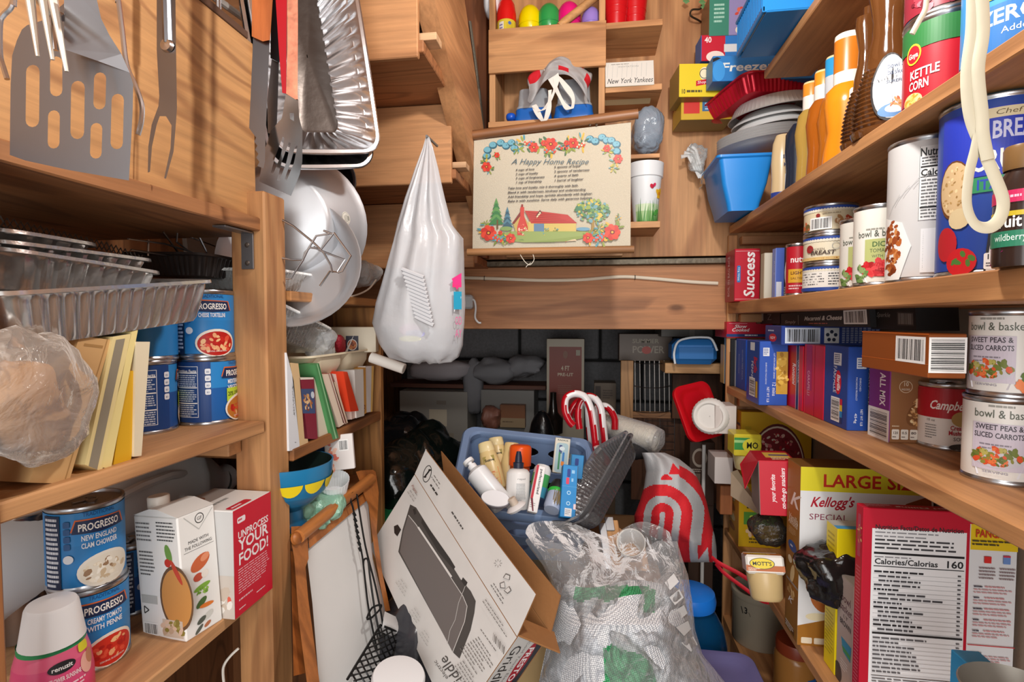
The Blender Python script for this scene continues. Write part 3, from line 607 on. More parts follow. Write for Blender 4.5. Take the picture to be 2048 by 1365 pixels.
# lattice grill mat on top
g = G(); P1 = atX(285, 512, -.66); P2 = atX(0, 444, -.66)
for k_ in range(2):
    zz = [P2.lerp(P1, i/26)+V((0, 0, (.006 if (i+k_) % 2 else -.006)-.02*max(0, i/26-.7))) for i in range(27)]
    for dx in (0, -.08, -.16): g.tube([q+V((dx, 0, .001*k_)) for q in zz], .0011, mat('77706a', .35, .9), 4)
g.tube([P2+V((0, 0, -.006)), P1+V((0, 0, -.012))], .0012, mat('77706a', .35, .9), 4)
tag(g.obj('grill_mat'), 'wire lattice grill mat lying on top of the foil tray stack', 'grill')
# dark plastic tray and wire rack at the back
g = foil_tray(.20, .16, .035, mat('2a2422', .35), taper=.85, pitch=.01, rc=.03, rib=.0015); P1 = atX(410, 562, -.70)
tag(g.obj('plastic_tray', None, fr(P1, (0, 1, -.05), (-1, 0, 0), (0, 0, 1))), 'dark brown plastic tray behind the foil trays near the post', 'tray')
g = G(); X0 = -.68
for pl in ([(256, 478), (330, 488), (460, 528)], [(262, 500), (340, 512), (400, 520)], [(297, 480), (296, 512)], [(326, 464), (360, 510)], [(355, 464), (353, 484), (398, 518)], [(398, 474), (418, 514)], [(437, 462), (456, 500)], [(380, 474), (450, 500), (470, 540)]):
    g.tube([atX(a, b_, X0) for a, b_ in pl], .0016, WIRE, 5)
    X0 -= .004
tag(g.obj('wire_rack'), 'thin wire roasting rack lying behind the foil trays', 'rack')
g = G().box((0, 0, 0), (.11, .012, .075), mat('6f6860', .6, bump=.1), .003); P1 = atX(468, 524, -.93); tag(g.obj('baking_sheet', None, fr(P1+V((0, -.16, -.02)), (0, 1, .1), (-1, 0, 0), (0, 0, 1))), 'dull grey baking sheet on edge at the back of the upper left shelf', 'baking sheet')
# ---------------------------------------------------------------- utensils hung on the left
def plate(g, px, fn, th, m, holes=(), side=None):
    """sheet of real thickness with cut-outs; px outline and holes, fn maps to the front surface"""
    loops = [[fn(*p) for p in px]]+[[fn(*p) for p in h] for h in holes]
    flat = [[V((p[0], p[1], 0)) for p in px]]+[[V((p[0], p[1], 0)) for p in h] for h in holes]
    tri = tessellate_polygon(flat); pts = [p for l in loops for p in l]; N_ = len(pts)
    bk = [p+(p-CP).normalized()*th for p in pts]
    ff = []
    allp = [p for l in flat for p in l]
    for t in tri:
        a = (allp[t[1]]-allp[t[0]]).cross(allp[t[2]]-allp[t[0]]).z
        t = tuple(t) if a < 0 else tuple(t)[::-1]; ff += [t, tuple(N_+i for i in t[::-1])]
    o = 0; sd = []
    for l in loops:
        n = len(l)
        for i in range(n): a, b = o+i, o+(i+1) % n; sd.append((a, b, N_+b, N_+a))
        o += n
    g.add(pts+bk, ff+sd, [m]*len(ff)+[side or m]*len(sd)); return g
def Z1(pts, s=2.967, ox=0, oy=0): return [(ox+x/s, oy+y/s) for x, y in pts]
def slot(x0, y0, x1, y1, lean=0):
    r = (x1-x0)/2; out = []
    for k in range(7): a = pi+pi*k/6; out.append(((x0+x1)/2+r*cos(a), y0+r+r*sin(a)))
    for k in range(7): a = pi*k/6; out.append(((x0+x1)/2+lean+r*cos(a), y1-r+r*sin(a)))
    return Z1(out)
UG = 'kitchen utensils hung from the rail on the left'
BR = mat('86868a', .3, 1., bump=.05, bs=14)  # utensil steel darkened, its dark reflection is put into the base colour
def at_root(name, px, py, t, lb, ct, grp=UG):
    p0 = atT(px, py, t); o = root(name, T(p0), lb, ct, grp); return o, -p0
def hang(g, nm, o, off): c_ = g.obj(nm, o); c_.location = off; return c_
tf = lambda x, y: atT(x, y, .455+.00004*(y-150)+.00003*(x-140))
o, off = at_root('slotted_spatula', 150, 0, .45, 'wide steel spatula with seven slots, nearest the camera on the left', 'spatula')
ol = Z1([(380, 20), (262, 118), (160, 150), (130, 175), (100, 240), (72, 330), (63, 500), (60, 700), (58, 920), (150, 953), (400, 1008), (600, 1043), (765, 1072), (775, 900), (788, 640), (790, 500), (768, 430), (380, 290)])
g = plate(G(), ol, tf, .0015, BR, [slot(155, 385, 235, 755, -3), slot(297, 335, 370, 572), slot(285, 655, 355, 882, -2), slot(422, 480, 503, 826, -4), slot(558, 430, 630, 650, -4), slot(538, 730, 607, 942, -4), slot(662, 557, 735, 886, -6)]); hang(g, 'blade', o, off)
g = plate(G(), Z1([(400, -1150), (550, -1150), (570, -120), (575, 0), (600, 110), (650, 210), (720, 320), (770, 432), (580, 362), (380, 292), (380, -120)]), lambda x, y: tf(x, y)+(CP-tf(x, y)).normalized()*.0006*(max(0, 140-y)*.5), .0015, mat('d8d6da', .3, 1.)); hang(g, 'neck', o, off)  # neck colour lightened to stand in for the light its tilt catches
o, off = at_root('serving_fork', 90, 0, .42, 'steel serving fork with four pale tines in front of the wide spatula', 'fork'); g = G(); FT = mat('d9cfc0', .3, .6)  # cream of the tines paints in what the steel reflects
for a, b, r0 in (((110, -500), (225, 335), .0042), ((180, -500), (312, 355), .004), ((220, -500), (395, 425), .004)): g.tube([atT(a[0]/2.967, a[1]/2.967, .425), atT((a[0]+b[0])/2/2.967, (a[1]+b[1])/2/2.967, .42), atT(b[0]/2.967, b[1]/2.967, .425)], [r0, r0*.9, r0*.35], FT, 8)
hang(g, 'tines', o, off); g = G(); g.tube([atT(78, 3, .428), atT(100, 20, .426), atT(128, 36, .428)], .003, STEEL, 8); g.tube([atT(101, 12, .43), atT(106, 60, .43), atT(109, 100, .432)], .0028, STEEL, 8); hang(g, 'crossbar', o, off)
o, off = at_root('serving_tongs', 120, 0, .5, 'curved steel wire tongs behind the wide spatula', 'tongs')
for pl in ([(120, -900), (85, -40), (80, 0), (60, 50), (20, 90), (0, 140), (0, 320), (20, 400), (42, 470)], [(660, -900), (695, -60), (702, 0), (725, 180), (750, 380), (800, 500), (840, 620), (838, 720), (818, 800)]):
    g = G(); g.tube(spl([atT(x/2.967, y/2.967, .49) for x, y in pl], 5), .0022, STEEL, 7); hang(g, 'arm', o, off)
o, off = at_root('carving_fork', 330, 0, .655, 'two-pronged steel carving fork hanging alone over the plywood', 'fork')
tk = lambda x, y: atT(x, y, .655)
g = plate(G(), Z1([(940, -700), (1030, -700), (1040, -100), (1045, 300), (1050, 640), (1045, 720), (1030, 900), (985, 1062), (974, 1058), (1012, 880), (1018, 745), (985, 690), (948, 690), (930, 740), (902, 870), (890, 1020), (877, 1025), (880, 870), (900, 740), (940, 630), (945, 570), (930, 300), (930, -100)]), tk, .002, BR); hang(g, 'fork_blade', o, off)
g = G(); g.tube([tk(332, -30), tk(334, 30), tk(336, 88)], .0055, BR, 8); g.lathe([(.009, 0), (.007, .004), (0, .005)], STEEL, 14, T(tk(335, 92)) @ RX(90)); hang(g, 'ridge', o, off)
o, off = at_root('bread_knife', 523, 0, .72, 'long bread knife with rivetted orange wooden handle', 'knife'); tk = lambda x, y: atT(x, y, .72)
g = plate(G(), Z1([(1497, -420), (1622, -420), (1618, 0), (1603, 237), (1560, 246), (1494, 216)]), tk, .014, wood('z', 'cf7434', '9c4a1c', 6, .1, .35)); h_ = hang(g, 'handle', o, off)
g = G(); g.lathe([(.004, 0), (.004, .001), (0, .0015)], STEEL, 12, T(tk(519, 54)+off) @ RX(90)); g.obj('rivet', h_)
g = plate(G(), Z1([(1502, 222), (1600, 240), (1590, 480), (1578, 760), (1572, 960), (1562, 1000)]+[(1535+(8 if k % 2 else -8)-k*3.2, 985-k*24) for k in range(9)]+[(1478, 760), (1488, 560)]), lambda x, y: atT(x, y, .726), .0016, BR); hang(g, 'blade', o, off)
o, off = at_root('kitchen_knife', 545, 0, .75, 'black-handled kitchen knife between the orange and red handles', 'knife')
g = plate(G(), Z1([(1612, -420), (1640, -420), (1648, 100), (1668, 330), (1655, 372), (1605, 345)]), lambda x, y: atT(x, y, .752), .012, BLACKM); hang(g, 'handle', o, off)
g = plate(G(), Z1([(1612, 350), (1655, 372), (1650, 560), (1640, 800), (1590, 790), (1585, 600)]), lambda x, y: atT(x, y, .757), .0015, BR); hang(g, 'blade', o, off)
o, off = at_root('red_spatula', 575, 0, .72, 'slotted turner with a worn red wooden handle', 'spatula'); tk = lambda x, y: atT(x, y, .715)
g = plate(G(), Z1([(1634, -420), (1700, -420), (1702, 0), (1698, 556), (1675, 552), (1655, 300), (1636, 0)]), tk, .016, mat('b01220', .35)); hang(g, 'handle', o, off)
g = plate(G(), Z1([(1702, -420), (1762, -420), (1768, 100), (1766, 560), (1768, 588), (1752, 590), (1698, 556), (1705, 280)]), tk, .016, mat('d98a6c', .6, var=.35, bs=70)); c_ = hang(g, 'worn_handle_face', o, off); c_['label'] = 'worn pale face of the red handle'
z4 = lambda pts: Z1(pts, 3.25, 480)
hd = lambda x, y: atT(x, y, .724+.0002*(y-170))
g = plate(G(), z4([(300, 600), (378, 648), (384, 760), (406, 850), (405, 1050), (388, 1135), (332, 1275), (125, 1180), (150, 1010), (200, 850), (272, 770)]), hd, .0014, mat('a9aaac', .16, 1.), [z4([(322, 735), (350, 735), (352, 790), (325, 772)]), z4([(278, 890), (290, 900), (262, 1020), (214, 1135), (198, 1130), (232, 1010)]), z4([(318, 925), (330, 932), (300, 1060), (255, 1178), (240, 1172), (272, 1050)]), z4([(362, 940), (374, 948), (350, 1060), (304, 1172), (290, 1165), (328, 1060)])]); hang(g, 'slotted_head', o, off)
ra, rb_0 = atT(150, -386, .462), atT(575, -138, .745); rd_ = (rb_0-ra).normalized(); g = G(); g.tube([ra-rd_*.2, rb_0+rd_*.08], .006, STEEL, 10); o = tag(g.obj('utensil_rail'), 'steel rail on the plywood panel that carries the hanging utensils', 'rail')
for q in (ra-rd_*.1, rb_0+rd_*.05): g = G(); g.tube([q, V((-.572, q.y, q.z-.01)), V((-.574, q.y, 1.882))], .004, STEEL, 8); g.obj('bracket', o)
g = G(); g.tube([atX(395, -30, -.62), atX(508, 52, -.62)], .006, mat('d8d6d0', .4, .3), 8); tag(g.obj('curtain_rod'), 'pale metal rod lying along the top edge of the plywood panel', 'rod')
# ---------------------------------------------------------------- pans and pots on the deep shelf
def axf(o_, z, xh=V((1, 0, 0))):
    z = V(z).normalized(); x = (xh-z*xh.dot(z)).normalized(); return fr(o_, x, z.cross(x), z)
TR = atT(699, -40, .955); BRp = atT(747, 266, .985); BLp = atT(575, 312, .915)
for i, (dz, lb) in enumerate(((0, 'big foil roasting pan standing on end, its ribbed mouth facing out'), (.016, 'second foil roasting pan nested behind the first'))):
    ex = (BRp-BLp).normalized(); zz = (TR-BRp).normalized(); nrm = ex.cross(zz).normalized()   # points to the viewer
    if nrm.y > 0: nrm = -nrm
    W_, L_ = .172, .38; ctr = BRp-ex*(W_/2-.002)+zz*(L_/2-.006)-nrm*(.075+dz)-zz*dz*1.2-ex*dz*.8
    o = root('roasting_pan', fr(ctr, zz, nrm.cross(zz), nrm), lb, 'roasting pan', 'nested foil roasting pans'); foil_tray(L_, W_, .07, foil('d8d8da', .22, .08, 22), taper=.74, pitch=.026, rc=.03, lip=.010, rib=.003, fl=foil('57504c', .3, .12, 30)).obj('pan', o)  # pan floor foil coloured darker in place of its dark reflection
q = atT(652, 372, 1.16); o = root('frying_pan', axf(q, (.35, -.9, .2)), 'black non-stick round pan behind the grey stock pot', 'pan')
g = G(); g.lathe([(.0, .0), (.05, .0), (.058, .03), (.064, .034), (.066, .034), (.067, .03), (.056, -.006), (0, -.006)], [mat('18151a', .25)]*3+[mat('77787c', .3, .9)]*5, 36); g.obj('pan_body', o)
q = atT(598, 452, 1.10); ax = V((-.18, 1, .12)).normalized()
o = root('stock_pot', axf(q, ax), 'dull aluminium pot lying with its base outward, round sticker on the side', 'pot')
g = G(); g.lathe([(0, -.105), (.088, -.105), (.096, -.10), (.128, -.012), (.138, -.004), (.142, 0), (.140, .004), (.136, .0), (.125, -.012), (.09, -.095), (0, -.097)], ALU, 44); g.obj('pot_body', o)
fcone = lambda a0: (lambda u, v, l: ((.098+.030*(v/.088)+EPS*2*l)*cos(a0-u/.115), (.098+.030*(v/.088)+EPS*2*l)*sin(a0-u/.115), -.10+v))
Zl = o.matrix_local.to_3x3().inverted() @ V((.62, 0, .78)); aa = atan2(Zl.y, Zl.x)
p = P(fcone(aa), True); p.ell(.01, .046, .013, .013, 'e6e4da', 22); p.ring(.01, .046, .0115, .0008, '8a887f'); p.bars(.002, .052, .016, .012, 4, '7a786f', .4, 2); p.ell(.01, .053, .005, .003, '9a9a92'); p.done('sticker', o)
p = P(fcone(aa), True); p.text('Mirro Spiral Pan'[6:], -.035, .055, .008, 'dcdde0', .05); p.done('embossed_lettering', o)
g = G(); hx = o.matrix_local.inverted() @ atT(733, 404, 1.1); g.tube([hx+V((-.008, 0, -.02)), hx+V((.0, 0, -.008)), hx+V((.008, 0, .014))], .009, mat('d2d3d6', .3, 1.), 8, flat=.35); g.obj('handle_tab', o)
q = atT(576, 518, .975); ax = V((.22, -1, .30)).normalized(); mw = axf(q, ax, V((.75, .2, -.62)))
o = root('oval_roaster', mw, 'shallow oval grey roasting dish leaning in front of the pot', 'roasting dish'); g = G()
rg_ = lambda r, z: [(1.44*r*cos(2*pi*i/44), 1.32*r*sin(2*pi*i/44), z) for i in range(44)]
g.loft([rg_(.001, -.05), rg_(.066, -.05), rg_(.072, -.046), rg_(.088, -.006), rg_(.095, .0), rg_(.096, -.002), rg_(.09, -.008), rg_(.075, -.05), rg_(.066, -.054), rg_(.001, -.054)], ALU); g.obj('dish', o)
g = G(); zz5 = lambda pts: [atT(540+x/3.25, 300+y/3.25, .925) for x, y in pts]
for pl in ([(60, 700), (150, 715), (215, 715), (245, 650), (300, 560), (385, 545)], [(348, 525), (400, 545), (415, 540), (525, 690), (470, 790), (440, 798)], [(415, 540), (325, 655), (285, 630)], [(105, 838), (135, 835), (215, 715), (225, 670), (260, 635), (300, 640), (330, 655), (485, 715), (440, 795), (390, 790), (325, 885)], [(60, 445), (150, 495), (280, 600), (350, 670), (395, 750), (405, 800)]):
    g.tube(zz5(pl), .0019, mat('b8b8ba', .25, 1.), 6)
tag(g.obj('roasting_rack'), 'bent chrome wire roasting rack in front of the oval dish', 'rack')
CLR = film('f2f4f2', .86, .08, .35, 60)
def shell(name, lb, mw, L, W, H, grp, m=CLR, **kw): o = root(name, mw, lb, 'container', grp); foil_tray(L, W, H, m, **kw).obj('tray', o); return o
CG = 'clear plastic food trays'
q = atX(640, 607, -.545); shell('plastic_container', 'clear ribbed plastic tray on the upper deep shelf under the roasting rack', fr(V((-.64, q.y-.05, RTZ+.002)), (0, 1, 0), (-1, 0, 0), (0, 0, 1)), .24, .19, .034, CG, taper=.88, pitch=.011, rc=.03, rib=.0012)
q = atX(622, 668, -.56); shell('plastic_container', 'clear ribbed plastic tray tilted above the books', fr(q+V((-.07, -.04, -.02)), (.05, 1, -.28), (-1, 0, 0), (0, .28, 1)), .20, .15, .055, CG, taper=.85, pitch=.011, rc=.02, rib=.0012)
g = blob(atX(640, 690, -.57), (.03, .032, .035), film('e8eaec', .7, .1, .9, 30), .4, 10, 8); o = tag(g.obj('plastic_bag'), 'small clear crumpled bag above the books', 'bag'); 
g = blob(atX(722, 548, -.60), (.05, .05, .034), film('eceeee', .72, .1, .9, 25), .35, 9, 9); o = tag(g.obj('plastic_bag'), 'clear plastic bag round a brown tray beside the oval dish', 'bag'); g = G().box((-.70, 1.02, RTZ+.012), (-.56, 1.20, RTZ+.03), mat('9a6a3c', .6), .004); g.obj('brown_tray', o)
g = G(); g.tube(spl([atX(640, 600, -.56), atX(700, 594, -.55), atX(735, 580, -.55), atX(752, 560, -.55)], 6), .0022, mat('d9d2c4', .5), 6); tag(g.obj('cord'), 'pale thin cord curling over the upper deep shelf', 'cord')
# ---------------------------------------------------------------- food box, foam tray and tube above the books
XB = -.545
P0 = atY(626, 706, 1.18); P1 = atY(752, 702, 1.22); mw = up_frame(P0, P1); w_ = (P1-P0).length; h_ = .062
def fb(p):
    p.rect(w_*.52, .002, w_*.2, h_*.62, '2c2c40'); p.ell(w_*.62, h_*.3, w_*.08, h_*.22, 'f0ece4'); p.ell(w_*.62, h_*.3, w_*.07, h_*.19, 'a8542c'); p.blobs(w_*.62, h_*.3, w_*.05, h_*.13, 18, ['c9743c', '7a3a20', 'd89858'], .004, 3); p.rect(w_*.4, 0, w_*.12, h_*.5, 'a32030'); p.poly([(w_*.5, 0), (w_*.54, 0), (w_*.66, h_*.75)], 'f0eee8')
carton('food_box', 'cream food box with a pictured dish behind the foam tray', 'box', mw, w_, .05, h_, {'*': 'ddd3bb'}, [('front', fb)])
g = blob(atX(678, 688, -.58), (.012, .016, .022), mat('b02436', .5, bump=.9, bs=160), .3, 9, 5); tag(g.obj('net_bag'), 'red net bag bunched beside the pictured food box', 'bag')
q0 = atX(612, 706, XB); q1 = atX(752, 704, XB); FM = mat('e4d8bc', .45); L_ = q1.y-q0.y; ctr = (q0+q1)/2
o = root('foam_tray', fr(ctr+V((-.075, 0, -.042)), (0, 1, 0), (-1, 0, 0), (0, 0, 1)), 'ivory compartment foam tray resting on top of the books', 'tray')
g = foil_tray(L_, .15, .042, FM, taper=.80, pitch=.02, rc=.03, rib=0, lip=.009); g.obj('tray_body', o)
for sx in (-1, 1):
    g = G(); a_ = [[(sx*L_*.2+L_*.165*k*cos(t)*(1), -.06+.012*k*0-.012*(1-k)*0-.055*0+.045*(1-k*.98)*0+(-.012)*sin(0), 0) for t in (0,)] for k in (1,)]
    rg2 = lambda s, z, dy: [(sx*L_*.205+s*x, dy+y*s, z) for x, y in rrect(-L_*.17, -.02, L_*.17, .02, .018, 5)]
    g.loft([rg2(.86, -.004, -.040), rg2(.95, .002, -.046), rg2(1, .018, -.054), rg2(1, .038, -.056)], FM, True, True, True); g.obj('compartment', o)
g = G(); p0, p1 = atT(742, 715, 1.23), atT(808, 738, 1.22); g.tube([p0, p1], .0125, mat('ece8e0', .55), 18); g.tube([p1-(p1-p0).normalized()*.002, p1+(p1-p0).normalized()*.0006], .0095, mat('b7b1a8', .7), 18)
tag(g.obj('paper_tube'), 'white cardboard tube poking out beneath the hanging bag', 'tube')
# ---------------------------------------------------------------- the row of cookbooks
Q = lambda pts: [(560+x/5.459, 660+y/5.459) for x, y in pts]
BG = 'books on the deep shelf'
def book(lb, pts, cols, fn=None, dep=.16, dx=0.): return slab('book', lb, 'book', Q(pts), -.533-dx, dep, cols, fn, BG, rough=.55)
def sp(t, c_, k=.6): return lambda p, w, h: p.text(t, w*.62, h*.95, w*.42, c_, h*.6, 'l', rot=-90)
book('white paperback nearest the post, title down its spine', [(100, 1325), (218, 1300), (150, 560), (72, 250)], {'*': 'dfe3e8'}, lambda p, w, h: (p.text('THE GOOD COOK', w*.62, h*.86, w*.2, '3a3a3c', h*.42, 'l', rot=-92), p.bars(w*.55, h*.1, w*.2, h*.015, 1, '555555')))
book('tan blank-spined book next to the white paperback', [(220, 1292), (312, 1262), (200, 368), (118, 360)], {'*': 'd9ba8c'})
book('maroon cookbook with a plate of food on its spine', [(268, 1190), (412, 1195), (368, 520), (214, 525)], {'*': '86283a', 't': 'e6ddd0'}, lambda p, w, h: (p.rect(w*.02, h*.42, w*.93, h*.4, '46557c'), p.blobs(w*.42, h*.6, w*.3, h*.13, 40, ['d8a468', '8a4a2c', 'e9c99c', 'b06a3c'], w*.07, 2), p.ell(w*.82, h*.72, w*.13, h*.055, 'cfd8e2'), p.rect(w*.02, h*.97, w*.94, h*.03, 'e6ddd0')))
book('cream sheaf of papers curling beneath the green book', [(430, 1190), (560, 1215), (395, 385), (365, 390)], {'*': 'ddd3be'}, None, .15, .004)
book('slim green book leaning to the left', [(580, 1200), (642, 1180), (425, 365), (382, 385)], {'*': '4f8f58'}, lambda p, w, h: (p.rect(w*.42, 0, w*.2, h, '9ccf9c'), p.rect(w*.8, 0, w*.1, h, '2f6a3c')), .16, -.004)
book('cream paperback leaning on the green book', [(645, 1065), (700, 1030), (530, 480), (455, 500)], {'*': 'ead8c4'})
book('thin maroon-edged book in the leaning row', [(690, 1020), (722, 1022), (560, 475), (520, 480)], {'*': '9a4038'}, lambda p, w, h: p.rect(w*.35, 0, w*.35, h, 'e0cfc0'))
book('narrow brown-edged pale book', [(722, 1028), (742, 1015), (612, 570), (575, 570)], {'*': 'd8c0a8'}, lambda p, w, h: p.rect(w*.1, 0, w*.2, h, '6a4a34'))
book('white paperback tilted behind the red folder', [(748, 985), (785, 980), (690, 495), (570, 480)], {'*': 'e6dfd6'}, None, .15, .012)
book('bright orange-red folder curving out of the row', [(770, 895), (860, 885), (735, 460), (690, 455)], {'*': 'e2421e'}, None, .15, -.006)
book('small pale book low between the red folder and white book', [(782, 980), (835, 960), (800, 830), (780, 880)], {'*': 'e8cfc2'}, None, .12, .003)
book('plain white thick book right of the red folder', [(835, 965), (920, 940), (910, 430), (812, 440)], {'*': 'e4e0da'}, None, .16, 0)
book('tan cookbook with dotted spine foot', [(905, 940), (945, 905), (935, 410), (905, 425)], {'*': 'd6a050'}, lambda p, w, h: p.blobs(w*.5, h*.12, w*.25, h*.1, 16, ['7a2018'], w*.09, 2), .16, .003)
book('grey-white book with yellow edge at the far end of the row', [(940, 905), (1008, 895), (1025, 395), (932, 400)], {'*': 'dcd8d6'}, lambda p, w, h: p.rect(w*.72, 0, w*.28, h, 'e8c070'), .16, .004)
# ---------------------------------------------------------------- things below the books
q = atT(578, 960, 1.0); o = root('painted_bowl', T(V((q.x, q.y, 1.0))), 'blue footed bowl with yellow scallops under the bookshelf', 'bowl'); BLU = mat('1f78a8', .3); YL = mat('ecd21e', .3)
g = G(); g.lathe([(.034, 0), (.036, .004), (.025, .02), (.025, .04), (.045, .055), (.066, .075), (.078, .105), (.081, .132), (.078, .132), (.073, .105), (.055, .07), (0, .06)], [mat('e8cf20', .3), mat('1a5f86', .3), mat('1a5f86', .3), mat('164f70', .3), mat('1a6a94', .3), BLU, BLU, BLU, mat('1d2a26', .35), mat('1d2a26', .35), mat('1d2a26', .35)], 40); g.obj('bowl_body', o)
p = P(lambda u, v, l: ((.0685+(v-.077)*.36+.0006*l)*sin(u/.076), -(.0685+(v-.077)*.36+.0006*l)*cos(u/.076), v), True)
for k in range(10):
    u0 = (k-5)*.044; p.poly([(u0+.0205*cos(a), .104+.022*sin(a)) for a in [pi+pi*i/10 for i in range(11)]], 'ecd21e')
p.done('painted_scallops', o)
bm = o.location.copy()
carton('snack_packet', 'white packet with a bar code leaning behind the painted bowl', 'packet', fr(atT(652, 935, 1.12)+V((0, 0, -.01)), (1, .25, .1), (-.25, 1, -.15), (-.12, .1, 1)), .06, .012, .075, {'*': 'e4dedb'}, [('front', lambda p: (p.code(.03, .04, .02, .024), p.blobs(.012, .03, .012, .03, 30, ['e89a80', 'f0c4b0', 'd87060'], .006, 4)))])
carton('box', 'dark blue flat box behind the painted bowl', 'box', fr(atT(600, 935, 1.14), (1, .2, 0), (-.2, 1, 0), (0, 0, 1)), .07, .02, .06, {'*': '1f4470'})
g = G(); q = atT(632, 990, 1.1); rg3 = lambda z, k: [(x, y, z) for x, y in [((.04*k+(.0014 if i % 2 else 0))*cos(2*pi*i/60), (.04*k+(.0014 if i % 2 else 0))*sin(2*pi*i/60)) for i in range(60)]]
g.loft([rg3(0, .75), rg3(.05, 1), rg3(.05, .97), rg3(.002, .72)], mat('eef0f2', .5), True, False, True); tag(g.obj('paper_cup_liner', None, axf(atT(668, 985, 1.12)+V((0, 0, -.005)), (.15, -.35, .9)) @ M.Scale(.8, 4)), 'white fluted paper liners beside the painted bowl', 'baking cups')
g = blob(atT(622, 1030, 1.07), (.058, .045, .040), film('a6dcc0', .35, .15, 1., 22), .5, 12, 12, 36, 26); tag(g.obj('plastic_bag'), 'pale green plastic bag heaped below the painted bowl', 'bag')
# ---------------------------------------------------------------- hanging white shopping bag
t0 = 1.10; top = atT(855, 278, t0); o = root('shopping_bag', T(top), 'white plastic shopping bag knotted on a nail, full of foam plates', 'bag')
WB = mat('cfd1d5', .3, alpha=.66, bump=.6, bs=26); rowsb = [(276, 852, 858), (300, 846, 866), (340, 832, 876), (400, 812, 890), (450, 797, 905), (478, 790, 925), (520, 780, 926), (570, 768, 927), (610, 757, 929), (650, 750, 928), (690, 762, 925), (712, 778, 917), (721, 810, 905), (724, 830, 880)]
rings = []; n_ = 72
for i, (y, xl, xr) in enumerate(rowsb):
    A = atT(xl, y, t0); B = atT(xr, y, t0); c_ = (A+B)/2-top; w_ = (B-A).length/2; dpt = min(w_*.75, .075)*(1 if i < 11 else .9)
    ring = []
    for k in range(n_):
        a = 2*pi*k/n_; f_ = max(0, 1-i/9.); pl = 1+.26*f_*sin(a*11+i*.15)+.09*sin(a*5+i*.5)*(.5+.5*f_)+.05*NZ.noise(V((cos(a)*2.2, sin(a)*2.2, i*.55)))*(1 if i > 4 else .3)
        ring.append(c_+cr*(w_*cos(a)*(1+.02*sin(a*9+i)))+V((0, 1, 0))*(dpt*sin(a)*pl)+V((0, 0, .004*sin(a*7+i))))
    rings.append(ring)
g = G(); g.loft(rings, WB, True, True, True); g.obj('bag_skin', o)
g = G(); q = atT(806, 602, t0-.060)-top; ex = cr*.9+V((0, 0, -.35)); 
for k in range(13):
    g.tube([q+V((.004*k*.55, 0, .062-.0078*k))+V((0, -.004, 0)), q+V((.045+.004*k*.4, -.006, .055-.0078*k-.01))], .0042, mat('c4c6ca', .5), 6)
c_ = g.obj('ribbed_foam_plates', o)
p = P(lambda u, v, l: tuple(atT(905+(u/.05)*20-(l*0), 575-v*1000*.85, t0-.028-.02*(1-u/.05)-.0002*l)-top))
p.rect(.0, .0, .045, .012, 'e83a7c'); p.poly([(-.004, .02), (.045, .034), (.044, .008), (.022, -.006)], 'e23a86'); p.poly([(.01, .014), (.034, .022), (.03, .004)], 'f4f0f2'); p.rect(.006, -.052, .04, .042, '2a9cc0'); p.text('Jour', .026, -.046, .04, 'eaf6fa', .034, rot=0)
p.text('OD', .03, -.088, .02, 'd86a9a', .034); p.text('AY', .03, -.118, .02, 'd86a9a', .034); p.done('printed_lettering', o)
p = P(lambda u, v, l: tuple(atT(800+u*1000, 690-v*1000, t0-.060-.0004*l)-top)); p.ell(.02, .03, .022, .012, 'c8a0b8'); p.ell(.03, .022, .02, .008, 'a8a8cc'); p.ell(.02, .012, .022, .006, 'e6e6a8'); p.done('faint_print', o)
g = G(); g.tube([top+V((0, .07, .008)), top+V((0, -.006, .004))], .0028, mat('8d8d8d', .4, .9), 8); tag(g.obj('nail'), 'steel nail in the stair riser carrying the white shopping bag', 'nail')
# ---------------------------------------------------------------- cubby shelves on the rear wall
YF = 1.55; CW = wood('x', 'd8a568', '9c6834', 6, .6); CV = wood('z', 'd8a86c', '9c6834', 5, .8)
zy = lambda y, x=1100: atY(x, y, YF).z
CU = root('cubby_shelves', T(-.05, 1.70, 1.9), 'pine cubby shelves fixed high on the plywood wall above the cloth banner', 'shelving')
zb = zy(246, 985); zt = zy(62, 1000); xL, xM, xR = -.298, .028, .196
part(G().box((xL, YF, zb), (xL+.018, 1.72, 2.55), CV, .001), 'side_panel', CU)
part(G().box((xM-.008, YF+.002, zb), (xM+.01, 1.72, 2.55), CV, .001), 'divider', CU)
part(G().box((xL, YF-.012, zy(150, 985)), (xM+.012, YF-.001, zt), CW, .001), 'front_board', CU)
part(G().box((xL+.018, YF, zt-.042), (xM-.008, 1.72, zt-.027), CW, .001), 'shelf', CU)
part(G().box((xL-.002, YF-.008, zb-.016), (xM+.012, 1.72, zb), CW, .001), 'shelf', CU)
for ya in (38, 166): 
    zz = zy(ya+18, 1260); part(G().box((xM+.011, YF-.004, zz-.0), (xR, 1.72, zz+.017), CW, .001), 'shelf', CU)
zp = zy(443, 1290); part(G().box((.08, YF+.0, zp-.018), (xR, 1.72, zp), CW, .001), 'shelf', CU)
zq = zy(310, 1290); part(G().box((.085, YF+.01, zq-.006), (xR-.002, 1.72, zq+.006), CW, .001), 'shelf', CU)
part(G().box((-.27, 1.69, 1.602), (.10, 1.72, 1.622), wood('x', 'dcb07a', 'a87840'), .001), 'cleat', CU)
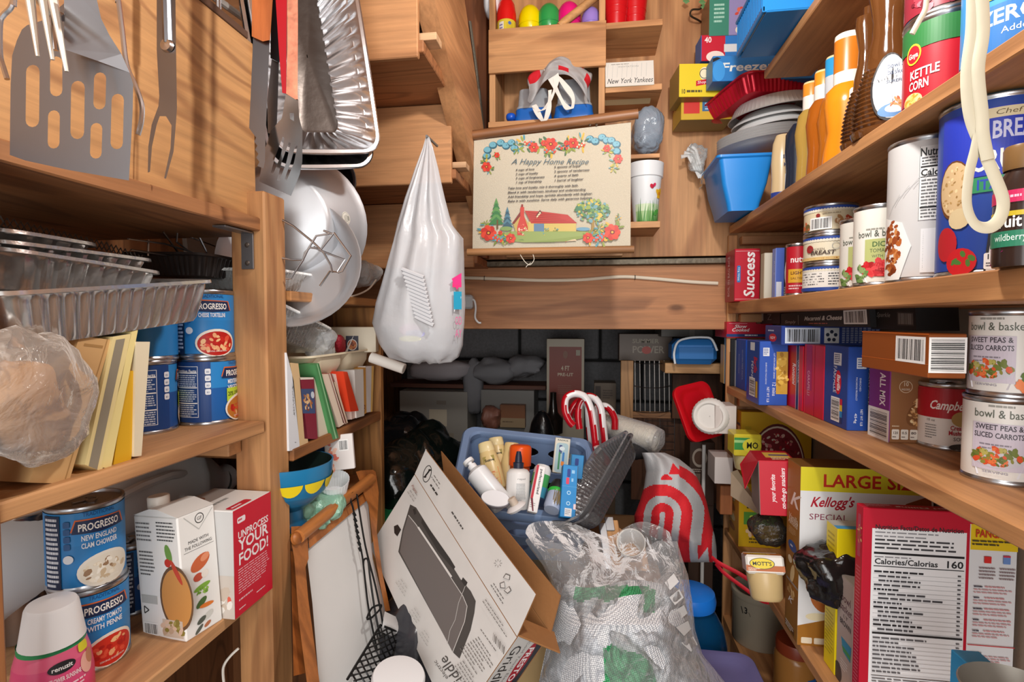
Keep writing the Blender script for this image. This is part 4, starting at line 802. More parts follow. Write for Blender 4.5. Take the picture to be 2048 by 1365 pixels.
# toys and tools on the top of the cubby
def egg(lb, px, py, w, hx):
    c_ = atY(px, py, YF+.045); r = w/2*1.72/FPX; o = root('plastic_egg', T(V((c_.x, c_.y, zt-.016))), lb, 'plastic egg', 'plastic eggs on the top shelf')
    g = G(); m = mat(hx, .2); h = r*3.1; g.lathe([(0, 0)]+[(r*sin(t)*(1-.12*cos(t)), h*(.5-.5*cos(t))) for t in [pi*k/14 for k in range(1, 14)]]+[(0, h)], m, 26); g.obj('egg_shell', o)
    g = G(); g.lathe([(r*1.01, h*.42), (r*1.025, h*.44), (r*1.01, h*.46)], m, 26); g.obj('seam', o)
egg('yellow plastic egg between the red bottle and green egg', 1060, 30, 42, 'f0d800'); egg('green plastic egg right of the yellow one', 1098, 33, 42, '2f9a4c')
egg('hot pink plastic egg behind the wooden stick', 1138, 14, 42, 'e41a78'); egg('lilac plastic egg at the right end behind the wooden stick', 1182, 22, 34, '9880d0')
c_ = atY(1013, 40, YF+.03); o = root('glitter_bottle', T(V((c_.x, c_.y, zt-.026))), 'red capped bottle with a yellow label at the left end of the top shelf', 'bottle')
g = G(); g.lathe([(0, 0), (.028, 0), (.028, .062)], mat('d8c23c', .4), 26); g.obj('label_band', o)
g = G(); g.lathe([(.0285, .062), (.029, .085), (.024, .115), (.012, .138), (0, .143)], mat('d81818', .25), 26); g.obj('cap', o)
p = P(cyl(.028), True); p.rect(-.02, .01, .016, .045, 'e4e0d4'); p.bars(-.018, .05, .012, .034, 4, '6a5a9a', .5); p.rect(.004, .012, .02, .04, 'c9b430'); p.ell(.014, .05, .005, .005, '4a6ab0'); p.done('printed_lettering', o)
g = blob(atY(985, 8, YF+.05), (.026, .04, .05), mat('eef0f4', .6), .25, 7, 4); tag(g.obj('white_cloth'), 'white cloth bundle at the upper left corner of the cubby', 'cloth')
g = G(); a, b = atY(1118, 52, YF-.005), atY(1212, -22, YF+.03); g.tube([a, a.lerp(b, .1), b], [.009, .0115, .0115], wood('x', 'd0a060', '96642c', 5, .1), 14); tag(g.obj('wooden_stick'), 'round wooden stick lying slantwise over the plastic eggs', 'stick')
for i, px in enumerate((1232, 1268)):
    c_ = atY(px, 40, YF+.05+.02*i); zz = zy(56, 1260)+.017; o = root('plastic_cup', T(V((c_.x, c_.y-.02, zz))), ('left red plastic cup on the right cubby shelf', 'right red plastic cup on the right cubby shelf')[i], 'cup', 'red plastic cups')
    g = G(); g.lathe([(0, 0), (.026, 0), (.0275, .004), (.036, .085), (.044, .12), (.045, .12), (.0445, .118), (.035, .085), (.026, .006), (0, .005)], mat('c8141c', .25), 30); g.obj('cup_body', o)
    g = G(); 
    for z in (.03, .05): g.lathe([(.0275+.0105*z/.1, z), (.0283+.0105*z/.1, z+.002), (.028+.0105*z/.1, z+.004)], mat('c8141c', .25), 30)
    g.obj('ring', o)
# tubs with blue lids, folded apron, card box
for i, (px, py, w, d, h, lb) in enumerate(((1068, 240, .10, .09, .058, 'clear food tub with blue lid in the cubby, left one'), (1148, 240, .105, .10, .075, 'clear food tub in the cubby beneath the folded apron, right one'))):
    c_ = atY(px, py, YF+.055); o = root('food_tub', T(V((c_.x, YF+.058, zb+.001+.012))), lb, 'food container', 'tubs in the cubby')
    g = G(); rr_ = lambda s, z: [(x, y, z) for x, y in rrect(-w/2*s, -d/2*s, w/2*s, d/2*s, .02, 5)]
    g.loft([rr_(.9, .03), rr_(1, .03), rr_(1.0, .036), rr_(.93, .04), rr_(.85, .03+h), rr_(.5, .034+h), rr_(.01, .034+h)], film('dfe3e8', .6, .2, .15, 20), True, True); g.obj('tub', o)
    g = G(); g.loft([rr_(1.0, -.011), rr_(1.1, -.008), rr_(1.12, .0), rr_(1.06, .012), rr_(1.04, .028), rr_(.98, .03)], mat('1d64b8', .3), True, True, True); g.obj('lid', o)
g = blob(atY(1022, 242, YF+.012)+V((0, .0, .008)), (.014, .02, .012), mat('1556c8', .3), .2, 6, 3); tag(g.obj('blue_bag_end'), 'bright blue plastic scrap at the lower left of the cubby', 'plastic wrap')
# apron: grey fabric with red shapes
def apron_m(u, v):
    k = int(u*60); q = NZ.noise(V((u*9, v*5, 3)))
    return mat('c41626', .8) if (.1 < v < .38 and (u*7) % 1 < .42) or (v > .62 and q > .18) else mat('a8a6a6', .85, bump=.2, bs=200)
AC = atY(1118, 165, YF+.0); o = root('folded_apron', T(AC), 'folded grey and red apron with white straps stuffed over the food tubs', 'apron')
g = G(); nu, nv = 48, 30
def apf(u, v):
    a = -pi*.05+pi*1.1*u; x = .088*cos(a)*(-1); z = .052*sin(a)*(1-.25*v)+.052-.1*v*(1+.25*sin(u*9)); y = .05-.115*sin(pi*min(1, v*1.2)/1.0*.55)+.010*sin(u*17+v*5)+.012*NZ.noise(V((u*6, v*6, 1)))
    return (x*(1+.08*sin(v*6)), y+.03, z-.005)
g.grid(apf, nu, nv, lambda u, v: mat('c41626', .8) if (.12 < u < .32 and .25 < v < .62) or (.62 < u < .74 and .2 < v < .45 and (u-.62) < (v-.2)*.6) or (u > .82 and .45 < v < .7) or (.5 < u < .6 and .72 < v < .9) else mat('a9a7a7', .85, bump=.2, bs=200)); g.obj('fabric', o)
STP = mat('e4e0d8', .7)
for pl in ([(1092, 138), (1108, 170), (1128, 208), (1142, 218), (1146, 196), (1128, 168), (1112, 150)], [(1110, 140), (1112, 170), (1098, 205), (1082, 222), (1068, 214)], [(1068, 210), (1080, 234), (1090, 242), (1098, 214), (1100, 180)]):
    pts = spl([atY(x, y, YF-.028-.004*(i % 2)) for i, (x, y) in enumerate(pl)], 6); vs = []
    g = G(); 
    for i, q in enumerate(pts): tw = .0062*(1+.3*sin(i*.5)); vs += [q+V((-tw, .002*sin(i), -tw*.3)), q+V((tw, -.002*sin(i), tw*.3))]
    fs = [(2*i, 2*i+1, 2*i+3, 2*i+2) for i in range(len(pts)-1)]
    n0 = len(vs); vs += [v_+V((0, .0012, 0)) for v_ in vs]; fs += [tuple(n0+j for j in f[::-1]) for f in fs]
    g.add(vs, fs, STP, True); c2 = g.obj('strap', o); c2.location = -AC
A = atY(1211, 174, YF-.01); B = atY(1308, 160, YF-.006); w_ = (B-A).length; mw = up_frame(A, B) @ RX(-14)
def nyy(p):
    p.rect(0, 0, w_, .078, 'dcdad2'); p.bars(w_*.12, .074, w_*.6, .006, 1, '9a9a94', .4); p.text('INVITATION', w_*.48, .060, .005, '9a9c98', w_*.42)
    for k in range(9): p.line(w_*(.04+.1*k), .028, w_*(.06+.1*k), .072, .0006, 'a8b0b0')
    p.text('New York Yankees', w_*.5, .009, .017, '20222a', w_*.94, sh=.35)
o = carton('card_box', 'small white card box with black script lettering on the right cubby shelf', 'box', mw, w_, .085, .078, {'*': 'd8d2c4', 'x+': 'b9a888', 'z-': 'b8a27c'}, [('front', nyy)])
# ---------------------------------------------------------------- cloth banner
ys = lambda x, y: 1.40+.0016*sin(x*.035+.4)+.0012*sin(y*.05)
SX = lambda u, v: (945+(1-v)*3+u*(316-(1-v)*2), (281+(245-281)*u)*(1-v)+(500-8*u)*v)
o = root('cloth_banner', T(atY(1100, 500, 1.40)), 'linen wall banner printed with flowers, a poem and a red farmhouse', 'wall hanging'); off = -o.location
LIN = mat('c6bda9', .85, bump=.35, bs=420, var=.05)
def cl(u, v): x, y = SX(u, v); return atY(x, y, ys(x, y))
g = G(); g.grid(lambda u, v: cl(u, 1-v), 40, 24, LIN); g.grid(lambda u, v: cl(u, v)+V((0, .0012, 0)), 40, 24, LIN); hang(g, 'linen_cloth', o, off)
DW = wood('x', '9a6a3c', '64401f', 4, .1, .45)
g = G(); g.tube([atY(935, 272, 1.397), atY(1276, 228, 1.397)], .0125, DW, 14); hang(g, 'top_rod', o, off)
g = G(); g.tube([atY(935, 505, 1.397), atY(1268, 499, 1.397)], .0098, wood('x', 'b98850', '7a5228', 4, .1), 14); hang(g, 'bottom_rod', o, off)
g = G(); g.tube(spl([atY(1040, 509, 1.395), atY(1050, 524, 1.39), atY(1060, 530, 1.39), atY(1068, 520, 1.39), atY(1066, 509, 1.395)], 5), .0009, mat('e6e0d0', .7), 5); g.tube(spl([atY(1062, 526, 1.39), atY(1054, 532, 1.39), atY(1052, 535, 1.39)], 4), .0009, mat('e6e0d0', .7), 5); hang(g, 'loose_thread', o, off)
for px in (1180, 1193): g = G(); g.lathe([(0, .003), (.0032, .002), (.0036, 0)], mat('4a3c30', .4, .6), 10, T(atY(px, 250, 1.3955)+off) @ RX(90)); g.obj('tack', o)
def sfn(u, v, l):
    x, y = 920+u/3.25, 220+(1365-v)/3.25; return atY(x, y, ys(x, y)-.0006-EPS*.5*l)+off
p = P(sfn); Y = lambda y: 1365-y; TEAL, TEAL2, RED, YEL, LEAF, DK, NAV = '4f8f9c', '2f5f70', 'c03024', 'd8a83c', '7a8a3a', '3a4a52', '2c3c50'
def flower(x, y, r, c=RED, n=6):
    for k in range(n): p.ell(x+r*.55*cos(6.283*k/n), Y(y)+r*.55*sin(6.283*k/n), r*.5, r*.42, c if k % 2 else 'd8442c', 12, 0, 360*k/n)
    p.ell(x, Y(y), r*.32, r*.3, '7a1c18', 10); p.ell(x, Y(y), r*.16, r*.15, YEL, 8)
def leaves(x, y, r, n, seed, cs=(LEAF, '8f9a44', YEL, '4a6a48', TEAL)):
    rd = random.Random(seed)
    for _ in range(n): a = rd.uniform(0, 360); q = rd.uniform(.3, 1)*r; p.ell(x+q*cos(radians(a)), Y(y)+q*sin(radians(a)), r*.34, r*.12, rd.choice(cs), 8, 0, a)
rb = [(175, 300), (180, 262), (215, 230), (265, 215), (300, 235), (335, 215), (355, 250)]
for x, y in rb: p.ell(x, Y(y), 27, 24, TEAL2, 14); p.ell(x-3, Y(y)+4, 22, 18, '6aa6b8', 14)
for x, y in [(845, 190), (880, 205), (925, 180), (955, 200), (985, 200), (1018, 225), (1020, 270)]: p.ell(x, Y(y), 28, 25, TEAL2, 14); p.ell(x-3, Y(y)+4, 22, 18, '6aa6b8', 14)
for i, (x, y, r) in enumerate([(420, 225, 55), (520, 240, 60), (600, 240, 70), (700, 225, 60), (790, 215, 55), (380, 250, 40), (570, 265, 40), (735, 245, 45), (170, 340, 40), (240, 300, 25), (960, 270, 40), (1015, 340, 40), (190, 390, 30), (1000, 380, 30)]): leaves(x, y, r, 12, i)
for x, y, r in [(590, 222, 42), (735, 215, 34), (480, 243, 32), (240, 293, 18), (172, 370, 32), (955, 250, 24), (1028, 318, 30), (545, 215, 20), (692, 215, 18)]: flower(x, y, r)
for x, y, c_ in [(430, 215, 'c8c0a0'), (655, 245, '5a8aa0'), (770, 235, 'd8d0b8'), (800, 225, 'e0d8c4'), (460, 215, '6a8ab0'), (690, 245, NAV), (560, 268, '5f98a4'), (610, 268, '5f98a4')]: flower(x, y, 15, c_, 5)
p.text('A Happy Home Recipe', 583, Y(352), 36, '3f5a66', 500, 'c', 0, .42, 0)
TXT = '3c3a3a'
for i, t in enumerate(('4 cups of love', '2 cups of loyalty', '3 cups of forgiveness', '1 cup of friendship')): p.text(t, 362, Y(397+27*i-2*0), 14, TXT, (122, 145, 188, 170)[i], 'l', 1, .15, 3)
for i, t in enumerate(('5 spoons of hope', '2 spoons of tenderness', '4 quarts of faith', '1 barrel of laughter')): p.text(t, 612, Y(378+29*i), 14, TXT, (168, 230, 158, 190)[i], 'l', 1, .15, 3)
for i, (t, w_) in enumerate((('Take love and loyalty, mix it thoroughly with faith.', 460), ('Blend it with tenderness, kindness and understanding.', 510), ('Add friendship and hope, sprinkle abundantly with laughter.', 552), ('Bake it with sunshine. Serve daily with generous helpings.', 552))): p.text(t, 311, Y(516+28*i), 14, TXT, w_, 'l', 1, .15, 2.4)
# trees and farmhouse
def pine(x, y, w, h, cs):
    for k in range(6): z = k/6; p.poly([(x-w*(1-z*.85)/2, Y(y)+h*z*.92), (x+w*(1-z*.85)/2, Y(y)+h*z*.92), (x, Y(y)+h*(z*.9+.3))], cs[k % len(cs)])
p.rect(238, Y(775), 10, 60, '6a5030'); pine(236, 745, 110, 165, ('3f7a48', '5f9454')); pine(308, 765, 80, 130, ('35586a', '4f7a8c'))
p.poly([(140, Y(835)), (330, Y(790)), (800, Y(790)), (960, Y(800)), (700, Y(855)), (420, Y(862))], '8fa05a'); p.poly([(380, Y(845)), (520, Y(815)), (620, Y(860)), (480, Y(862))], '6f8a48')
p.poly([(600, Y(822)), (700, Y(800)), (760, Y(850)), (640, Y(858))], 'd8c0a0'); p.blobs(670, Y(835), 60, 18, 26, ['c8583c', 'e4d0b0', 'b8452c'], 8, 4)
p.poly([(445, Y(795)), (445, Y(725)), (520, Y(738)), (755, Y(738)), (755, Y(790)), (520, Y(798))], 'c8b060'); p.rect(480, Y(795), 160, 55, '5a7a98'); p.rect(700, Y(785), 52, 42, '5a7a98')
for k in range(7): p.rect(488+22*k, Y(792), 6, 48, 'd8d0a0')
p.poly([(345, Y(735)), (398, Y(665)), (445, Y(740)), (445, Y(795)), (360, Y(790))], 'b8a058'); p.poly([(420, Y(655)), (525, Y(660)), (700, Y(682)), (762, Y(738)), (462, Y(738))], 'b03026')
for k in range(5): p.line(440+6*k, Y(668+14*k), 700+14*k, Y(690+10*k), 2, '8a2018')
p.poly([(338, Y(738)), (396, Y(655)), (420, Y(655)), (352, Y(742))], '7a2a20'); p.poly([(372, Y(815)), (372, Y(760)), (392, Y(690)), (392, Y(632)), (417, Y(632)), (417, Y(690)), (440, Y(760)), (440, Y(815))], 'c0392c'); p.rect(398, Y(632), 12, 18, '8a2018')
p.blobs(406, Y(780), 30, 38, 40, ['d8604c', 'e8d0b8', '9a2018'], 5, 2)
p.poly([(498, Y(712)), (498, Y(685)), (520, Y(655)), (540, Y(685)), (540, Y(712))], 'e0d8b0'); p.rect(512, Y(705), 16, 20, '4a7a88'); p.poly([(492, Y(688)), (520, Y(650)), (546, Y(688)), (540, Y(692)), (520, Y(662)), (498, Y(692))], '5a2018')
p.poly([(850, Y(810)), (856, Y(740)), (820, Y(690)), (830, Y(688)), (860, Y(725)), (880, Y(680)), (888, Y(684)), (872, Y(740)), (880, Y(805))], '9a7a34')
p.blobs(862, Y(655), 112, 70, 190, ['5f8a50', '8fa04a', '4a7a5a', '6a98a0', 'c8b048', '3f6a48'], 13, 7, .7)
p.ell(800, Y(775), 45, 12, '6a98b0'); p.ell(300, Y(772), 40, 14, '7f9a5a')
for i, (x, y, r) in enumerate([(180, 790, 55), (250, 835, 50), (320, 830, 40), (160, 745, 30), (840, 830, 50), (920, 830, 60), (1000, 770, 60), (1030, 705, 25), (900, 770, 40), (560, 790, 25), (620, 785, 20)]): leaves(x, y, r, 13, 40+i)
for x, y, r in [(185, 800, 50), (330, 835, 32), (990, 795, 52), (832, 832, 34), (262, 800, 14)]: flower(x, y, r, RED, 7)
for x, y in [(240, 840), (225, 825), (262, 845), (905, 825), (930, 815), (920, 840), (880, 840)]: flower(x, y, 17, '6a9ab0', 5)
p.done('printed_picture', o)
# ---------------------------------------------------------------- flower pot and grey bag right of the banner
c_ = atY(1290, 440, YF+.055); c_.z = zp; o = root('flower_pot', T(c_), 'white pot painted with daffodils on the small shelf right of the banner', 'pot')
PW = mat('e8ecee', .4); g = G(); g.lathe([(0, .001), (.033, .001), (.034, .002), (.046, .132), (.050, .134), (.052, .170), (.0525, .174), (.049, .174), (.046, .14), (0, .02)], [PW]*8+[mat('b8bcc0', .5)]*2, 40); g.obj('pot_body', o)
p = P(lambda u, v, l: ((.0342+.0118*v/.13+EPS*2*l)*sin(u/.042+.32), -(.0342+.0118*v/.13+EPS*2*l)*cos(u/.042+.32), v), True)
p.rect(-.05, .004, .10, .05, 'cfe0bc'); p.rect(-.05, .004, .10, .03, 'a8c890')
rd = random.Random(5)
for k in range(14): x = -.045+.0068*k; h = rd.uniform(.035, .075); p.poly([(x, .004), (x+.006, .004), (x+rd.uniform(-.006, .012), h)], rd.choice(['4a8a3c', '6aa24a', '3a7838']))
for dx, dy in ((0, 0), (.007, .004), (-.006, .005), (.001, -.008), (.003, .010)): p.ell(.026+dx, .083+dy, .0085, .005, 'e6b422', 12, 0, dx*9000)
p.ell(.027, .084, .0045, .0045, 'd8801c'); p.ell(.0, .102, .005, .007, 'c4203c', 12, 0, 30); p.ell(.007, .106, .004, .006, 'd8305a', 12, 0, -30); p.line(.003, .096, .005, .11, .001, '3a2a2a'); p.ell(.02, .03, .012, .007, '4f9a40', 12, 0, 40); p.done('painted_flowers', o)
g = blob(atY(1296, 268, YF+.06), (.048, .05, .068), film('a4b4c4', .4, .12, 1., 16), .35, 9, 14, 34, 24); tag(g.obj('plastic_bag'), 'grey-blue crinkled plastic bag behind the right end of the banner rod', 'bag')
# ---------------------------------------------------------------- cable, plug, hook
YB = 1.712; g = G(); g.tube(spl([atY(x, y, YB) for x, y in ((905, 556), (930, 556), (1000, 558), (1080, 561), (1160, 560), (1240, 554), (1300, 557), (1380, 564), (1436, 567))], 6), .0052, mat('e0d2bc', .5), 8, flat=.6); o = tag(g.obj('electric_cable'), 'cream flat electric cable stapled along the rear beam', 'cable')
for px, py in ((969, 557), (1270, 555)):
    q = atY(px, py, YB); g = G(); g.tube([q+V((0, .006, .007)), q+V((0, -.005, .0065)), q+V((0, -.005, -.0065)), q+V((0, .006, -.007))], .0011, mat('5a5048', .4, .8), 5); g.obj('staple', o)
q = atY(940, 605, 1.70); o = root('wall_plug', T(q), 'grey plug with a white cord at the beam beside the hanging bag', 'plug'); g = G().box((-.018, -.02, -.022), (.012, .018, .024), mat('b8babc', .3), .006); g.obj('housing', o)
g = G(); g.tube(spl([(.008, -.01, .01), (.018, -.012, .004), (.022, -.012, -.02), (.02, -.012, -.05), (.03, -.012, -.066), (.04, -.012, -.068)], 6), .0034, mat('dfe0e0', .45), 8); g.obj('cord', o)
for (px, py) in ((1357, 38),):
    o = root('wall_hook', T(atY(1400, 35, 1.715)), 'dark metal hook with a green leaf on the plywood wall', 'hook'); off = -o.location
    g = G(); g.tube(spl([atY(1402, 44, 1.715), atY(1396, 40, 1.69), atY(1382, 32, 1.67), atY(1381, 24, 1.67), atY(1386, 19, 1.67), atY(1400, 18, 1.675), atY(1404, 10, 1.68)], 6), .0028, mat('4f473c', .4, .8), 8); hang(g, 'hook_wire', o, off)
    g = G(); 
    for a, b in ((1372, 2), (1404, 4), (1408, 14)): g.add([atY(a-7, b, 1.67), atY(a, b-7, 1.665), atY(a+8, b+1, 1.67), atY(a, b+6, 1.672)], [(0, 1, 2, 3)], mat('4a7a34', .5))
    hang(g, 'leaf', o, off)
# ---------------------------------------------------------------- dark recess under the beam
q0 = atY(780, 770, 2.42); q1 = atY(1092, 772, 2.42); pl_ = tag(G().box((q0.x, 2.42, q0.z-.012), (q1.x, 2.62, q0.z+.008), wood('x', '7a4a30', '482818', 5, .5), .002).obj('wooden_ledge', None), 'dark red-brown plank shelf across the recess wall', 'shelf')
for lb, px, py, rad, s in (('grey cloth heap on the left of the recess plank', 885, 742, (.145, .09, .05), 3), ('dark grey cloth heap in the middle of the recess plank', 990, 742, (.11, .09, .06), 4), ('grey cloth hanging down over the recess plank edge', 945, 775, (.05, .05, .13), 6), ('charcoal cloth folded at the right of the recess plank', 1045, 735, (.09, .08, .05), 8)):
    q = atY(px, py, 2.40); tag(blob(q, rad, mat('b8b2b6' if s == 3 else '8a8a8e', .85), .4, 9, s).obj('cloth_heap'), lb, 'cloth')
def rbox(nm, lb, ct, px, Yv, dep, cols, fn=None, grp=None, foot=False):
    (x0, y0, x1, y1) = px; A = atY(x0, y1, Yv); B = atY(x1, y1, Yv); Cc = atY(x0, y0, Yv); w_ = B.x-A.x; h_ = Cc.z-A.z
    o_ = carton(nm, lb, ct, T(A), w_, dep, h_, cols, [('front', lambda p: fn(p, w_, h_))] if fn else [], grp)
    if foot: G().box((0, 0, -A.z), (w_, dep, 0), mat(cols['*'], .5)).obj('lower_body', o_)
    return o_
rbox('storage_bin', 'dim grey storage bin below the recess plank, left', 'bin', (800, 782, 935, 880), 2.36, .2, {'*': 'a09c94'}, lambda p, w, h: (p.rect(w*.44, h*.3, w*.26, h*.34, 'd0c6b0'), p.rect(w*.6, h*.02, w*.2, h*.15, '9a9282'), p.rect(w*.55, h*.74, w*.14, h*.08, '8f877c')))
rbox('storage_bin', 'dim grey storage bin below the recess plank, right', 'bin', (962, 780, 1068, 870), 2.38, .2, {'*': '8c8a86'}, None)
rbox('cardboard_box', 'small brown cardboard box with a pale lower band in the recess', 'box', (1000, 810, 1050, 855), 2.34, .1, {'*': '8a5a3c'}, lambda p, w, h: (p.rect(0, 0, w, h*.42, '9c8566'), p.bars(w*.1, h*.3, w*.7, h*.1, 1, '6d5a44')))
tag(blob(atY(982, 835, 2.33), (.045, .05, .05), mat('8a5a4a', .5, bump=.8, bs=60), .4, 9, 11).obj('tinsel_bundle'), 'reddish tinsel bundle beside the brown recess box', 'decoration')
rbox('tree_box', 'tall maroon box with cream border standing in the recess', 'box', (1093, 678, 1168, 835), 2.30, .10, {'*': 'a89e8a', 'y-': 'b8ad98'}, lambda p, w, h: (p.rect(w*.07, h*.0, w*.86, h*.9, '8a3c2e'), p.rect(w*.78, h*.79, w*.11, h*.07, 'a89e8a'), p.ell(w*.5, h*.8, w*.06, h*.05, '8a5a44'), p.text('4 FT', w*.5, h*.6, h*.06, 'cfc0a8', w*.22, bold=1), p.text('PRE-LIT', w*.5, h*.53, h*.04, 'cfc0a8', w*.42, bold=1), p.bars(w*.3, h*.42, w*.4, h*.12, 5, '94604c', .35, 3)), None, True)
rbox('tool_box', 'worn cardboard box lettered POWER on the rack shelf', 'box', (1238, 668, 1344, 722), 2.10, .10, {'*': '5c4a3c'}, lambda p, w, h: (p.text('SUMMER', w*.5, h*.66, h*.16, '938a78', w*.5, bold=1), p.text('POWER', w*.55, h*.3, h*.26, '94897a', w*.6, bold=1), p.ell(w*.52, h*.4, w*.09, h*.14, 'a8382c')))
rbox('cardboard_box', 'small dim cardboard box beside the rack upright', 'box', (1188, 766, 1232, 830), 2.22, .1, {'*': '6c5c4c'}, lambda p, w, h: (p.rect(w*.05, h*.4, w*.25, h*.5, '3a2c24'), p.bars(w*.4, h*.8, w*.5, h*.3, 4, '4a3a30', .5)), None, True)
q = atY(1150, 800, 2.18); g = G(); g.lathe([(0, 0), (.04, 0), (.042, .06), (.02, .085), (.013, .14), (.013, .17), (0, .172)], mat('17120f', .2), 24); tag(g.obj('dark_bottle', None, T(q+V((-.09, 0, -.14)))), 'dark glass bottle standing in front of the maroon box', 'bottle')
g = blob(atY(1085, 850, 2.1)-V((0, 0, .45)), (.08, .09, .52), mat('141416', .2, bump=.8, bs=20), .3, 9, 13); tag(g.obj('black_bag'), 'black plastic bag behind the blue crate', 'bag')
q = atT(838, 985, 1.70); g = blob(q, (.14, .2, .2), mat('0d1412', .12, bump=1., bs=16, coat=.4), .4, 10, 21, 40, 28); tag(g.obj('garbage_bag'), 'large shiny black-green garbage bag left of the griddle box', 'bag')
q = atT(822, 900, 1.85); g = blob(q, (.11, .16, .12), mat('121416', .14, bump=1., bs=16, coat=.4), .4, 10, 22, 36, 24); tag(g.obj('garbage_bag'), 'black garbage bag heaped higher, against the bookshelf end panel', 'bag')
# rack with wire baskets
RK = root('wooden_rack', T(atY(1320, 900, 2.0)), 'wooden rack with chrome wire baskets right of the recess', 'rack'); off = -RK.location
LW = wood('z', 'b98e58', '7a5a30', 4, .6)
def rk(px, Y0, dep, m, nm='upright'):
    (x0, y0, x1, y1) = px; A = atY(x0, y1, Y0); B = atY(x1, y0, Y0); part(G().box((A.x, Y0, A.z), (B.x, Y0+dep, B.z), m, .0015), nm, RK)
rk((1241, 722, 1267, 838), 1.98, .03, LW); rk((1262, 826, 1342, 836), 1.985, .02, wood('x', 'a87a48', '6a4824'), 'crossbar'); rk((1330, 728, 1446, 747), 1.90, .14, wood('x', 'd0a468', '946834'), 'shelf'); rk((1262, 838, 1446, 1000), 2.12, .012, wood('z', '6b4628', '3d2613', 8, .3), 'back_panel'); rk((1344, 750, 1446, 838), 2.08, .012, wood('z', '6f4828', '3d2613', 8, .3), 'back_panel')
g = G()
for k in range(8): x = 1270+9.7*k; g.tube([atY(x, 722, 1.99+.012*(k % 3)), atY(x+1, 828, 1.99+.012*(k % 3))], .0019, mat('d0cdc8', .3, .6), 5)
for y in (724, 772, 822): g.tube(spl([atY(1268, y, 1.99), atY(1290, y+4, 1.96), atY(1320, y+4, 1.96), atY(1341, y, 1.99)], 6), .0016, WIRE, 5)
hang(g, 'wire_basket', RK, off)
g = G()
for y in (842, 852, 868, 884, 900, 916): g.tube([atY(1292, y, 1.98), atY(1350, y+1, 1.98)], .0015, WIRE, 5)
for x in (1291, 1320, 1349): g.tube([atY(x, 838, 1.98), atY(x, 930, 1.98)], .0015, WIRE, 5)
hang(g, 'wire_shelf', RK, off)
q = atY(1345, 730, 1.86); o = root('cooler_bag', T(q), 'small blue lunch cooler with white piping on the rack shelf', 'cooler bag'); L_ = atY(1436, 730, 1.86).x-q.x; g = G().box((.0, .0, .001), (L_, .12, .088), mat('2f78c0', .55, bump=.1), .02); g.obj('bag_body', o)
g = G(); g.tube(spl([(.008, -.004, .004), (.004, -.005, .04), (.016, -.005, .078), (.05, -.005, .092), (.1, -.005, .095), (L_*.85, -.005, .088), (L_*.97, -.005, .05)], 6), .0038, mat('e4e8ec', .5), 8); g.obj('piping', o)
g = G().box((.02, -.003, .02), (L_*.9, .0, .06), mat('2b70b4', .6), .004); g.obj('pocket', o)
rbox('storage_bin', 'dull flat bin pushed up under the beam at the right', 'bin', (1322, 655, 1426, 674), 2.02, .2, {'*': '4c463e'}, lambda p, w, h: p.rect(w*.55, 0, w*.1, h, '6a6258'))
rbox('printed_carton', 'dark brown printed carton behind the tote, below the red lid', 'box', (1378, 884, 1428, 1010), 1.80, .10, {'*': '4a3428'}, lambda p, w, h: (p.ell(w*.4, h*.75, w*.3, h*.15, 'b8a898'), p.ell(w*.4, h*.75, w*.22, h*.11, '5a3a28'), p.rect(w*.1, h*.1, w*.35, h*.4, '8a7464'), p.bars(w*.1, h*.58, w*.6, h*.06, 2, 'c8b8a8')), None, True)
g = G(); q = atY(1408, 890, 1.77); g.tube([q, V((q.x, q.y, .002))], .006, mat('e4e2de', .4), 10); tag(g.obj('white_rod'), 'thin white rod standing in front of the dark printed carton', 'rod')
# ---------------------------------------------------------------- blue crate and its contents
def rp(x, y, O, n):                               # where the sight line through a pixel meets a plane
    d = ray(x, y); return CP + d*((O-CP).dot(n)/d.dot(n))
def panel(g, out2, holes, fn, nv_, th, m):
    loops = [out2]+list(holes); flat = [[V((p[0], p[1], 0)) for p in l] for l in loops]; tri = tessellate_polygon(flat); al = [p for l in flat for p in l]
    pts = [fn(p.x, p.y) for p in al]; bk = [p-nv_*th for p in pts]; N_ = len(pts); ff = []
    for t in tri:
        a = (pts[t[1]]-pts[t[0]]).cross(pts[t[2]]-pts[t[0]]).dot(nv_); t = tuple(t) if a > 0 else tuple(t)[::-1]; ff += [t, tuple(N_+i for i in t[::-1])]
    o = 0
    for l in loops:
        n = len(l); ff += [(o+i, o+(i+1) % n, N_+o+(i+1) % n, N_+o+i) for i in range(n)]; o += n
    return g.add(pts+bk, ff, m)
BLc = atT(950, 864, 1.50); BRc = atT(1197, 880, 1.52); FRc = atT(1178, 1048, 1.25); FLc = atT(884, 1000, 1.27)
ex = ((BRc-BLc)+(FRc-FLc)).normalized(); ey = ((BLc-FLc)+(BRc-FRc)); ey = (ey-ex*ey.dot(ex)).normalized(); ez = ex.cross(ey)
CL = ((BRc-BLc).length+(FRc-FLc).length)/2; CD = ((BLc-FLc).length+(BRc-FRc).length)/2; CC = (BLc+BRc+FRc+FLc)/4
CB = mat('7f97bd', .36, bump=.03); crm = fr(CC, ex, ey, ez)
cr_o = root('laundry_crate', crm, 'blue plastic crate with oval holes, tilted and full of toiletries', 'crate')
hl, hd_ = CL/2, CD/2; ch = .24
oval = lambda cx, cy, rx, ry: [(cx+rx*cos(2*pi*i/16), cy+ry*sin(2*pi*i/16)) for i in range(16)]
def side(nm, fn, nv_, wd, hs): g = G(); panel(g, [(-wd, -ch), (wd, -ch), (wd, 0), (-wd, 0)], hs, fn, V(nv_), .004, CB); g.obj(nm, cr_o)
tp = .10
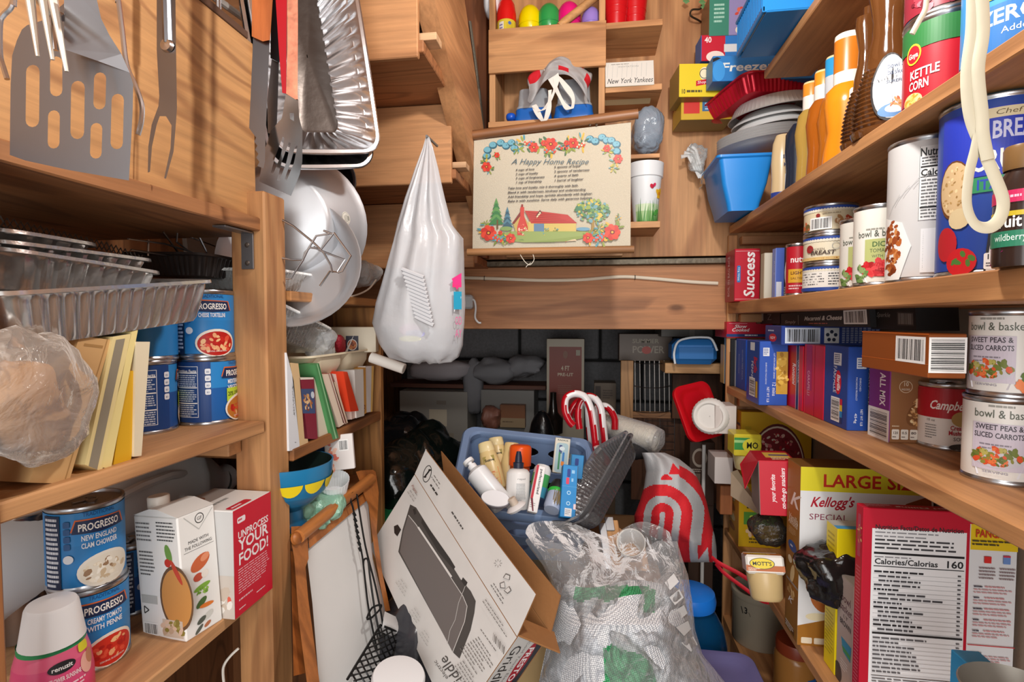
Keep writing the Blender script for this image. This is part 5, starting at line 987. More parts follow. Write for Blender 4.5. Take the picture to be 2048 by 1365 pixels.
hs_l = [oval(x, y, .036, .017) for x in (-.10, 0, .10) for y in (-.05, -.10)]+[[(x-.03, -.15), (x+.03, -.15), (x, -.2)] for x in (-.1, 0, .1)]
hs_s = [oval(x, y, .03, .016) for x in (-.07, .07) for y in (-.06, -.11)]
side('back_wall', lambda u, v: V((u*(1+tp*v/ch), hd_-.012+.03*v/ch, v)), (0, -1, 0), hl-.01, hs_l)
side('front_wall', lambda u, v: V((u*(1+tp*v/ch), -hd_+.012-.03*v/ch, v)), (0, -1, 0), hl-.01, hs_l)
side('left_wall', lambda u, v: V((-hl+.012-.03*v/ch, u*(1+tp*v/ch), v)), (1, 0, 0), hd_-.01, hs_s)
side('right_wall', lambda u, v: V((hl-.012+.03*v/ch, u*(1+tp*v/ch), v)), (1, 0, 0), hd_-.01, hs_s)
G().box((-hl+.04, -hd_+.04, -ch-.003), (hl-.04, hd_-.04, -ch), CB).obj('bottom', cr_o)
g = G(); rim = lambda e, z: [(x, y, z) for x, y in rrect(-hl-e, -hd_-e, hl+e, hd_+e, .03+max(0, e), 6)]
g.loft([rim(-.014, -.022), rim(-.016, -.004), rim(-.012, .002), rim(.004, .003), rim(.009, -.002), rim(.010, -.018), rim(.006, -.024), rim(.004, -.004), rim(-.010, -.005), rim(-.014, -.022)], CB); g.obj('rim', cr_o)
# contents: placed on sight lines inside the crate; each stands on or leans in the crate
Zc = lambda pts: [(890+x/5.25, 850+y/5.25) for x, y in pts]
def bottle_ax(nm, lb, top, bot, t0, t1, prof, mats, art=None, parts=(), asp=1.):
    a = atT(*Zc([bot])[0], t1); b = atT(*Zc([top])[0], t0); L_ = (b-a).length; mw = axf(a, b-a, cr)
    if asp != 1: mw = mw @ M.Diagonal((1, asp, 1, 1))
    o = root(nm, mw, lb, 'bottle'); g = G(); g.lathe([(r, z*L_) for r, z in prof], mats, 24); g.obj('bottle_body', o)
    if art: p = P(lambda u, v, l: (prof[2][0]*1.01*sin(u/prof[2][0])*(1+.01*l), -prof[2][0]*1.01*cos(u/prof[2][0])*(1+.01*l), v*L_), True); art(p, L_); p.done('printed_lettering', o)
    for pn, pp, pm in parts: g = G(); g.lathe([(r, z*L_) for r, z in pp], pm, 20); g.obj(pn, o)
    return o
CRM = mat('dcc288', .3); CRC = mat('e2cf9c', .3)
def shamp(p, L_): p.rr(-.016, .56, .03, .16, .003, 'a89440') if 0 else p.poly([(-.016, .58), (.014, .58), (.014, .72), (-.016, .72)], '9a8838'); p.text('Suave', 0, .62, .05, '2a2410', .024, bold=1); p.poly([(-.018, .18), (.018, .18), (.018, .5), (-.01, .52)], 'd87830'); p.blobs(0, .3, .016, .13, 24, ['e89a50', 'c85a20', 'f0b878'], .008, 3)
SPf = [(0, 0), (.024, 0), (.026, .03), (.026, .6), (.021, .80), (.02, .82), (.021, .84), (.019, .985), (.017, 1.0), (0, 1.0)]
bottle_ax('shampoo_bottle', 'cream shampoo bottle with orange flower label, leftmost in the crate', (420, 190), (560, 760), 1.36, 1.30, SPf, [CRM]*5+[CRC]*4, shamp, (), .7)
bottle_ax('shampoo_bottle', 'cream shampoo bottle behind the first, flat cap showing', (530, 135), (590, 620), 1.42, 1.38, SPf, [CRM]*5+[CRC]*4, shamp, (), .7)
bottle_ax('shampoo_bottle', 'tall cream bottle half hidden by the orange-capped can', (705, 190), (660, 740), 1.40, 1.36, SPf, [CRM]*9, None, (), .7)
bottle_ax('spray_can', 'spray can with big orange cap behind the white spray bottle', (795, 210), (775, 700), 1.37, 1.36, [(0, 0), (.026, 0), (.026, .56), (.029, .56), (.029, .93), (.026, .98), (.02, 1), (0, 1)], [mat('c8501c', .35)]*3+[mat('ee5a1c', .3)]*4, None)
bottle_ax('spray_bottle', 'white spray bottle with dark navy pump at the crate front', (775, 280), (760, 880), 1.26, 1.24, [(0, 0), (.026, 0), (.028, .02), (.028, .62), (.022, .68), (.013, .70), (0, .70)], mat('e6e5e3', .35), lambda p, L_: (p.text('repel', .008, .52, .03, '8a8a8a', .02), p.bars(-.004, .46, .024, .3, 12, 'a0a4a8', .4)), [('pump', [(.012, .70), (.013, .80), (.009, .81), (.008, .90), (.005, 1.0), (0, 1.0)], mat('23283c', .4))])
bottle_ax('pump_bottle', 'plain white pump bottle leaning left in the crate', (235, 375), (610, 850), 1.28, 1.22, [(0, 0), (.026, 0), (.027, .03), (.027, .72), (.018, .78), (.010, .80), (0, .80)], mat('eceef0', .3), None, [('pump_head', [(.011, .80), (.011, .88), (.006, .89), (.006, .93), (.014, .935), (.014, .995), (0, 1)], mat('f2f3f4', .3))])
bottle_ax('deodorant', 'deodorant stick with white cap and green band', (1040, 415), (960, 760), 1.30, 1.27, [(0, 0), (.02, 0), (.0215, .3), (.0215, .68), (.021, .85), (.015, .96), (0, 1)], [mat('2f86b0', .35), mat('4aa0c0', .35), mat('4fae62', .35), mat('f0f2f2', .3), mat('f0f2f2', .3), mat('f0f2f2', .3)], None)
a = atT(*Zc([(530, 780)])[0], 1.18); o = root('hand_mirror', axf(a, (.1, -.62, .78), cr*.85+V((0, 0, -.28))), 'white oval hand mirror lying at the front edge of the crate', 'mirror')
ovr = lambda s, z: [(.034*s*cos(2*pi*i/30), .02*s*sin(2*pi*i/30)*1.05, z) for i in range(30)]
g = G(); g.loft([ovr(.92, -.009), ovr(1.0, -.006), ovr(1.02, -.001), ovr(.97, .002)], mat('8a8488', .4), True, True, True); g.obj('rim', o); g = G(); g.loft([ovr(.97, .001), ovr(.93, .0035)], mat('eceef2', .25), True, True, True); g.obj('oval_face', o)
bottle_ax('nail_polish', 'small white bottle with a tan cap beside the oval mirror', (695, 770), (760, 890), 1.17, 1.17, [(0, 0), (.02, 0), (.024, .18), (.018, .36), (.009, .44), (0, .45)], mat('eceaea', .3), None, [('cap', [(.0095, .44), (.0095, .95), (.008, 1), (0, 1)], mat('c8b8a8', .4))])
def qbox(nm, lb, ct, q, ts, dep, cols, fn=None):
    """slim carton whose front face has the given pixel corners BL BR TL"""
    A, B, C_ = [atT(*Zc([p])[0], t) for p, t in zip(q, ts)]; mw = quad3(A, B, C_); w = (B-A).length; h = (C_-A).length
    return carton(nm, lb, ct, mw, w, dep, h, cols, [('front', lambda p: fn(p, w, h))] if fn else [])
qbox('cream_box', 'white and red slanted ointment box with vertical black lettering', 'box', [(868, 905), (968, 930), (1060, 455)], (1.19, 1.19, 1.24), .018, {'*': 'e9e7e6'}, lambda p, w, h: (p.rect(w*.02, h*.28, w*.26, h*.72, 'b81430'), p.text('perfectorized', w*.52, h*.93, w*.27, '2a2628', h*.55, 'l', rot=-90, bold=1), p.bars(w*.1, h*.2, w*.6, h*.12, 3, '9a9898', .4), p.poly([(w*.02, h*.28), (w*.28, h*.28), (w*.6, h*.02), (w*.45, h*.02)], '6a1a2a')))
def crest(p, w, h):
    p.rr(w*.3, h*.76, w*.22, h*.16, w*.07, '1a3a8a'); p.rr(w*.26, h*.62, w*.2, h*.13, w*.06, 'd83a5a'); p.bars(w*.6, h*.95, w*.22, h*.32, 2, '9fd0f0', .4)
    for y in (.5, .3): p.ring(w*.48, h*(y-.04), w*.13, w*.05, 'b0d8f0', 14)
    p.rect(w*.28, h*.02, w*.45, h*.15, 'd8dadc'); p.bars(w*.32, h*.15, w*.36, h*.1, 3, '8a8a90', .5); p.rect(w*.82, h*.16, w*.15, h*.1, 'e8d0d4'); p.line(0, h*.58, w, h*.58, .0006, '6ab8e8')
qbox('toothpaste_box', 'blue toothpaste box standing at the right front of the crate', 'box', [(1205, 965), (1370, 985), (1300, 425)], (1.17, 1.17, 1.22), .03, {'*': '2086c8', 'x+': '6a6460'}, crest)
qbox('toothpaste_box', 'second blue toothpaste box behind the front one', 'box', [(1310, 560), (1440, 575), (1310, 310)], (1.32, 1.32, 1.33), .03, {'*': '2a8ccc'}, lambda p, w, h: p.rr(w*.3, h*.55, w*.3, h*.3, w*.08, '1a3a8a'))
o = qbox('toothbrush_pack', 'carded pack of toothbrushes standing against the crate back', 'package', [(1125, 500), (1285, 520), (1130, 130)], (1.36, 1.36, 1.38), .012, {'*': 'd8d4c4'}, lambda p, w, h: (p.text('RADIUS', w*.5, h*.92, h*.04, '3a3a3a', w*.7, bold=1), p.rr(w*.1, h*.02, w*.8, h*.84, w*.2, 'a8c4cc'), p.rr(w*.3, h*.55, w*.2, h*.25, w*.06, '3a4a80'), p.rr(w*.55, h*.2, w*.14, h*.4, w*.05, '2a7ac0'), p.rr(w*.5, h*.22, w*.2, h*.12, w*.05, 'e8862a'), p.rr(w*.3, h*.1, w*.12, h*.5, w*.05, '3a8a5a'), p.ell(w*.5, h*.7, w*.18, h*.06, 'd8e4e8')))
g = G(); A = atT(*Zc([(1120, 900)])[0], 1.2); Bp = atT(*Zc([(1200, 590)])[0], 1.26); o = root('hair_brush', axf(A, Bp-A, cr), 'hair brush with black head and green band between the boxes', 'brush'); L_ = (Bp-A).length
g.lathe([(0, 0), (.018, 0), (.021, .1*L_), (.019, .55*L_)], mat('a8b4cc', .3), 20); g.obj('clear_cover', o); g = G(); g.lathe([(.0195, .52*L_), (.021, .6*L_), (.0195, .64*L_)], mat('34b440', .35), 20); g.obj('green_band', o)
g = G(); g.lathe([(.0185, .62*L_), (.02, .75*L_), (.014, .95*L_), (0, L_)], mat('1c1c1e', .5), 20); g.obj('brush_head', o)
g = G(); rd = random.Random(3)
for k in range(26): x = rd.uniform(-.002, .018); g.tube([(x, -.021, rd.uniform(.05, .2)*L_), (x+rd.uniform(-.003, .003), -.0225, rd.uniform(.4, .55)*L_)], .0006, mat('8a7a5a', .7), 4)
g.obj('bristles', o)
# ---------------------------------------------------------------- candy canes, cups, clamshells, tote
Zk = lambda pts: [(880+x/3.531, 760+y/3.531) for x, y in pts]
cw, crd = mat('eceaea', .15, coat=.5), mat('b80f1e', .15, coat=.5)
for i, (pl, t0, lb) in enumerate((([(940, 322), (912, 290), (882, 215), (890, 130), (950, 98), (1020, 120), (1062, 200), (1085, 330), (1100, 470), (1110, 560)], 1.46, 'front striped candy cane ornament with its hook to the left'),
        ([(985, 345), (975, 260), (985, 175), (1030, 120), (1090, 130), (1135, 200), (1150, 320), (1165, 450), (1180, 600)], 1.50, 'second striped candy cane ornament in the middle'),
        ([(895, 290), (935, 200), (985, 150), (1040, 180), (1050, 280), (1060, 400), (1075, 520)], 1.53, 'third striped candy cane ornament tucked behind the front one'),
        ([(1235, 350), (1232, 270), (1195, 205), (1150, 185), (1105, 215), (1110, 330), (1130, 460)], 1.55, 'right striped candy cane ornament bending to the right'),
        ([(1110, 470), (1130, 560), (1105, 640), (1090, 720)], 1.42, 'short striped candy cane stem beside the crate corner'))):
    pts = spl([atT(x, y, t0) for x, y in Zk(pl)], 9); g = G(); g.tube(pts, .0105, lambda a_, b_: (cw if ((b_*1.0+a_*.14) % 12) < 4.6 else crd), 12); tag(g.obj('candy_cane'), lb, 'ornament', 'plastic candy canes')
a, b = atT(1208, 848, 1.62), atT(1312, 882, 1.52); mw = axf(a, b-a); L_ = (b-a).length; o = root('cup_sleeve', mw, 'sleeve of white foam cups lying in clear plastic', 'cups')
g = G(); pr = [(0, 0), (.036, 0)]
for k in range(14): z = L_*(k+.5)/14.5; pr += [(.0385, z), (.0395, z+.004), (.0375, z+.005)]
g.lathe(pr+[(.033, L_), (.0, L_-.02)], mat('e4ddcb', .6), 30); g.obj('foam_cups', o)
g = G(); g.lathe([(.02, -.012), (.040, .002), (.0415, L_*.5), (.042, L_*.9), (.036, L_+.012), (.012, L_+.022), (0, L_+.02)], film('e8e8ea', .78, .1, .8, 30), 30); g.obj('wrapper', o)
g = blob(atT(1255, 900, 1.55), (.08, .06, .03), mat('2a2a2c', .3, bump=.6), .3, 10, 15); tag(g.obj('black_tray'), 'black plastic trays beneath the foam cup sleeve', 'tray')
DK = film('7c7c7e', .72, .1, .15, 30); DK2 = film('5c5a5c', .6, .12, .3, 40)
p0, p1, p2 = atT(1277, 893, 1.30), atT(1192, 1052, 1.14), atT(1195, 960, 1.36)
exx = (p1-p0).normalized(); nn = (p2-p0-exx*(p2-p0).dot(exx)).normalized(); zz = exx.cross(nn)
if zz.y > 0: zz = -zz
ctr = (p0+p1)/2+nn*.065; 
for i, lb in enumerate(('smoky clear clamshell tray leaning on the crate, front one', 'second smoky clamshell tray nested behind the front one')):
    o = root('clamshell_tray', fr(ctr-zz*.012*i+nn*(-.006*i), exx, zz.cross(exx), zz), lb, 'container', 'smoky clamshell trays'); foil_tray((p1-p0).length*1.06, .14, .045, (DK, DK2)[i], taper=.84, pitch=.012, rc=.022, rib=.0012).obj('tray', o)
# striped tote
OUT_L = [(520, 1425), (560, 1440), (650, 1455), (760, 1440), (860, 1410), (960, 1372), (1020, 1375), (1060, 1400), (1100, 1470), (1150, 1600), (1260, 1690)]
OUT_R = [(500, 1550), (560, 1690), (640, 1790), (760, 1850), (860, 1882), (960, 1905), (1020, 1918), (1060, 1928), (1100, 1940), (1180, 1952), (1260, 1955)]
def itp(tab, y):
    for (a, x0), (b, x1) in zip(tab, tab[1:]):
        if y <= b: return x0+(x1-x0)*max(0, (y-a))/(b-a)
    return tab[-1][1]
GRY = mat('b4b6b8', .85, bump=.25, bs=260); RDT = mat('d3202a', .8, bump=.25, bs=260)
def tote_xy(u, v): y = 515+v*775; return itp(OUT_L, y)+(itp(OUT_R, y)-itp(OUT_L, y))*u, y
def tote(u, v, s=1):
    x, y = tote_xy(u, v); k = (max(0, sin(pi*u))**.5)*(max(0, sin(pi*min(1, .04+v*.96)))**.5); fo = .014*NZ.noise(V((u*4+v*2, v*3.5, 2)))+.007*sin(u*15+v*8+2*sin(v*7))
    px, py = Zk([(x, y)])[0]; return atT(px, py, 1.40-.02*v-s*(.11*k+fo*k*1.2)+.0)
def tote_m(u, v):
    x, y = tote_xy(u, v); x += 12*sin(y*.012); s = abs(x-1560) if y > 950 else sqrt((x-1560)**2+((y-950)*1.0)**2)
    if y < 720: 
        if (1630 < x < 1705 and 575 < y < 665 and (x-1630) > (665-y)*.3 and (x-1630) < (y-560)*.9): return RDT
        if 1570 < x < 1650 and 665 < y < 705 and abs(x-1608) < (y-660)*1.2: return RDT
        return RDT if 300 < s < 372 and x > 1700 and y > 600 else GRY
    if y > 1165 and 1830 < x < 1905: return RDT if (x-1830) < (1275-y)*.8 else GRY
    return RDT if (s < 78 and s > 18) or 132 < s < 212 or (296 < s < 372 and x > 1560) else GRY
g = G(); g.grid(lambda u, v: tote(u, 1-v), 96, 96, lambda u, v: tote_m(u, 1-v)); g.grid(lambda u, v: tote(u, v, -1), 40, 40, GRY)
o = tag(g.obj('tote_bag'), 'grey tote bag with bold red curved stripes slumped beside the right shelves', 'bag')
for pl in ([(1424, 1116), (1440, 1128), (1475, 1146), (1510, 1168), (1540, 1182)], [(1432, 1128), (1450, 1148), (1490, 1178), (1520, 1200), (1536, 1205)]):
    g = G(); g.tube(spl([atT(x, y, 1.27-.02*i) for i, (x, y) in enumerate(pl)], 6), .0055, mat('c01424', .6), 7, flat=.5); g.obj('handle', o)
# drawer bracket and paper cup
A = atT(1195, 1108, 1.16); B = atT(1246, 1108, 1.16); C_ = atT(1205, 1040, 1.22); mw = quad3(A, B, C_); w = (B-A).length; h = (C_-A).length
o = root('drawer_part', mw, 'small wooden drawer part with a metal runner behind the blanket bag', 'wood piece'); g = G(); LWd = wood('z', 'd4a262', '9a6a34', 6, .2)
g.box((w*.42, -.004, -.04), (w, .012, h*.94), LWd, .002); g.obj('front_block', o); g = G(); g.prism([(w*.3, h*1.0), (w*.75, h*1.02), (w*2.0, h*.35), (w*2.0, -.03), (w*.3, -.03)], -.03, -.018, LWd, RX(90)); g.obj('side_panel', o)
g = G(); g.box((w*.18, -.012, -.04), (w*.46, -.004, h*.8), mat('a8adb2', .35, .9), .001); g.box((w*.44, -.008, h*.6), (w*.8, -.003, h), mat('a8adb2', .35, .9), .001); g.obj('metal_runner', o)
q = atT(1262, 1086, 1.14); o = root('paper_cup', axf(q, (-.12, -.72, .68)), 'white paper cup tipped towards the viewer beside the drawer part', 'cup'); g = G()
g.lathe([(.0, -.075), (.021, -.075), (.029, -.002), (.0305, .0), (.031, .002), (.0295, .003), (.028, 0), (.02, -.06), (0, -.062)], [mat('e8e6e0', .5)]*6+[mat('d6d6d4', .5)]*2, 30); g.obj('cup_body', o)
# ---------------------------------------------------------------- griddle box
Zg = lambda x, y: (560+x/2.936, 900+y/2.936)
aP = atT(*Zg(790, 145), 1.20); bP = atT(*Zg(1390, 1100), .88); cP = atT(*Zg(600, 595), 1.19)
ex = (bP-aP).normalized(); ey = (cP-aP); ey = (ey-ex*ey.dot(ex)).normalized(); nn = ex.cross(ey)
if nn.dot(CP-aP) < 0: nn = -nn
BLn = (bP-aP).length; BW = (cP-aP).length*1.12; TH = .09; gm = fr(aP, ex, ey, ex.cross(ey)); sg = 1 if ex.cross(ey).dot(nn) > 0 else -1
o = root('griddle_box', gm, 'worn open cardboard box for an electric griddle, grey pan pictured', 'box'); WH = mat('cfccc8', .55, var=.05, bs=12); BRN = mat('9a6a3e', .8, bump=.2, bs=80)
def bp(nm, lo, hi, front=WH, inner=BRN, X=None, fc='z+', other=None):
    d = {'*': BRN, 'x-': BRN, 'x+': BRN, 'y-': BRN, 'y+': BRN, 'z-': inner, 'z+': inner}; d[fc] = front
    return G().box(lo, hi, d, .0006).obj(nm, o) if X is None else G().box(lo, hi, d, .0006, X).obj(nm, o)
FN = 'z+' if sg > 0 else 'z-'; z_ = lambda a, b: (min(sg*a, sg*b), max(sg*a, sg*b)); z0, z1 = z_(0, -.003)
bp('front_panel', (0, 0, z0), (BLn, BW, z1), fc=FN)
inv = gm.inverted(); fm = M.Identity(4); fl = .05
def flapq(nm, pa, pb, dz, fmat, imat):
    O_ = aP-nn*dz; A_ = inv @ rp(*Zg(*pa), O_, nn); B_ = inv @ rp(*Zg(*pb), O_, nn); z = -sg*dz; g = G(); a_ = [(0, -.001), (BLn, -.001), (B_.x, B_.y), (A_.x, A_.y)]
    for k_ in range(2):
        zz_ = z-sg*.003*k_; f_ = (0, 1, 2, 3); n_ = V((a_[1][0]-a_[0][0], a_[1][1]-a_[0][1], 0)).cross(V((a_[2][0]-a_[1][0], a_[2][1]-a_[1][1], 0))).z
        if (n_ > 0) != ((sg > 0) == (k_ == 0)): f_ = f_[::-1]
        g.add([(x_, y_2, zz_) for x_, y_2 in a_], [f_], (fmat, imat)[k_])
    g.add([(x_, y_2, z-sg*.003*k_) for k_ in range(2) for x_, y_2 in a_], [(i, (i+1) % 4, 4+(i+1) % 4, 4+i) for i in range(4)], BRN); g.obj(nm, o)
flapq('front_flap', (855, 0), (1502, 850), 0, WH, BRN)
z2, z3 = z_(-TH, -TH-.003); bp('back_panel', (0, 0, z2), (BLn, BW, z3), fc=('z-' if sg > 0 else 'z+')); flapq('back_flap', (945, 8), (1645, 858), TH, BRN, WH)
z4, z5 = z_(-.003, -TH); G().box((BLn-.003, 0, z4), (BLn, BW, z5), {'*': BRN, 'x+': WH}, .0006).obj('right_end', o); G().box((0, 0, z4), (.003, BW, z5), {'*': BRN, 'x-': WH}, .0006).obj('left_end', o); G().box((0, BW-.003, z4), (BLn, BW, z5), BRN, .0006).obj('bottom_panel', o)
G().box((BLn-.05, -.002, z4), (BLn-.003, .001, z5), {'*': BRN}, .0006, T(BLn, 0, 0) @ RY(-28*sg) @ T(-BLn, 0, 0)).obj('end_flap', o)
inv = gm.inverted()
def gfn(u, v, l): q = inv @ rp(*Zg(u, 1365-v), aP, nn); return (q.x, q.y, sg*EPS*1.3*l)
p = P(gfn); y_ = lambda y: 1365-y; GP_ = lambda pts: [(x, y_(y)) for x, y in pts]
p.poly(GP_([(765, 322), (800, 340), (1060, 760), (1120, 830), (1150, 890), (1142, 960), (1120, 1060), (1055, 1228), (1020, 1195), (695, 600), (720, 470)]), '4a4643'); p.poly(GP_([(755, 385), (800, 440), (1075, 860), (1100, 920), (1085, 1010), (1015, 1190), (705, 600), (725, 480)]), '6b6461')
p.poly(GP_([(835, 405), (1000, 640), (1030, 690), (1020, 705), (930, 600), (830, 430)]), '33302e'); p.poly(GP_([(1065, 770), (1075, 750), (1102, 780), (1090, 810)]), '33302e'); p.poly(GP_([(780, 350), (795, 345), (802, 375), (790, 385)]), '33302e'); p.poly(GP_([(670, 450), (692, 440), (712, 470), (690, 510), (672, 490)]), '2a2624')
for a_, b_ in (((755, 385), (800, 440)), ((800, 440), (1075, 860)), ((1075, 860), (1100, 920)), ((1100, 920), (1085, 1010)), ((1085, 1010), (1015, 1190))): p.line(a_[0], y_(a_[1]), b_[0], y_(b_[1]), 4, 'c8c4c0')
p.line(812, y_(455), 1008, y_(748), 11, 'd6d2ce')
for a_, b_ in (((1090, 800), (1050, 900)), ((1050, 900), (1030, 1000)), ((1030, 1000), (1000, 1060)), ((1000, 1060), (985, 1140))): p.line(a_[0], y_(a_[1]), b_[0], y_(b_[1]), 3, 'b8b4b0')
p.text('Griddle', 975, y_(1205), 62, '4a4643', 270, 'r', rot=125); p.text('electric', 918, y_(1235), 24, '6a6662', 130, 'r', rot=125)
def gbar(x, y, n, L_, ang, c_='6e6a66', t=4, gap=17):
    dx, dy = cos(radians(ang)), -sin(radians(ang))
    for k in range(n):
        s_ = gap*k; X0 = x-s_*.85; Y0 = y+s_*.55; rd = random.Random(k+int(x)); q = 0
        while q < L_*(.95 if k % 3 else .7): e = rd.uniform(8, 26); p.line(X0+q*cos(radians(ang)), y_(Y0+q*sin(radians(ang))), X0+(q+e)*cos(radians(ang)), y_(Y0+(q+e)*sin(radians(ang))), t, c_); q += e+6
gbar(1180, 1055, 1, 230, 55); gbar(1165, 1100, 8, 190, 57); gbar(1080, 1240, 5, 170, 57); gbar(1215, 880, 2, 270, 56); gbar(720, 760, 3, 90, 57, 'a5a19d', 3); gbar(800, 930, 3, 90, 57, 'a5a19d', 3); gbar(860, 1060, 3, 80, 57, 'a5a19d', 3); gbar(790, 230, 3, 70, 57, '8a8682', 3)
for k in range(9): p.line(1268+8*k, y_(1075+10*k*1.0), 1268+8*k+(-4), y_(1120+10*k), 1.5+1.6*(k % 3), '5a5652')
p.text('Presto', 782, y_(215), 16, '8a4a3a', 55, 'l', rot=-57); p.done('printed_picture', o)
p = P(gfn); p.ring(862, y_(142), 36, 5, '2c2a28') if 0 else p.ell(865, y_(142), 24, 52, '2c2a28', 26, 0, -14); p.ell(865, y_(142), 20, 47, 'cfccc8', 26, 0, -14); p.line(852, y_(158), 880, y_(120), 9, '2c2a28'); p.ell(852, y_(160), 9, 6, '2c2a28', 10); p.ell(880, y_(120), 9, 6, '2c2a28', 10)
p.text('WAAAZTUN', 884, y_(200), 18, '3a3634', 100, 'l', rot=-56) if 0 else p.bars(0, 0, 1, 1, 0 or 1, 'cfccc8')
gbar(905, 150, 2, 90, 57); gbar(885, 205, 1, 110, 57, '3a3634', 9); gbar(1010, 365, 1, 160, 57, '4a4644', 8); gbar(1255, 785, 2, 140, 57, '5a5654', 4)
for k in range(8): a_ = k*pi/4; p.line(1283+12*cos(a_), y_(668)+12*sin(a_), 1283+24*cos(a_), y_(668)+24*sin(a_), 3, '8a8682')
for k in range(3):
    a_ = 1.2+k*2.094; cx_, cy_ = 1330+18*cos(a_)*.75, y_(790)+40*sin(a_); p.poly([(cx_+22*cos(a_+1.9), cy_+22*sin(a_+1.9)), (cx_+22*cos(a_-1.9), cy_+22*sin(a_-1.9)), (cx_+26*cos(a_-.6), cy_+26*sin(a_-.6)), (cx_+26*cos(a_+.6), cy_+26*sin(a_+.6))], '5a5654'); p.poly([(cx_+17*cos(a_+1.9), cy_+17*sin(a_+1.9)), (cx_+17*cos(a_-1.9), cy_+17*sin(a_-1.9)), (cx_+20*cos(a_-.6), cy_+20*sin(a_-.6)), (cx_+20*cos(a_+.6), cy_+20*sin(a_+.6))], 'cfccc8')
p.done('flap_print', o)
p = P(lambda u, v, l: (BLn+EPS*1.3*l, -v, -sg*u)); p.rect(TH*.74, -BW, TH*.25, BW, '25262e'); p.text('Griddle', TH*.13, -.02, .024, '2e2c2c', .10, 'l', rot=-90); p.text('Cool Touch Electronic', TH*.46, -.012, .007, '8a8684', .13, 'l', rot=-90); p.ell(TH*.72, -.068, TH*.14, .05, 'a81428', 26); p.text('PRESTO', TH*.645, -.068, .014, 'f0ecec', .08, 'c', rot=-90, bold=1); p.done('end_print', o)
# ---------------------------------------------------------------- knitted blanket in a clear bag
TB = 1.04
KM, N, L, b_ = newmat('silver_knit'); tc = N.new('ShaderNodeTexCoord'); mp = N.new('ShaderNodeMapping'); mp.inputs['Rotation'].default_value = (0, .35, 0); L.new(tc.outputs['Object'], mp.inputs[0])
vr = N.new('ShaderNodeTexVoronoi'); vr.inputs['Scale'].default_value = 300; vr.inputs['Randomness'].default_value = .22; L.new(mp.outputs[0], vr.inputs['Vector']); rmp = N.new('ShaderNodeValToRGB'); rmp.color_ramp.elements[0].color = lin('ffffff'); rmp.color_ramp.elements[1].color = lin('a4a7ae'); rmp.color_ramp.elements[0].position = .22; rmp.color_ramp.elements[1].position = .62
L.new(vr.outputs['Distance'], rmp.inputs[0]); L.new(rmp.outputs[0], b_.inputs['Base Color']); b_.inputs['Roughness'].default_value = .4; b_.inputs['Metallic'].default_value = .0
bq = N.new('ShaderNodeBump'); bq.invert = True; bq.inputs['Strength'].default_value = .6; bq.inputs['Distance'].default_value = .003; L.new(vr.outputs['Distance'], bq.inputs['Height']); L.new(bq.outputs[0], b_.inputs['Normal'])
KG = KM.copy(); KG.name = 'green_knit'; KG.node_tree.nodes['Color Ramp'].color_ramp.elements[0].color = lin('4cb878'); KG.node_tree.nodes['Color Ramp'].color_ramp.elements[1].color = lin('1a7040')
KL = [(1165, 1130), (1200, 1118), (1240, 1108), (1300, 1092), (1380, 1075), (1480, 1060)]; KR_ = [(1165, 1340), (1190, 1368), (1240, 1378), (1300, 1392), (1380, 1432), (1480, 1470)]
def kxy(u, v): y = 1168+v*290+ (8*sin(u*7) if v < .1 else 0); return itp(KL, y)+(itp(KR_, y)-itp(KL, y))*u, y
def kn(u, v, s=1, off=0):
    x, y = kxy(u, v); k = max(0, sin(pi*u))**.55*min(1, (v+.03)*3.2)**.6; f_ = .010*NZ.noise(V((u*5, v*4, 4)))+.006*sin(u*13+v*6+2*sin(v*5))
    return atT(x, y, TB-.10*(v-.4)*0-s*(.13*k+f_)-off)
def kmat(u, v):
    x, y = kxy(u, v); q = 10*NZ.noise(V((u*9, v*9, 1)))
    if 1150+q < x < 1298 and 1172 < y < 1203+q-.06*(x-1150) and y < 1215: return KG
    if 1288 < x < 1310 and 1180 < y < 1225+q: return KG
    if y > 1288+abs(x-1222)*.5+q and 1208 < x < 1290+ (y-1290)*.3+q: return KG
    return KM
o = root('blanket_bag', T(atT(1250, 1365, TB)), 'big clear plastic bag holding a silver knitted blanket with green patches', 'bag'); off = -o.location
g = G(); g.grid(lambda u, v: kn(u, 1-v), 84, 70, lambda u, v: kmat(u, 1-v)); g.grid(lambda u, v: kn(u, v, -.5), 30, 24, KM); hang(g, 'knitted_blanket', o, off)
FL_ = [(1072, 1058), (1082, 1050), (1100, 1062), (1130, 1085), (1165, 1102), (1200, 1110), (1260, 1105), (1330, 1085), (1480, 1055)]; FR_ = [(1072, 1350), (1085, 1355), (1110, 1362), (1150, 1376), (1200, 1384), (1260, 1390), (1310, 1405), (1365, 1450), (1480, 1480)]
def fxy(u, v):
    tp_ = 1082-34*math.exp(-((u-.08)/.12)**2)*.2+54*math.exp(-((u-.55)/.19)**2)+6*sin(u*9)-8*math.exp(-((u-.88)/.09)**2); y = tp_+(1450-tp_)*v; return itp(FL_, y)+(itp(FR_, y)-itp(FL_, y))*u, y
def fkn(u, v):
    x, y = fxy(u, v); k = max(0, sin(pi*u))**.5; f_ = .014*NZ.noise(V((u*7, v*6, 8)))+.008*abs(NZ.noise(V((u*15, v*11, 3))))+.004*sin(u*30+8*NZ.noise(V((u*3, v*4, 1))))
    return atT(x, y, TB+.02-.155*k*min(1, v*1.6+.25)-f_)
FB = film('f6f7f9', .95, .06, 1., 26)
g = G(); g.grid(lambda u, v: fkn(u, 1-v), 90, 70, FB); g.grid(lambda u, v: fkn(u, v*.5)+cf*(.05+.10*max(0, sin(pi*u))**.5), 50, 24, FB); hang(g, 'plastic_film', o, off)
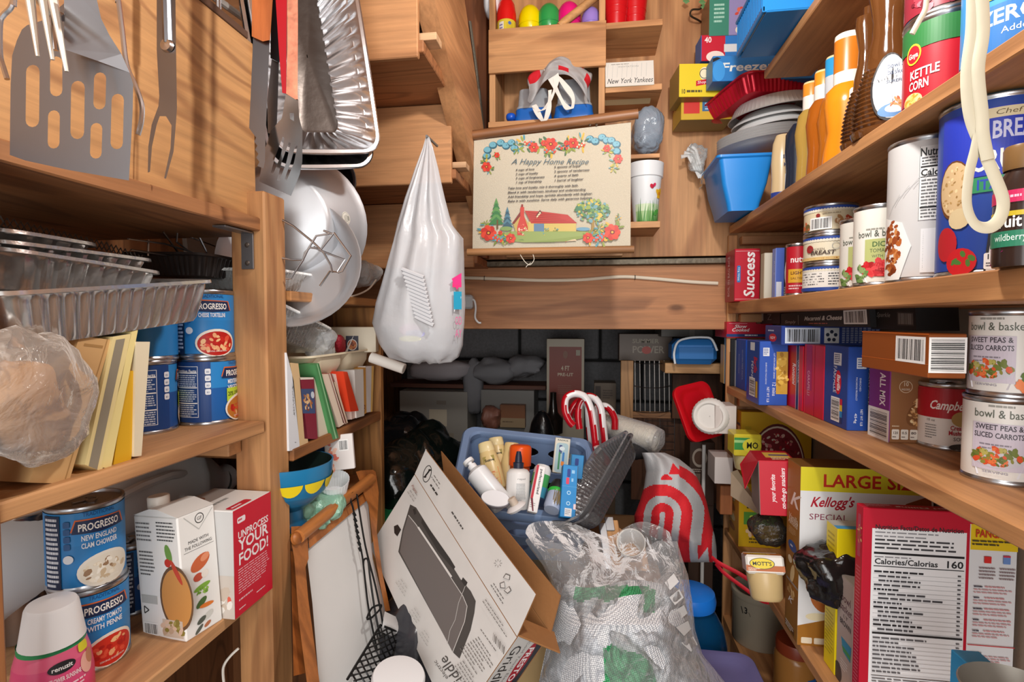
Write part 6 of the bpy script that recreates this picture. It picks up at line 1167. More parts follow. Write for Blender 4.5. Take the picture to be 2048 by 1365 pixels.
# white lettering strip on the film's right side
p = P(lambda u, v, l: tuple(fkn(.80+u*.1, .16+v*.5)-cf*(.002+.0004*l)+off))
for k in range(5): p.poly([(.2+.25*k*.6, .1+.17*k), (1.0+.18*k, .03+.17*k), (1.25+.15*k, .12+.17*k), (.5+.2*k, .2+.17*k)], 'dfe0e0')
p.done('white_print', o)
# ---------------------------------------------------------------- water jug, purple bin, white tub
q = atT(1378, 1400, 1.30); zt2 = zat(1200, q); o = root('water_jug', T(V((q.x, q.y, zt2-.30))), 'translucent blue water jug with bright blue lid below the striped tote', 'jug')
WJ = mat('1f78b8', .12, trans=.75, ior=1.2); g = G(); g.lathe([(0, 0), (.082, 0), (.088, .01), (.088, .15), (.085, .158), (.088, .166), (.086, .2), (.077, .24), (.06, .272), (.05, .285), (.046, .30)], WJ, 40); g.obj('jug_body', o)
g = G(); g.lathe([(0, .01), (.08, .012), (.083, .148), (0, .148)], mat('1460a0', .3), 32); g.obj('water', o)
g = G(); g.lathe([(.054, .288), (.058, .29), (.06, .305), (.056, .322), (.04, .33), (0, .332)], mat('1a78dc', .35, bump=.15, bs=20), 36); g.obj('lid', o)
g = G(); A = atT(1392, 1372, 1.06); B = atT(1530, 1380, 1.04); mw = up_frame(A, B); o = root('storage_tote', mw, 'muted purple plastic storage tote at the bottom edge, by the shelf', 'bin'); PUR = mat('63608e', .4)
g = G(); rt = lambda e, z: [(x, y, z) for x, y in rrect(-.06-e, -.12-e, .135+e, .12+e, .03, 5)]
g.loft([rt(-.03, -.35), rt(-.005, -.02), rt(.004, -.016), rt(.006, -.004), rt(.003, .0), rt(-.012, -.002), rt(-.02, -.010), rt(-.05, -.010)], PUR, True, True, True); g.obj('tote_body', o)
q = atT(790, 1418, .93); o = root('white_tub', axf(q, (.16, -.12, 1)), 'white plastic tub with blue printed label at the bottom edge', 'tub'); g = G(); g.lathe([(0, 0), (.043, 0), (.044, .05), (.044, .056)], mat('e9ecf0', .35), 32); g.obj('tub_body', o)
g = G(); g.lathe([(.0455, .054), (.0465, .056), (.0465, .064), (.044, .069), (.03, .071), (0, .071)], mat('eff1f3', .35), 36); g.obj('screw_lid', o)
p = P(cyl(.0442), True); p.rect(-.05, .044, .10, .003, '2a4aa8'); p.rect(-.05, .02, .10, .003, '2a4aa8'); p.text('CRISP', -.008, .034, .008, '2a4aa8', .03, bold=1); p.text('WIPES', .022, .03, .008, '2a4aa8', .024, bold=1); p.rect(-.02, .024, .03, .005, 'd8808a'); p.done('printed_lettering', o)
# ---------------------------------------------------------------- framed white board and grill basket
TL = atT(*Zg(160, 585), .99); TRr = atT(*Zg(515, 285), 1.22); Bt = atT(*Zg(240, 1365), .90); n_b = (TRr-TL).cross(Bt-TL).normalized()
if n_b.dot(CP-TL) < 0: n_b = -n_b
o = root('bed_tray', T(TL), 'white board in an orange-brown wooden frame leaning below the bookshelf', 'tray'); off = -o.location
pl = lambda dz: (lambda x, y: rp(*Zg(x, y), TL+n_b*dz, n_b)); OW = wood('z', 'c07834', '7e4818', 5, .3, .4)
def bt(nm, pts, dz, th, m): g = G(); plate(g, pts, pl(dz), th, m); hang(g, nm, o, off)
bt('white_board', [(150, 560), (515, 285), (545, 640), (665, 1120), (700, 1300), (560, 1500), (240, 1500), (190, 900)], 0, .006, mat('dcdcda', .35, var=.03, bs=8))
bt('right_stile', [(446, 130), (475, 122), (545, 118), (562, 130), (580, 250), (568, 480), (600, 720), (648, 945), (618, 950), (560, 640), (520, 330), (490, 255), (470, 190)], .014, .02, OW)
bt('left_stile', [(66, 452), (135, 448), (160, 466), (168, 640), (150, 690), (165, 870), (250, 1500), (175, 1500), (110, 1000), (84, 640), (66, 540)], .014, .02, OW)
bt('inner_rail', [(165, 500), (515, 238), (520, 290), (172, 580)], .008, .012, OW)
g = G(); g.tube([pl(.02)(110, 510), pl(.02)(330, 330), pl(.02)(535, 170)], .0125, wood('y', 'c8823c', '8a5220', 4, .2, .4), 14); hang(g, 'top_rail', o, off)
g = G(); g.lathe([(.011, 0), (.011, .006), (.008, .009), (0, .01)], OW, 16, axf(pl(.016)(88, 525)+off, n_b)); hang(g, 'peg', o, V((0, 0, 0)))
bt('leg', [(62, 595), (82, 600), (190, 1280), (160, 1310), (80, 1330), (70, 900)], -.004, .014, wood('z', 'a86428', '6a3c14', 5, .3, .4))
g = G(); WB_ = mat('242424', .4, .6); tg = lambda x, y, d=.0: rp(*Zg(x, y), TL+n_b*(.03+d), n_b)
for pts in ([(415, 300), (412, 270), (430, 252), (450, 268), (455, 290), (500, 560), (560, 800), (600, 1000), (612, 1120)], [(415, 300), (432, 360), (450, 480), (478, 600), (490, 680), (515, 900), (545, 1060), (570, 1180)], [(490, 680), (492, 650), (505, 640), (518, 655), (530, 760), (560, 960), (590, 1110)], [(510, 990), (540, 930), (592, 912), (585, 940), (540, 985), (512, 996)]):
    g.tube(spl([tg(x, y) for x, y in pts], 5), .0021, WB_, 6)
for k in range(7): a_ = 370+k*34; g.tube([tg(432+k*5.5, a_), tg(442+k*5.5, a_+20)], .0034, WB_, 6)
o2 = tag(g.obj('grill_basket'), 'black wire grill basket with a long handle, in front of the white board', 'grill basket')
g = G(); QA, QB, QC, QD = (395, 1350), (590, 1030), (700, 1075), (600, 1420)
lp = lambda a, b, t: (a[0]+(b[0]-a[0])*t, a[1]+(b[1]-a[1])*t)
def gq(u, v): a_ = lp(QA, QB, u); b_ = lp(QD, QC, u); x, y = lp(a_, b_, v); return tg(x, y, .012+.02*sin(pi*v))
for k in range(-4, 9):
    for s_ in (1, -1):
        seg = []
        for i in range(13):
            v = i/12; u = (k+.5+v*3.5)/8
            if s_ < 0: u = (k+4-v*3.5)/8
            if -.001 <= u <= 1.001: seg.append(gq(u, v))
        if len(seg) > 1: g.tube(seg, .0016, WB_, 5)
g.tube([gq(u, v) for u, v in ((0, 0), (.5, 0), (1, 0), (1, .5), (1, 1), (.5, 1), (0, 1))], .0024, WB_, 6); c2 = g.obj('wire_mesh', o2); c2.location = -o2.location
g = G(); g.grid(lambda u, v: rp(*Zg(615+125*v-20*u*(1-v), 950+60*v+ (120*u)), TL+n_b*(.04+.012*sin(u*3)), n_b), 10, 10, mat('d6d6d6', .5)); tag(g.obj('paper_sheet'), 'curled scrap of white paper beside the grill basket', 'paper')
q = atT(805, 1150, 1.35); tag(G().box((0, 0, 0), (.16, .20, .03), {'*': mat('1f7a4a', .5), 'y-': mat('e2e0d8', .6)}, .002).obj('green_book', None, T(atT(752, 1098, 1.36)) @ RZ(20) @ RX(10)), 'green-covered book lying behind the griddle box', 'book')
q = atT(835, 1290, 1.15); tag(blob(q, (.09, .14, .14), mat('3c3d42', .25, bump=.8, bs=20), .3, 9, 31).obj('dark_bag'), 'dark grey plastic bag in the gap below the griddle box', 'bag')
# hidden supports that carry the pile
o = root('cardboard_carton', T(V((-.14, 1.42, 0))), 'large brown carton beneath the blue crate', 'box'); g = G().box((-.24, -.26, 0), (.32, .32, .76), mat('8a6440', .8), .003); g.obj('carton_body', o); g = G().box((-.02, -.261, .1), (.06, .321, .762), mat('b09468', .4), .001); g.obj('tape', o)
# ---------------------------------------------------------------- right shelves: helpers
def rb(name, label, cat, C, xl, xr, yt, Z, cols, left=None, front=None, group=None, top=None, rz=0, P0=None, rough=.4, dmin=.012):
    """carton on a right shelf: C = pixel of its near front bottom corner; xl, xr = pixel columns where its aisle face and near face end; yt = pixel row of its top there"""
    Q_ = P0 or atZ(C[0], C[1], Z); d = max(dmin, atX(xl, C[1], Q_.x).y-Q_.y) if xl < C[0] else .06; w = max(.02, atY(xr, C[1], Q_.y).x-Q_.x); h = zat(yt, Q_)-Z
    w = min(w, .652-Q_.x); pr = []
    if left: pr.append(('left', lambda p: left(p, d, h)))
    if front: pr.append(('front', lambda p: front(p, w, h)))
    if top: pr.append(('top', lambda p: top(p, w, d)))
    return carton(name, label, cat, T(V((Q_.x, Q_.y, Z))) @ RZ(rz), w, d, h, cols, pr, group, rough)
G3 = 'grocery boxes on the middle right shelf'
BLUE = '24489c'
def vt(t, c, k=.16, x=.5, y=.5, L_=.6, bold=0, sh=0., up=0): return lambda p, w, h: p.text(t, w*x, h*y, w*k, c, h*L_, 'c', bold, sh, 90 if up else -90)
def multi(*fs): return lambda p, w, h: [f(p, w, h) for f in fs] and None
def rc(x, y, a, b, c): return lambda p, w, h: p.rect(w*x, h*y, w*a, h*b, c)
def cd(x, y, a, b, hor=True): return lambda p, w, h: p.code(w*x, h*y, w*a, h*b, hor=hor)
# row of boxes on shelf 3
rb('crate_slat', 'thin light wooden slat at the far end of the box row', 'wood piece', (1447, 768), 1440, 1451, 690, S3, {'*': 'd2a468'})
rb('tea_box', 'narrow pale blue box at the far end of the box row', 'box', (1452, 770), 1447, 1456, 676, S3, {'*': '7fb4d6'}, None, None, G3)
rb('dark_box', 'narrow black box with red lettering and white code band at the far end', 'box', (1460, 773), 1452, 1465, 678, S3, {'*': '17161a'}, multi(rc(.1, .72, .8, .26, 'e4e2dc'), vt('Savory', 'a03038', .5, .45, .42, .4)), None, G3)
rb('grey_box', 'slim grey box between the black box and the plain blue box', 'box', (1470, 774), 1461, 1474, 681, S3, {'*': '8b9097'}, None, None, G3)
rb('pasta_box', 'plain bright blue pasta box, second blue one from the far end', 'box', (1490, 783), 1471, 1499, 680, S3, {'*': '2450b4'}, multi(vt('GLUTEN FREE PASTA', 'b8c8ea', .1, .65, .5, .6), vt('fettuccine', 'b8c8ea', .1, .3, .5, .4)), None, G3)
def past(p, w, h):
    p.rect(w*.60, h*.18, w*.4, h*.66, 'c9a03c'); p.blobs(w*.8, h*.51, w*.17, h*.31, 44, ['e0b84c', 'c89a30', 'ecca6c', 'a87c24'], w*.085, 4)
    p.rect(w*.13, h*.77, w*.22, h*.13, 'dfe4ea'); p.bars(w*.15, h*.89, w*.18, h*.1, 4, '3a5aa0', .5); p.text('ENRICHED MACARONI', w*.22, h*.5, w*.05, 'd8e0f2', h*.34, rot=-90); p.text('CUT WITH ANCIENT GRAINS', w*.5, h*.62, w*.055, 'e8eef8', h*.4, rot=-90); p.text('12 mins', w*.47, h*.26, w*.13, 'f2f4fa', h*.22, rot=-90); p.text('NET WT 1LB', w*.28, h*.17, w*.09, 'f2f4fa', h*.24, rot=-90)
rb('pasta_box', 'blue pasta box with a window of yellow elbow pasta', 'box', (1517, 811), 1492, 1574, 683, S3, {'*': '23479a', 'y-': '2b56b4'}, multi(cd(.25, .1, .45, .3), vt('Barilla', 'd02030', .26, .6, .62, .26, 1, .2), vt('PENNE', 'e8ecf4', .16, .4, .52, .3), rc(.75, .1, .15, .26, 'd8b030'), rc(.3, .84, .35, .13, 'dfe4ea')), past, G3)
rb('pasta_box', 'red box with navy stripe leaning beside the windowed pasta box', 'box', (1604, 824), 1572, 1640, 693, S3, {'*': 'cc1634', 'y-': 'a81028'}, multi(rc(.62, 0, .14, 1, '22305e'), rc(.6, 0, .02, 1, 'e8d8da'), rc(.76, 0, .02, 1, 'e8d8da'), vt('Ronzoni', 'f0dfe2', .2, .38, .55, .34, 1, .2), vt('QUICK COOK', 'c8cede', .09, .69, .6, .36)), None, G3)
rb('pasta_box', 'magenta and red striped box next to the navy-striped one', 'box', (1646, 842), 1607, 1680, 693, S3, {'*': 'cc1a36', 'y-': 'a81028'}, multi(rc(.1, .35, .3, .65, 'b01a5c'), rc(.0, 0, .06, 1, 'e02a40'), rc(.52, 0, .02, 1, 'a81028'), vt('CARAPELLI', 'e8b8c4', .12, .18, .45, .36)), None, G3)
def farf(p, w, h):
    p.text('FARFALLE', w*.42, h*.58, w*.14, 'e8ecf4', h*.34, rot=-90); p.ell(w*.62, h*.55, w*.13, h*.15, 'c81c30', 20); p.text('Barilla', w*.58, h*.55, w*.13, 'f0e8ea', h*.2, rot=-90, bold=1, sh=.2)
    p.rect(w*.42, h*.76, w*.32, h*.15, 'dfe4ea'); p.bars(w*.45, h*.9, w*.26, h*.12, 5, '2a3a70', .55); p.code(w*.34, h*.06, w*.36, h*.3, hor=True)
    for k, c in enumerate(('c8203a', 'e4c02c', '2a86c4', '23356e')): p.rect(w*.71, h*(.28-.075*k), w*.1, h*.075, c)
def farf2(p, w, h):
    p.text('ENRICHED', w*.55, h*.55, w*.08, 'e4eaf6', h*.16, rot=-90); p.text('MACARONI PRODUCT', w*.38, h*.5, w*.08, 'e4eaf6', h*.28, rot=-90); p.text('NET WT 1LB', w*.62, h*.16, w*.12, 'f2f4fa', h*.2, rot=-90); p.text('454g', w*.35, h*.15, w*.12, 'f2f4fa', h*.12, rot=-90); p.rect(w*.4, h*.74, w*.45, h*.13, 'dfe4ea'); p.bars(w*.45, h*.86, w*.36, h*.11, 4, '3a5aa0', .5); p.text('FARFALLE', w*.96, h*.5, w*.05, 'dfe4ea', h*.5, rot=-90)
rb('pasta_box', 'large blue bow-tie pasta box with a colour bar beside its bar code', 'box', (1693, 862), 1646, 1736, 694, S3, {'*': '21418e', 'y-': '274ea6'}, farf, farf2, G3)
def gran(p, w, h):
    p.ring(w*.40, h*.78, w*.17, w*.015, 'd8c4a8', 22); p.text('10', w*.40, h*.79, h*.06, 'e8dcc8', w*.14); p.text('WHOLE GRAINS', w*.4, h*.73, h*.03, 'e8dcc8', w*.22); p.poly([(w*.2, h*.68), (w*.6, h*.68), (w*.4, h*.6)], 'b08858') if 0 else None
    p.ell(w*.72, h*.42, w*.24, h*.2, '7a4f2c', 16, 0, -30); p.blobs(w*.72, h*.42, w*.22, h*.18, 60, ['d8b07c', 'b8844c', 'e8cfa0', '8a5a30', '6a3c1c', 'c89a64'], w*.05, 5)
    for k, t in enumerate(('120', '0.5', '80', '7')): p.rr(w*(.07+.23*k), h*.05, w*.19, h*.14, w*.03, 'e8e2d8'); p.text(t, w*(.165+.23*k), h*.125, h*.035, '3a2a20', w*.13, bold=1); p.bars(w*(.09+.23*k), h*.1, w*.15, h*.03, 1, '6a5a50')
    p.bars(w*.07, h*.25, w*.3, h*.03, 1, 'd8c4a8')
rb('granola_box', 'purple and brown granola bar box with a bar code on its side', 'box', (1777, 886), 1735, 1856, 742, S3, {'*': '8a5c3a', 'x-': '7d2a80', 'y-': '8f623e'}, multi(rc(0, 0, 1, .44, 'e6e6e4'), lambda p, w, h: p.code(w*.04, h*.02, w*.92, h*.4, hor=True, bg=None), vt('ALL MIX', 'f0e6f2', .26, .55, .72, .46, 1)), gran, G3)
# lying boxes on top of the row
zt3 = zat(683, atZ(1490, 783, S3))
def lying(name, label, C, xl, xr, yt, Zb, cols, left, front, rz=0):
    Q_ = atZ(C[0], C[1], Zb); return rb(name, label, 'box', C, xl, xr, yt, Zb, cols, left, front, G3, None, rz)
Q1 = atX(1453, 676, .415); lz = zat(676, Q1)
rb('rice_mix_box', 'red long-grain box lying across the far end of the row', 'box', (1453, 676), 1430, 1545, 644, lz, {'*': 'c41a34'}, multi(lambda p, w, h: p.line(w*.2, h*.6, w*.8, h*.4, .0008, 'e8b0b8')), lambda p, w, h: (p.text('Slow', w*.3, h*.62, h*.2, 'f4ecec', w*.26, bold=1, sh=.2), p.text('Cooked', w*.3, h*.4, h*.2, 'f4ecec', w*.38, bold=1, sh=.2), p.rect(0, h*.06, w, h*.18, '24407e'), p.bars(w*.4, h*.24, w*.45, h*.16, 1, 'e4e8f0'), p.rect(w*.05, h*.88, w*.4, h*.02, 'e8b0b8')), P0=V((Q1.x, Q1.y, lz)), group=G3)
Q2 = atX(1562, 691, .425); lz = zat(691, Q2)
def barl(p, w, h):
    p.code(w*.04, h*.1, w*.36, h*.8, bg='cfdae8'); p.rect(w*.44, h*.12, w*.15, h*.78, 'dfe4ea'); 
    for k in range(5): a = k*1.2566+.3; p.ell(w*.515+w*.042*cos(a), h*.48+h*.22*sin(a), w*.02, h*.1, '26304a', 6)
    for k in range(9): p.bars(w*(.62+.042*k), h*.92, w*.032, h*.8, 9, 'c2cde4', .5, k)
rb('pasta_box', 'blue pasta box lying flat on the row, bar code facing out', 'box', (1562, 691), 1530, 1760, 652, lz, {'*': '263f8c', 'x-': '1f3478'}, lambda p, w, h: (p.ell(w*.5, h*.35, w*.24, h*.22, 'c42030', 18), p.text('RDY', w*.5, h*.28, h*.14, 'f0e8ea', w*.3, bold=1), p.bars(w*.2, h*.8, w*.6, h*.14, 1, 'c2cde4')), barl, G3, P0=V((Q2.x, Q2.y, lz)))
Q3 = atX(1856, 757, .437); lz = zat(757, Q3)
rb('cereal_bar_box', 'shiny copper-brown box lying on top of the granola box, striped code at its end', 'box', (1856, 757), 1722, 1932, 668, lz, {'*': '8e4a1c', 'y-': '8a481c', 'z+': 'a8622c'}, lambda p, w, h: (p.rect(0, h*.3, w, h*.012, 'd06a28'), p.code(w*.56, h*.30, w*.4, h*.62, hor=False), p.rect(0, h*.97, w, h*.03, 'd8702a')), lambda p, w, h: p.code(w*.0, h*.12, w*1.0, h*.8, hor=True, c='2a2e30'), G3, P0=V((Q3.x, Q3.y, lz)))
Q4 = V((.475, atX(1740, 650, .475).y, 0)); 
def mac(p, w, h): p.text('Macaroni & Cheese', w*.55, h*.4, h*.28, 'd8d4cc', w*.42, sh=.35, bold=1); p.text('Simply', w*.14, h*.2, h*.24, 'c8c4bc', w*.16, sh=.3); p.bars(w*.4, h*.25, w*.35, h*.12, 1, 'b05a4a'); p.rect(w*.26, h*.1, w*.004, h*.7, 'c8c4bc'); p.code(w*.78, h*.15, w*.2, h*.75)
slab('macaroni_box', 'black macaroni and cheese box behind the flat blue pasta box', 'box', [(1562, 652), (1741, 655), (1738, 614), (1562, 628)], .49, .06, {'*': '26272a'}, mac, G3, 1)
slab('dark_box', 'black box with code panel at the right behind the copper box', 'box', [(1742, 658), (1833, 662), (1831, 616), (1742, 613)], .50, .06, {'*': '161618'}, lambda p, w, h: (p.text('Sparkle', w*.3, h*.55, h*.2, '8a8a88', w*.32, sh=.3), p.code(w*.62, h*.2, w*.34, h*.6, c='8a8a88', bg='2a2a2c')), G3, 1)
slab('small_carton', 'small brown and white carton standing behind the red flat box', 'box', [(1474, 648), (1514, 648), (1514, 624), (1476, 625)], .50, .05, {'*': '6f4a3c'}, lambda p, w, h: (p.rect(0, 0, w*.3, h, 'cfcac4'), p.rect(w*.4, h*.1, w*.5, h*.3, '8a6a58')), G3, 1)
slab('dark_carton', 'dark brown carton between the small carton and the black macaroni box', 'box', [(1516, 648), (1560, 648), (1560, 622), (1516, 624)], .51, .05, {'*': '35262a'}, lambda p, w, h: (p.rect(w*.15, h*.25, w*.12, h*.6, 'b8b0a8'), p.text('Z', w*.55, h*.3, h*.5, '8a7a78', w*.2)), G3, 1)
# cans on shelf 3
def rcan(px, py, Z, X=None): Pp = atZ(px, py, Z); return Pp
q = atZ(1890, 893, S3); 
def camp(p):
    p.rect(-.055, .05, .11, .044, 'b01424'); p.text("Campbell's", .003, .064, .014, 'f4eeee', .056, sh=.4, bold=1); p.ell(.018, .05, .014, .012, 'b89a5c', 20); p.text('Cream of', .016, .033, .007, 'b02030', .026, bold=1); p.text('Mushroom', .016, .025, .007, 'b02030', .03, bold=1); p.text('SOUP', .016, .016, .006, '4a3a3a', .018); p.bars(-.03, .04, .018, .024, 6, '8a8a88', .4); p.ell(.02, .006, .018, .006, '3a3634'); p.text('10 oz', -.022, .044, .004, '4a4444', .012)
can('condensed_soup_can', 'red and white cream of mushroom soup can beside the pea cans', T(q) @ camrot(q, 4), .037, .104, 'e9e6e2', camp, None, bands=((.05, 'b01424'),))
PV = ['d8542c', '8a8a3c', 'e87840', '6f7c34', 'b8b060', '5f6e2c']
def peas(p):
    p.text('bowl & basket', -.004, .083, .0105, '5a6258', .062); p.bars(-.02, .1, .04, .005, 1, '9a9a94'); p.rect(-.036, .018, .052, .058, 'cdc6d4')
    p.text('SWEET PEAS &', -.01, .068, .0066, '4a4650', .046, bold=1); p.text('SLICED CARROTS', -.01, .058, .0066, '4a4650', .048, bold=1); p.bars(-.028, .052, .034, .01, 2, '8a8490', .4)
    p.poly([(-.036, .032), (.016, .032), (.01, .01), (-.03, .01)], 'dcdde4'); p.ell(-.01, .033, .025, .012, 'c8c8d0', 22); p.blobs(-.01, .035, .024, .011, 60, PV, .0042, 6)
    p.blobs(.034, .014, .014, .008, 12, ['e06a3a', 'f08a50', 'd8542c'], .008, 2, .45); p.blobs(.036, .028, .012, .008, 8, ['5f7a34', '8fa04a', '3a5a28'], .006, 3); p.ring(.032, .062, .009, .0012, 'b8bab4'); p.bars(.024, .04, .022, .006, 2, '7a7a74', .4); p.text('SERVING', -.012, .014, .003, '8a8aa0', .024)
q = atZ(1998, 958, S3); q.x = max(q.x, .468)
PG = 'pea and carrot cans'
PEA = [can('vegetable_can', lb, T(q+V((dx, 0, z))) @ camrot(q, 12+dr), .0385, .108, 'e6e5e0', peas, PG) for lb, z, dx, dr in (('cream can of peas and carrots, lower one at the right edge', 0, 0, 0), ('cream can of peas and carrots, stacked on the lower one', .1082, .004, -24))]
# shelf 2
rb('rice_box', 'red rice box with big white word reading upward', 'box', (1468, 603), 1450, 1519, 498, S2, {'*': 'bf1a30', 'x-': '9c1830'}, multi(vt('BOIL IN BAG RICE', 'e0c0c6', .22, .5, .5, .8, 0, 0, 1)), lambda p, w, h: (p.rect(w*.04, h*.04, w*.92, h*.005, 'f0d8da'), p.rect(w*.04, h*.95, w*.92, h*.005, 'f0d8da'), p.text('Success', w*.78, h*.5, w*.42, 'f6f0f0', h*.86, rot=90, bold=1, sh=.15), p.rr(w*.1, h*.36, w*.14, h*.32, .003, '2a78b8'), p.text('White Rice', w*.2, h*.52, w*.08, 'e8eef4', h*.26, rot=90)), 'items on the second right shelf')
rb('paper_carton', 'pale carton standing next to the red rice box', 'box', (1527, 598), 1520, 1543, 506, S2, {'*': 'b5a992', 'y-': 'cbc4b4'}, None, None, 'items on the second right shelf')
rb('blue_box', 'slim periwinkle blue box right of the pale carton', 'box', (1550, 596), 1543, 1560, 496, S2, {'*': '4a62b0', 'x-': '7f92d4'}, multi(vt('RICE', 'c0c8e8', .3, .5, .6, .3)), multi(rc(.1, .02, .6, .3, 'c8ccd8')), 'items on the second right shelf')
rb('black_box', 'black box with a white plate picture beside the red can', 'box', (1562, 596), 1560, 1580, 495, S2, {'*': '2a2224'}, None, lambda p, w, h: (p.ell(w*.95, h*.5, w*.6, h*.4, 'd8d0c4', 24), p.ell(w*.95, h*.5, w*.5, h*.33, '8a6a4a', 24), p.bars(w*.05, h*.22, w*.6, h*.2, 6, 'b8b0a8')), 'items on the second right shelf')
q = atX(1594, 580, .462); q.z = S2; can('peanut_can', 'red can with yellow panel peeking out left of the stacked tins', T(q) @ camrot(q, 0), .024, zat(489, q)-S2, 'b81c2c', lambda p: (p.text('nuts', .0, .075, .014, 'f2e8e6', .03, bold=1), p.rect(-.02, .03, .04, .03, 'd8a430'), p.text('LIGHT', 0, .048, .007, '5a2018', .028, bold=1), p.text('SALTED', 0, .037, .005, '5a2018', .028), p.bars(-.018, .026, .036, .012, 2, 'e8c0c0')), None, tab=False)
q = atX(1658, 575, .486); q.z = S2; hT = (zat(414, q)-S2)/3; TG = 'flat tins stacked in threes'
def tin(kind):
    def fn(p):
        p.rect(-.07, hT-.013, .14, .007, '2c4a9c'); 
        for k in range(26): p.ell(-.068+.0054*k, hT-.0135, .003, .003, 'e6dfcb', 8)
        if kind == 0: p.code(-.036, .008, .04, .024); p.ell(-.02, .036, .004, .004, '8a2a28'); p.blobs(.03, .02, .02, .011, 20, ['b8452c', '7a8a3a', 'e8d0b0', 'a87848'], .006, 2); p.blobs(-.048, .016, .008, .009, 8, ['c8643a', '6a5a34'], .006, 3); p.bars(-.012, .041, .05, .004, 1, 'a89a80')
        if kind == 1: p.ell(-.036, .030, .008, .008, '9a2a2c', 12); p.text('BREAST', -.012, .018, .008, '4a3a34', .044, bold=1, sh=.2); p.text('CHICKEN', -.022, .027, .004, '6a5a50', .03); p.ring(.012, .034, .007, .0008, '9aa0a0'); p.bars(.026, .041, .028, .012, 3, '8a8a8a', .4); p.rect(-.07, .007, .14, .006, 'd8b878'); p.bars(-.04, .012, .09, .004, 1, 'a86a2a')
        if kind == 2: p.rect(-.06, .012, .12, hT-.028, 'e8e6e0'); p.bars(-.056, hT-.018, .05, .026, 5, '4a4a50', .45, 3); p.bars(.0, hT-.018, .05, .026, 5, '4a4a50', .45, 4); p.rect(-.07, .005, .14, .007, '2c4a9c')
    return fn
for k, lb in ((2, 'flat tin with nutrition panel at the bottom of the three-tin stack'), (1, 'flat chicken breast tin in the middle of the three-tin stack'), (0, 'flat tin with bar code on top of the three-tin stack')):
    can('flat_tin', lb, T(q+V((0, 0, hT*(2-k)+.0003))) @ camrot(q, -2), .0485, hT-.0004, ['ddcfae', 'e3d9bf', 'd9d8d4'][k], tin(k), TG, tab=False)
def tomato(p):
    p.bars(-.02, .092, .04, .004, 1, '9a9a90'); p.text('bowl & basket', -.002, .078, .0105, '4e564a', .062); p.rect(-.021, .038, .048, .036, 'b8bf7a'); p.text('DICED', .004, .062, .008, '4a6a3a', .03, bold=1); p.text('TOMATOES', .004, .053, .006, '4a5a3a', .036); p.text('WITH BASIL', .004, .045, .0045, '5a6048', .03)
    p.poly([(-.026, .026), (.028, .026), (.022, .006), (-.018, .006)], 'e6e6e6'); p.ell(.001, .026, .027, .011, 'b81c20', 22); p.blobs(.001, .028, .025, .011, 44, ['c8202a', 'e0484a', 'a81820', 'd8383c'], .006, 4); p.blobs(-.026, .02, .008, .014, 14, ['6a8a4a', '8fa86a', '4a6a34'], .005, 5)
q = atX(1722, 570, .475); q.z = S2; can('tomato_can', 'cream diced tomatoes can squeezed between tins and taller can', T(q) @ camrot(q, 0), .034, zat(440, q)-S2, 'e5e3da', tomato, 'diced tomato cans')
q = atX(1757, 562, .462); q.z = S2; can('tomato_can', 'cream diced tomatoes can left of the grey canister', T(q) @ camrot(q, 2), .0365, zat(415, q)-S2, 'e7e5dc', tomato, 'diced tomato cans')
q = atX(1690, 500, .56); q.z = S2; can('dark_can', 'dark lidded tub at the back above the tomato cans', T(q), .04, .118, '3c3c40', None, None, tab=False, lid='2a2a2c')
q = atX(1846, 556, .472); q.z = S2; hC = zat(283, q)-S2-.002
def canis(p):
    p.rect(-.008, hC*.42, .05, hC*.5, 'e6e6e4'); p.rect(-.0075, hC*.421, .0005, hC*.5, '3a3a3a'); p.text('Nutrition', .012, hC*.855, .011, '1c1c1c', .038, bold=1)
    p.bars(-.005, hC*.85, .044, hC*.06, 3, '5a5a5a', .5); p.rect(-.006, hC*.775, .046, .0022, '1c1c1c'); p.text('Calories', .012, hC*.72, .009, '1c1c1c', .036, bold=1); p.rect(-.006, hC*.71, .046, .001, '1c1c1c'); p.bars(-.005, hC*.7, .044, hC*.27, 12, '6a6a6a', .42, 3)
    p.rect(-.006, hC*.5, .046, .002, '1c1c1c')
    p.code(-.004, hC*.06, .045, hC*.3, hor=True, bg='e4e4e4'); p.poly([(-.06, hC*.02), (-.028, hC*.02), (-.014, hC*.25), (-.026, hC*.42), (-.06, hC*.48)], 'ecebe8'); p.blobs(-.042, hC*.25, .014, hC*.19, 70, ['9a4a20', 'b8642c', '7a3414', 'd08a50'], .005, 8)
    for k in range(6): p.line(-.05+.012*k, hC*(.5+.05*k), -.03+.012*k, hC*(.62+.05*k), .0006, 'b8b8b8')
can('oat_canister', 'tall pale grey cardboard canister with nutrition panel', T(q) @ camrot(q, 0), .0455, hC, 'cccbca', canis, None, tab=False, lid='b9b9b9', cat='canister')
q = atX(1975, 540, .487); q.z = S2; hB = zat(212, q)-S2
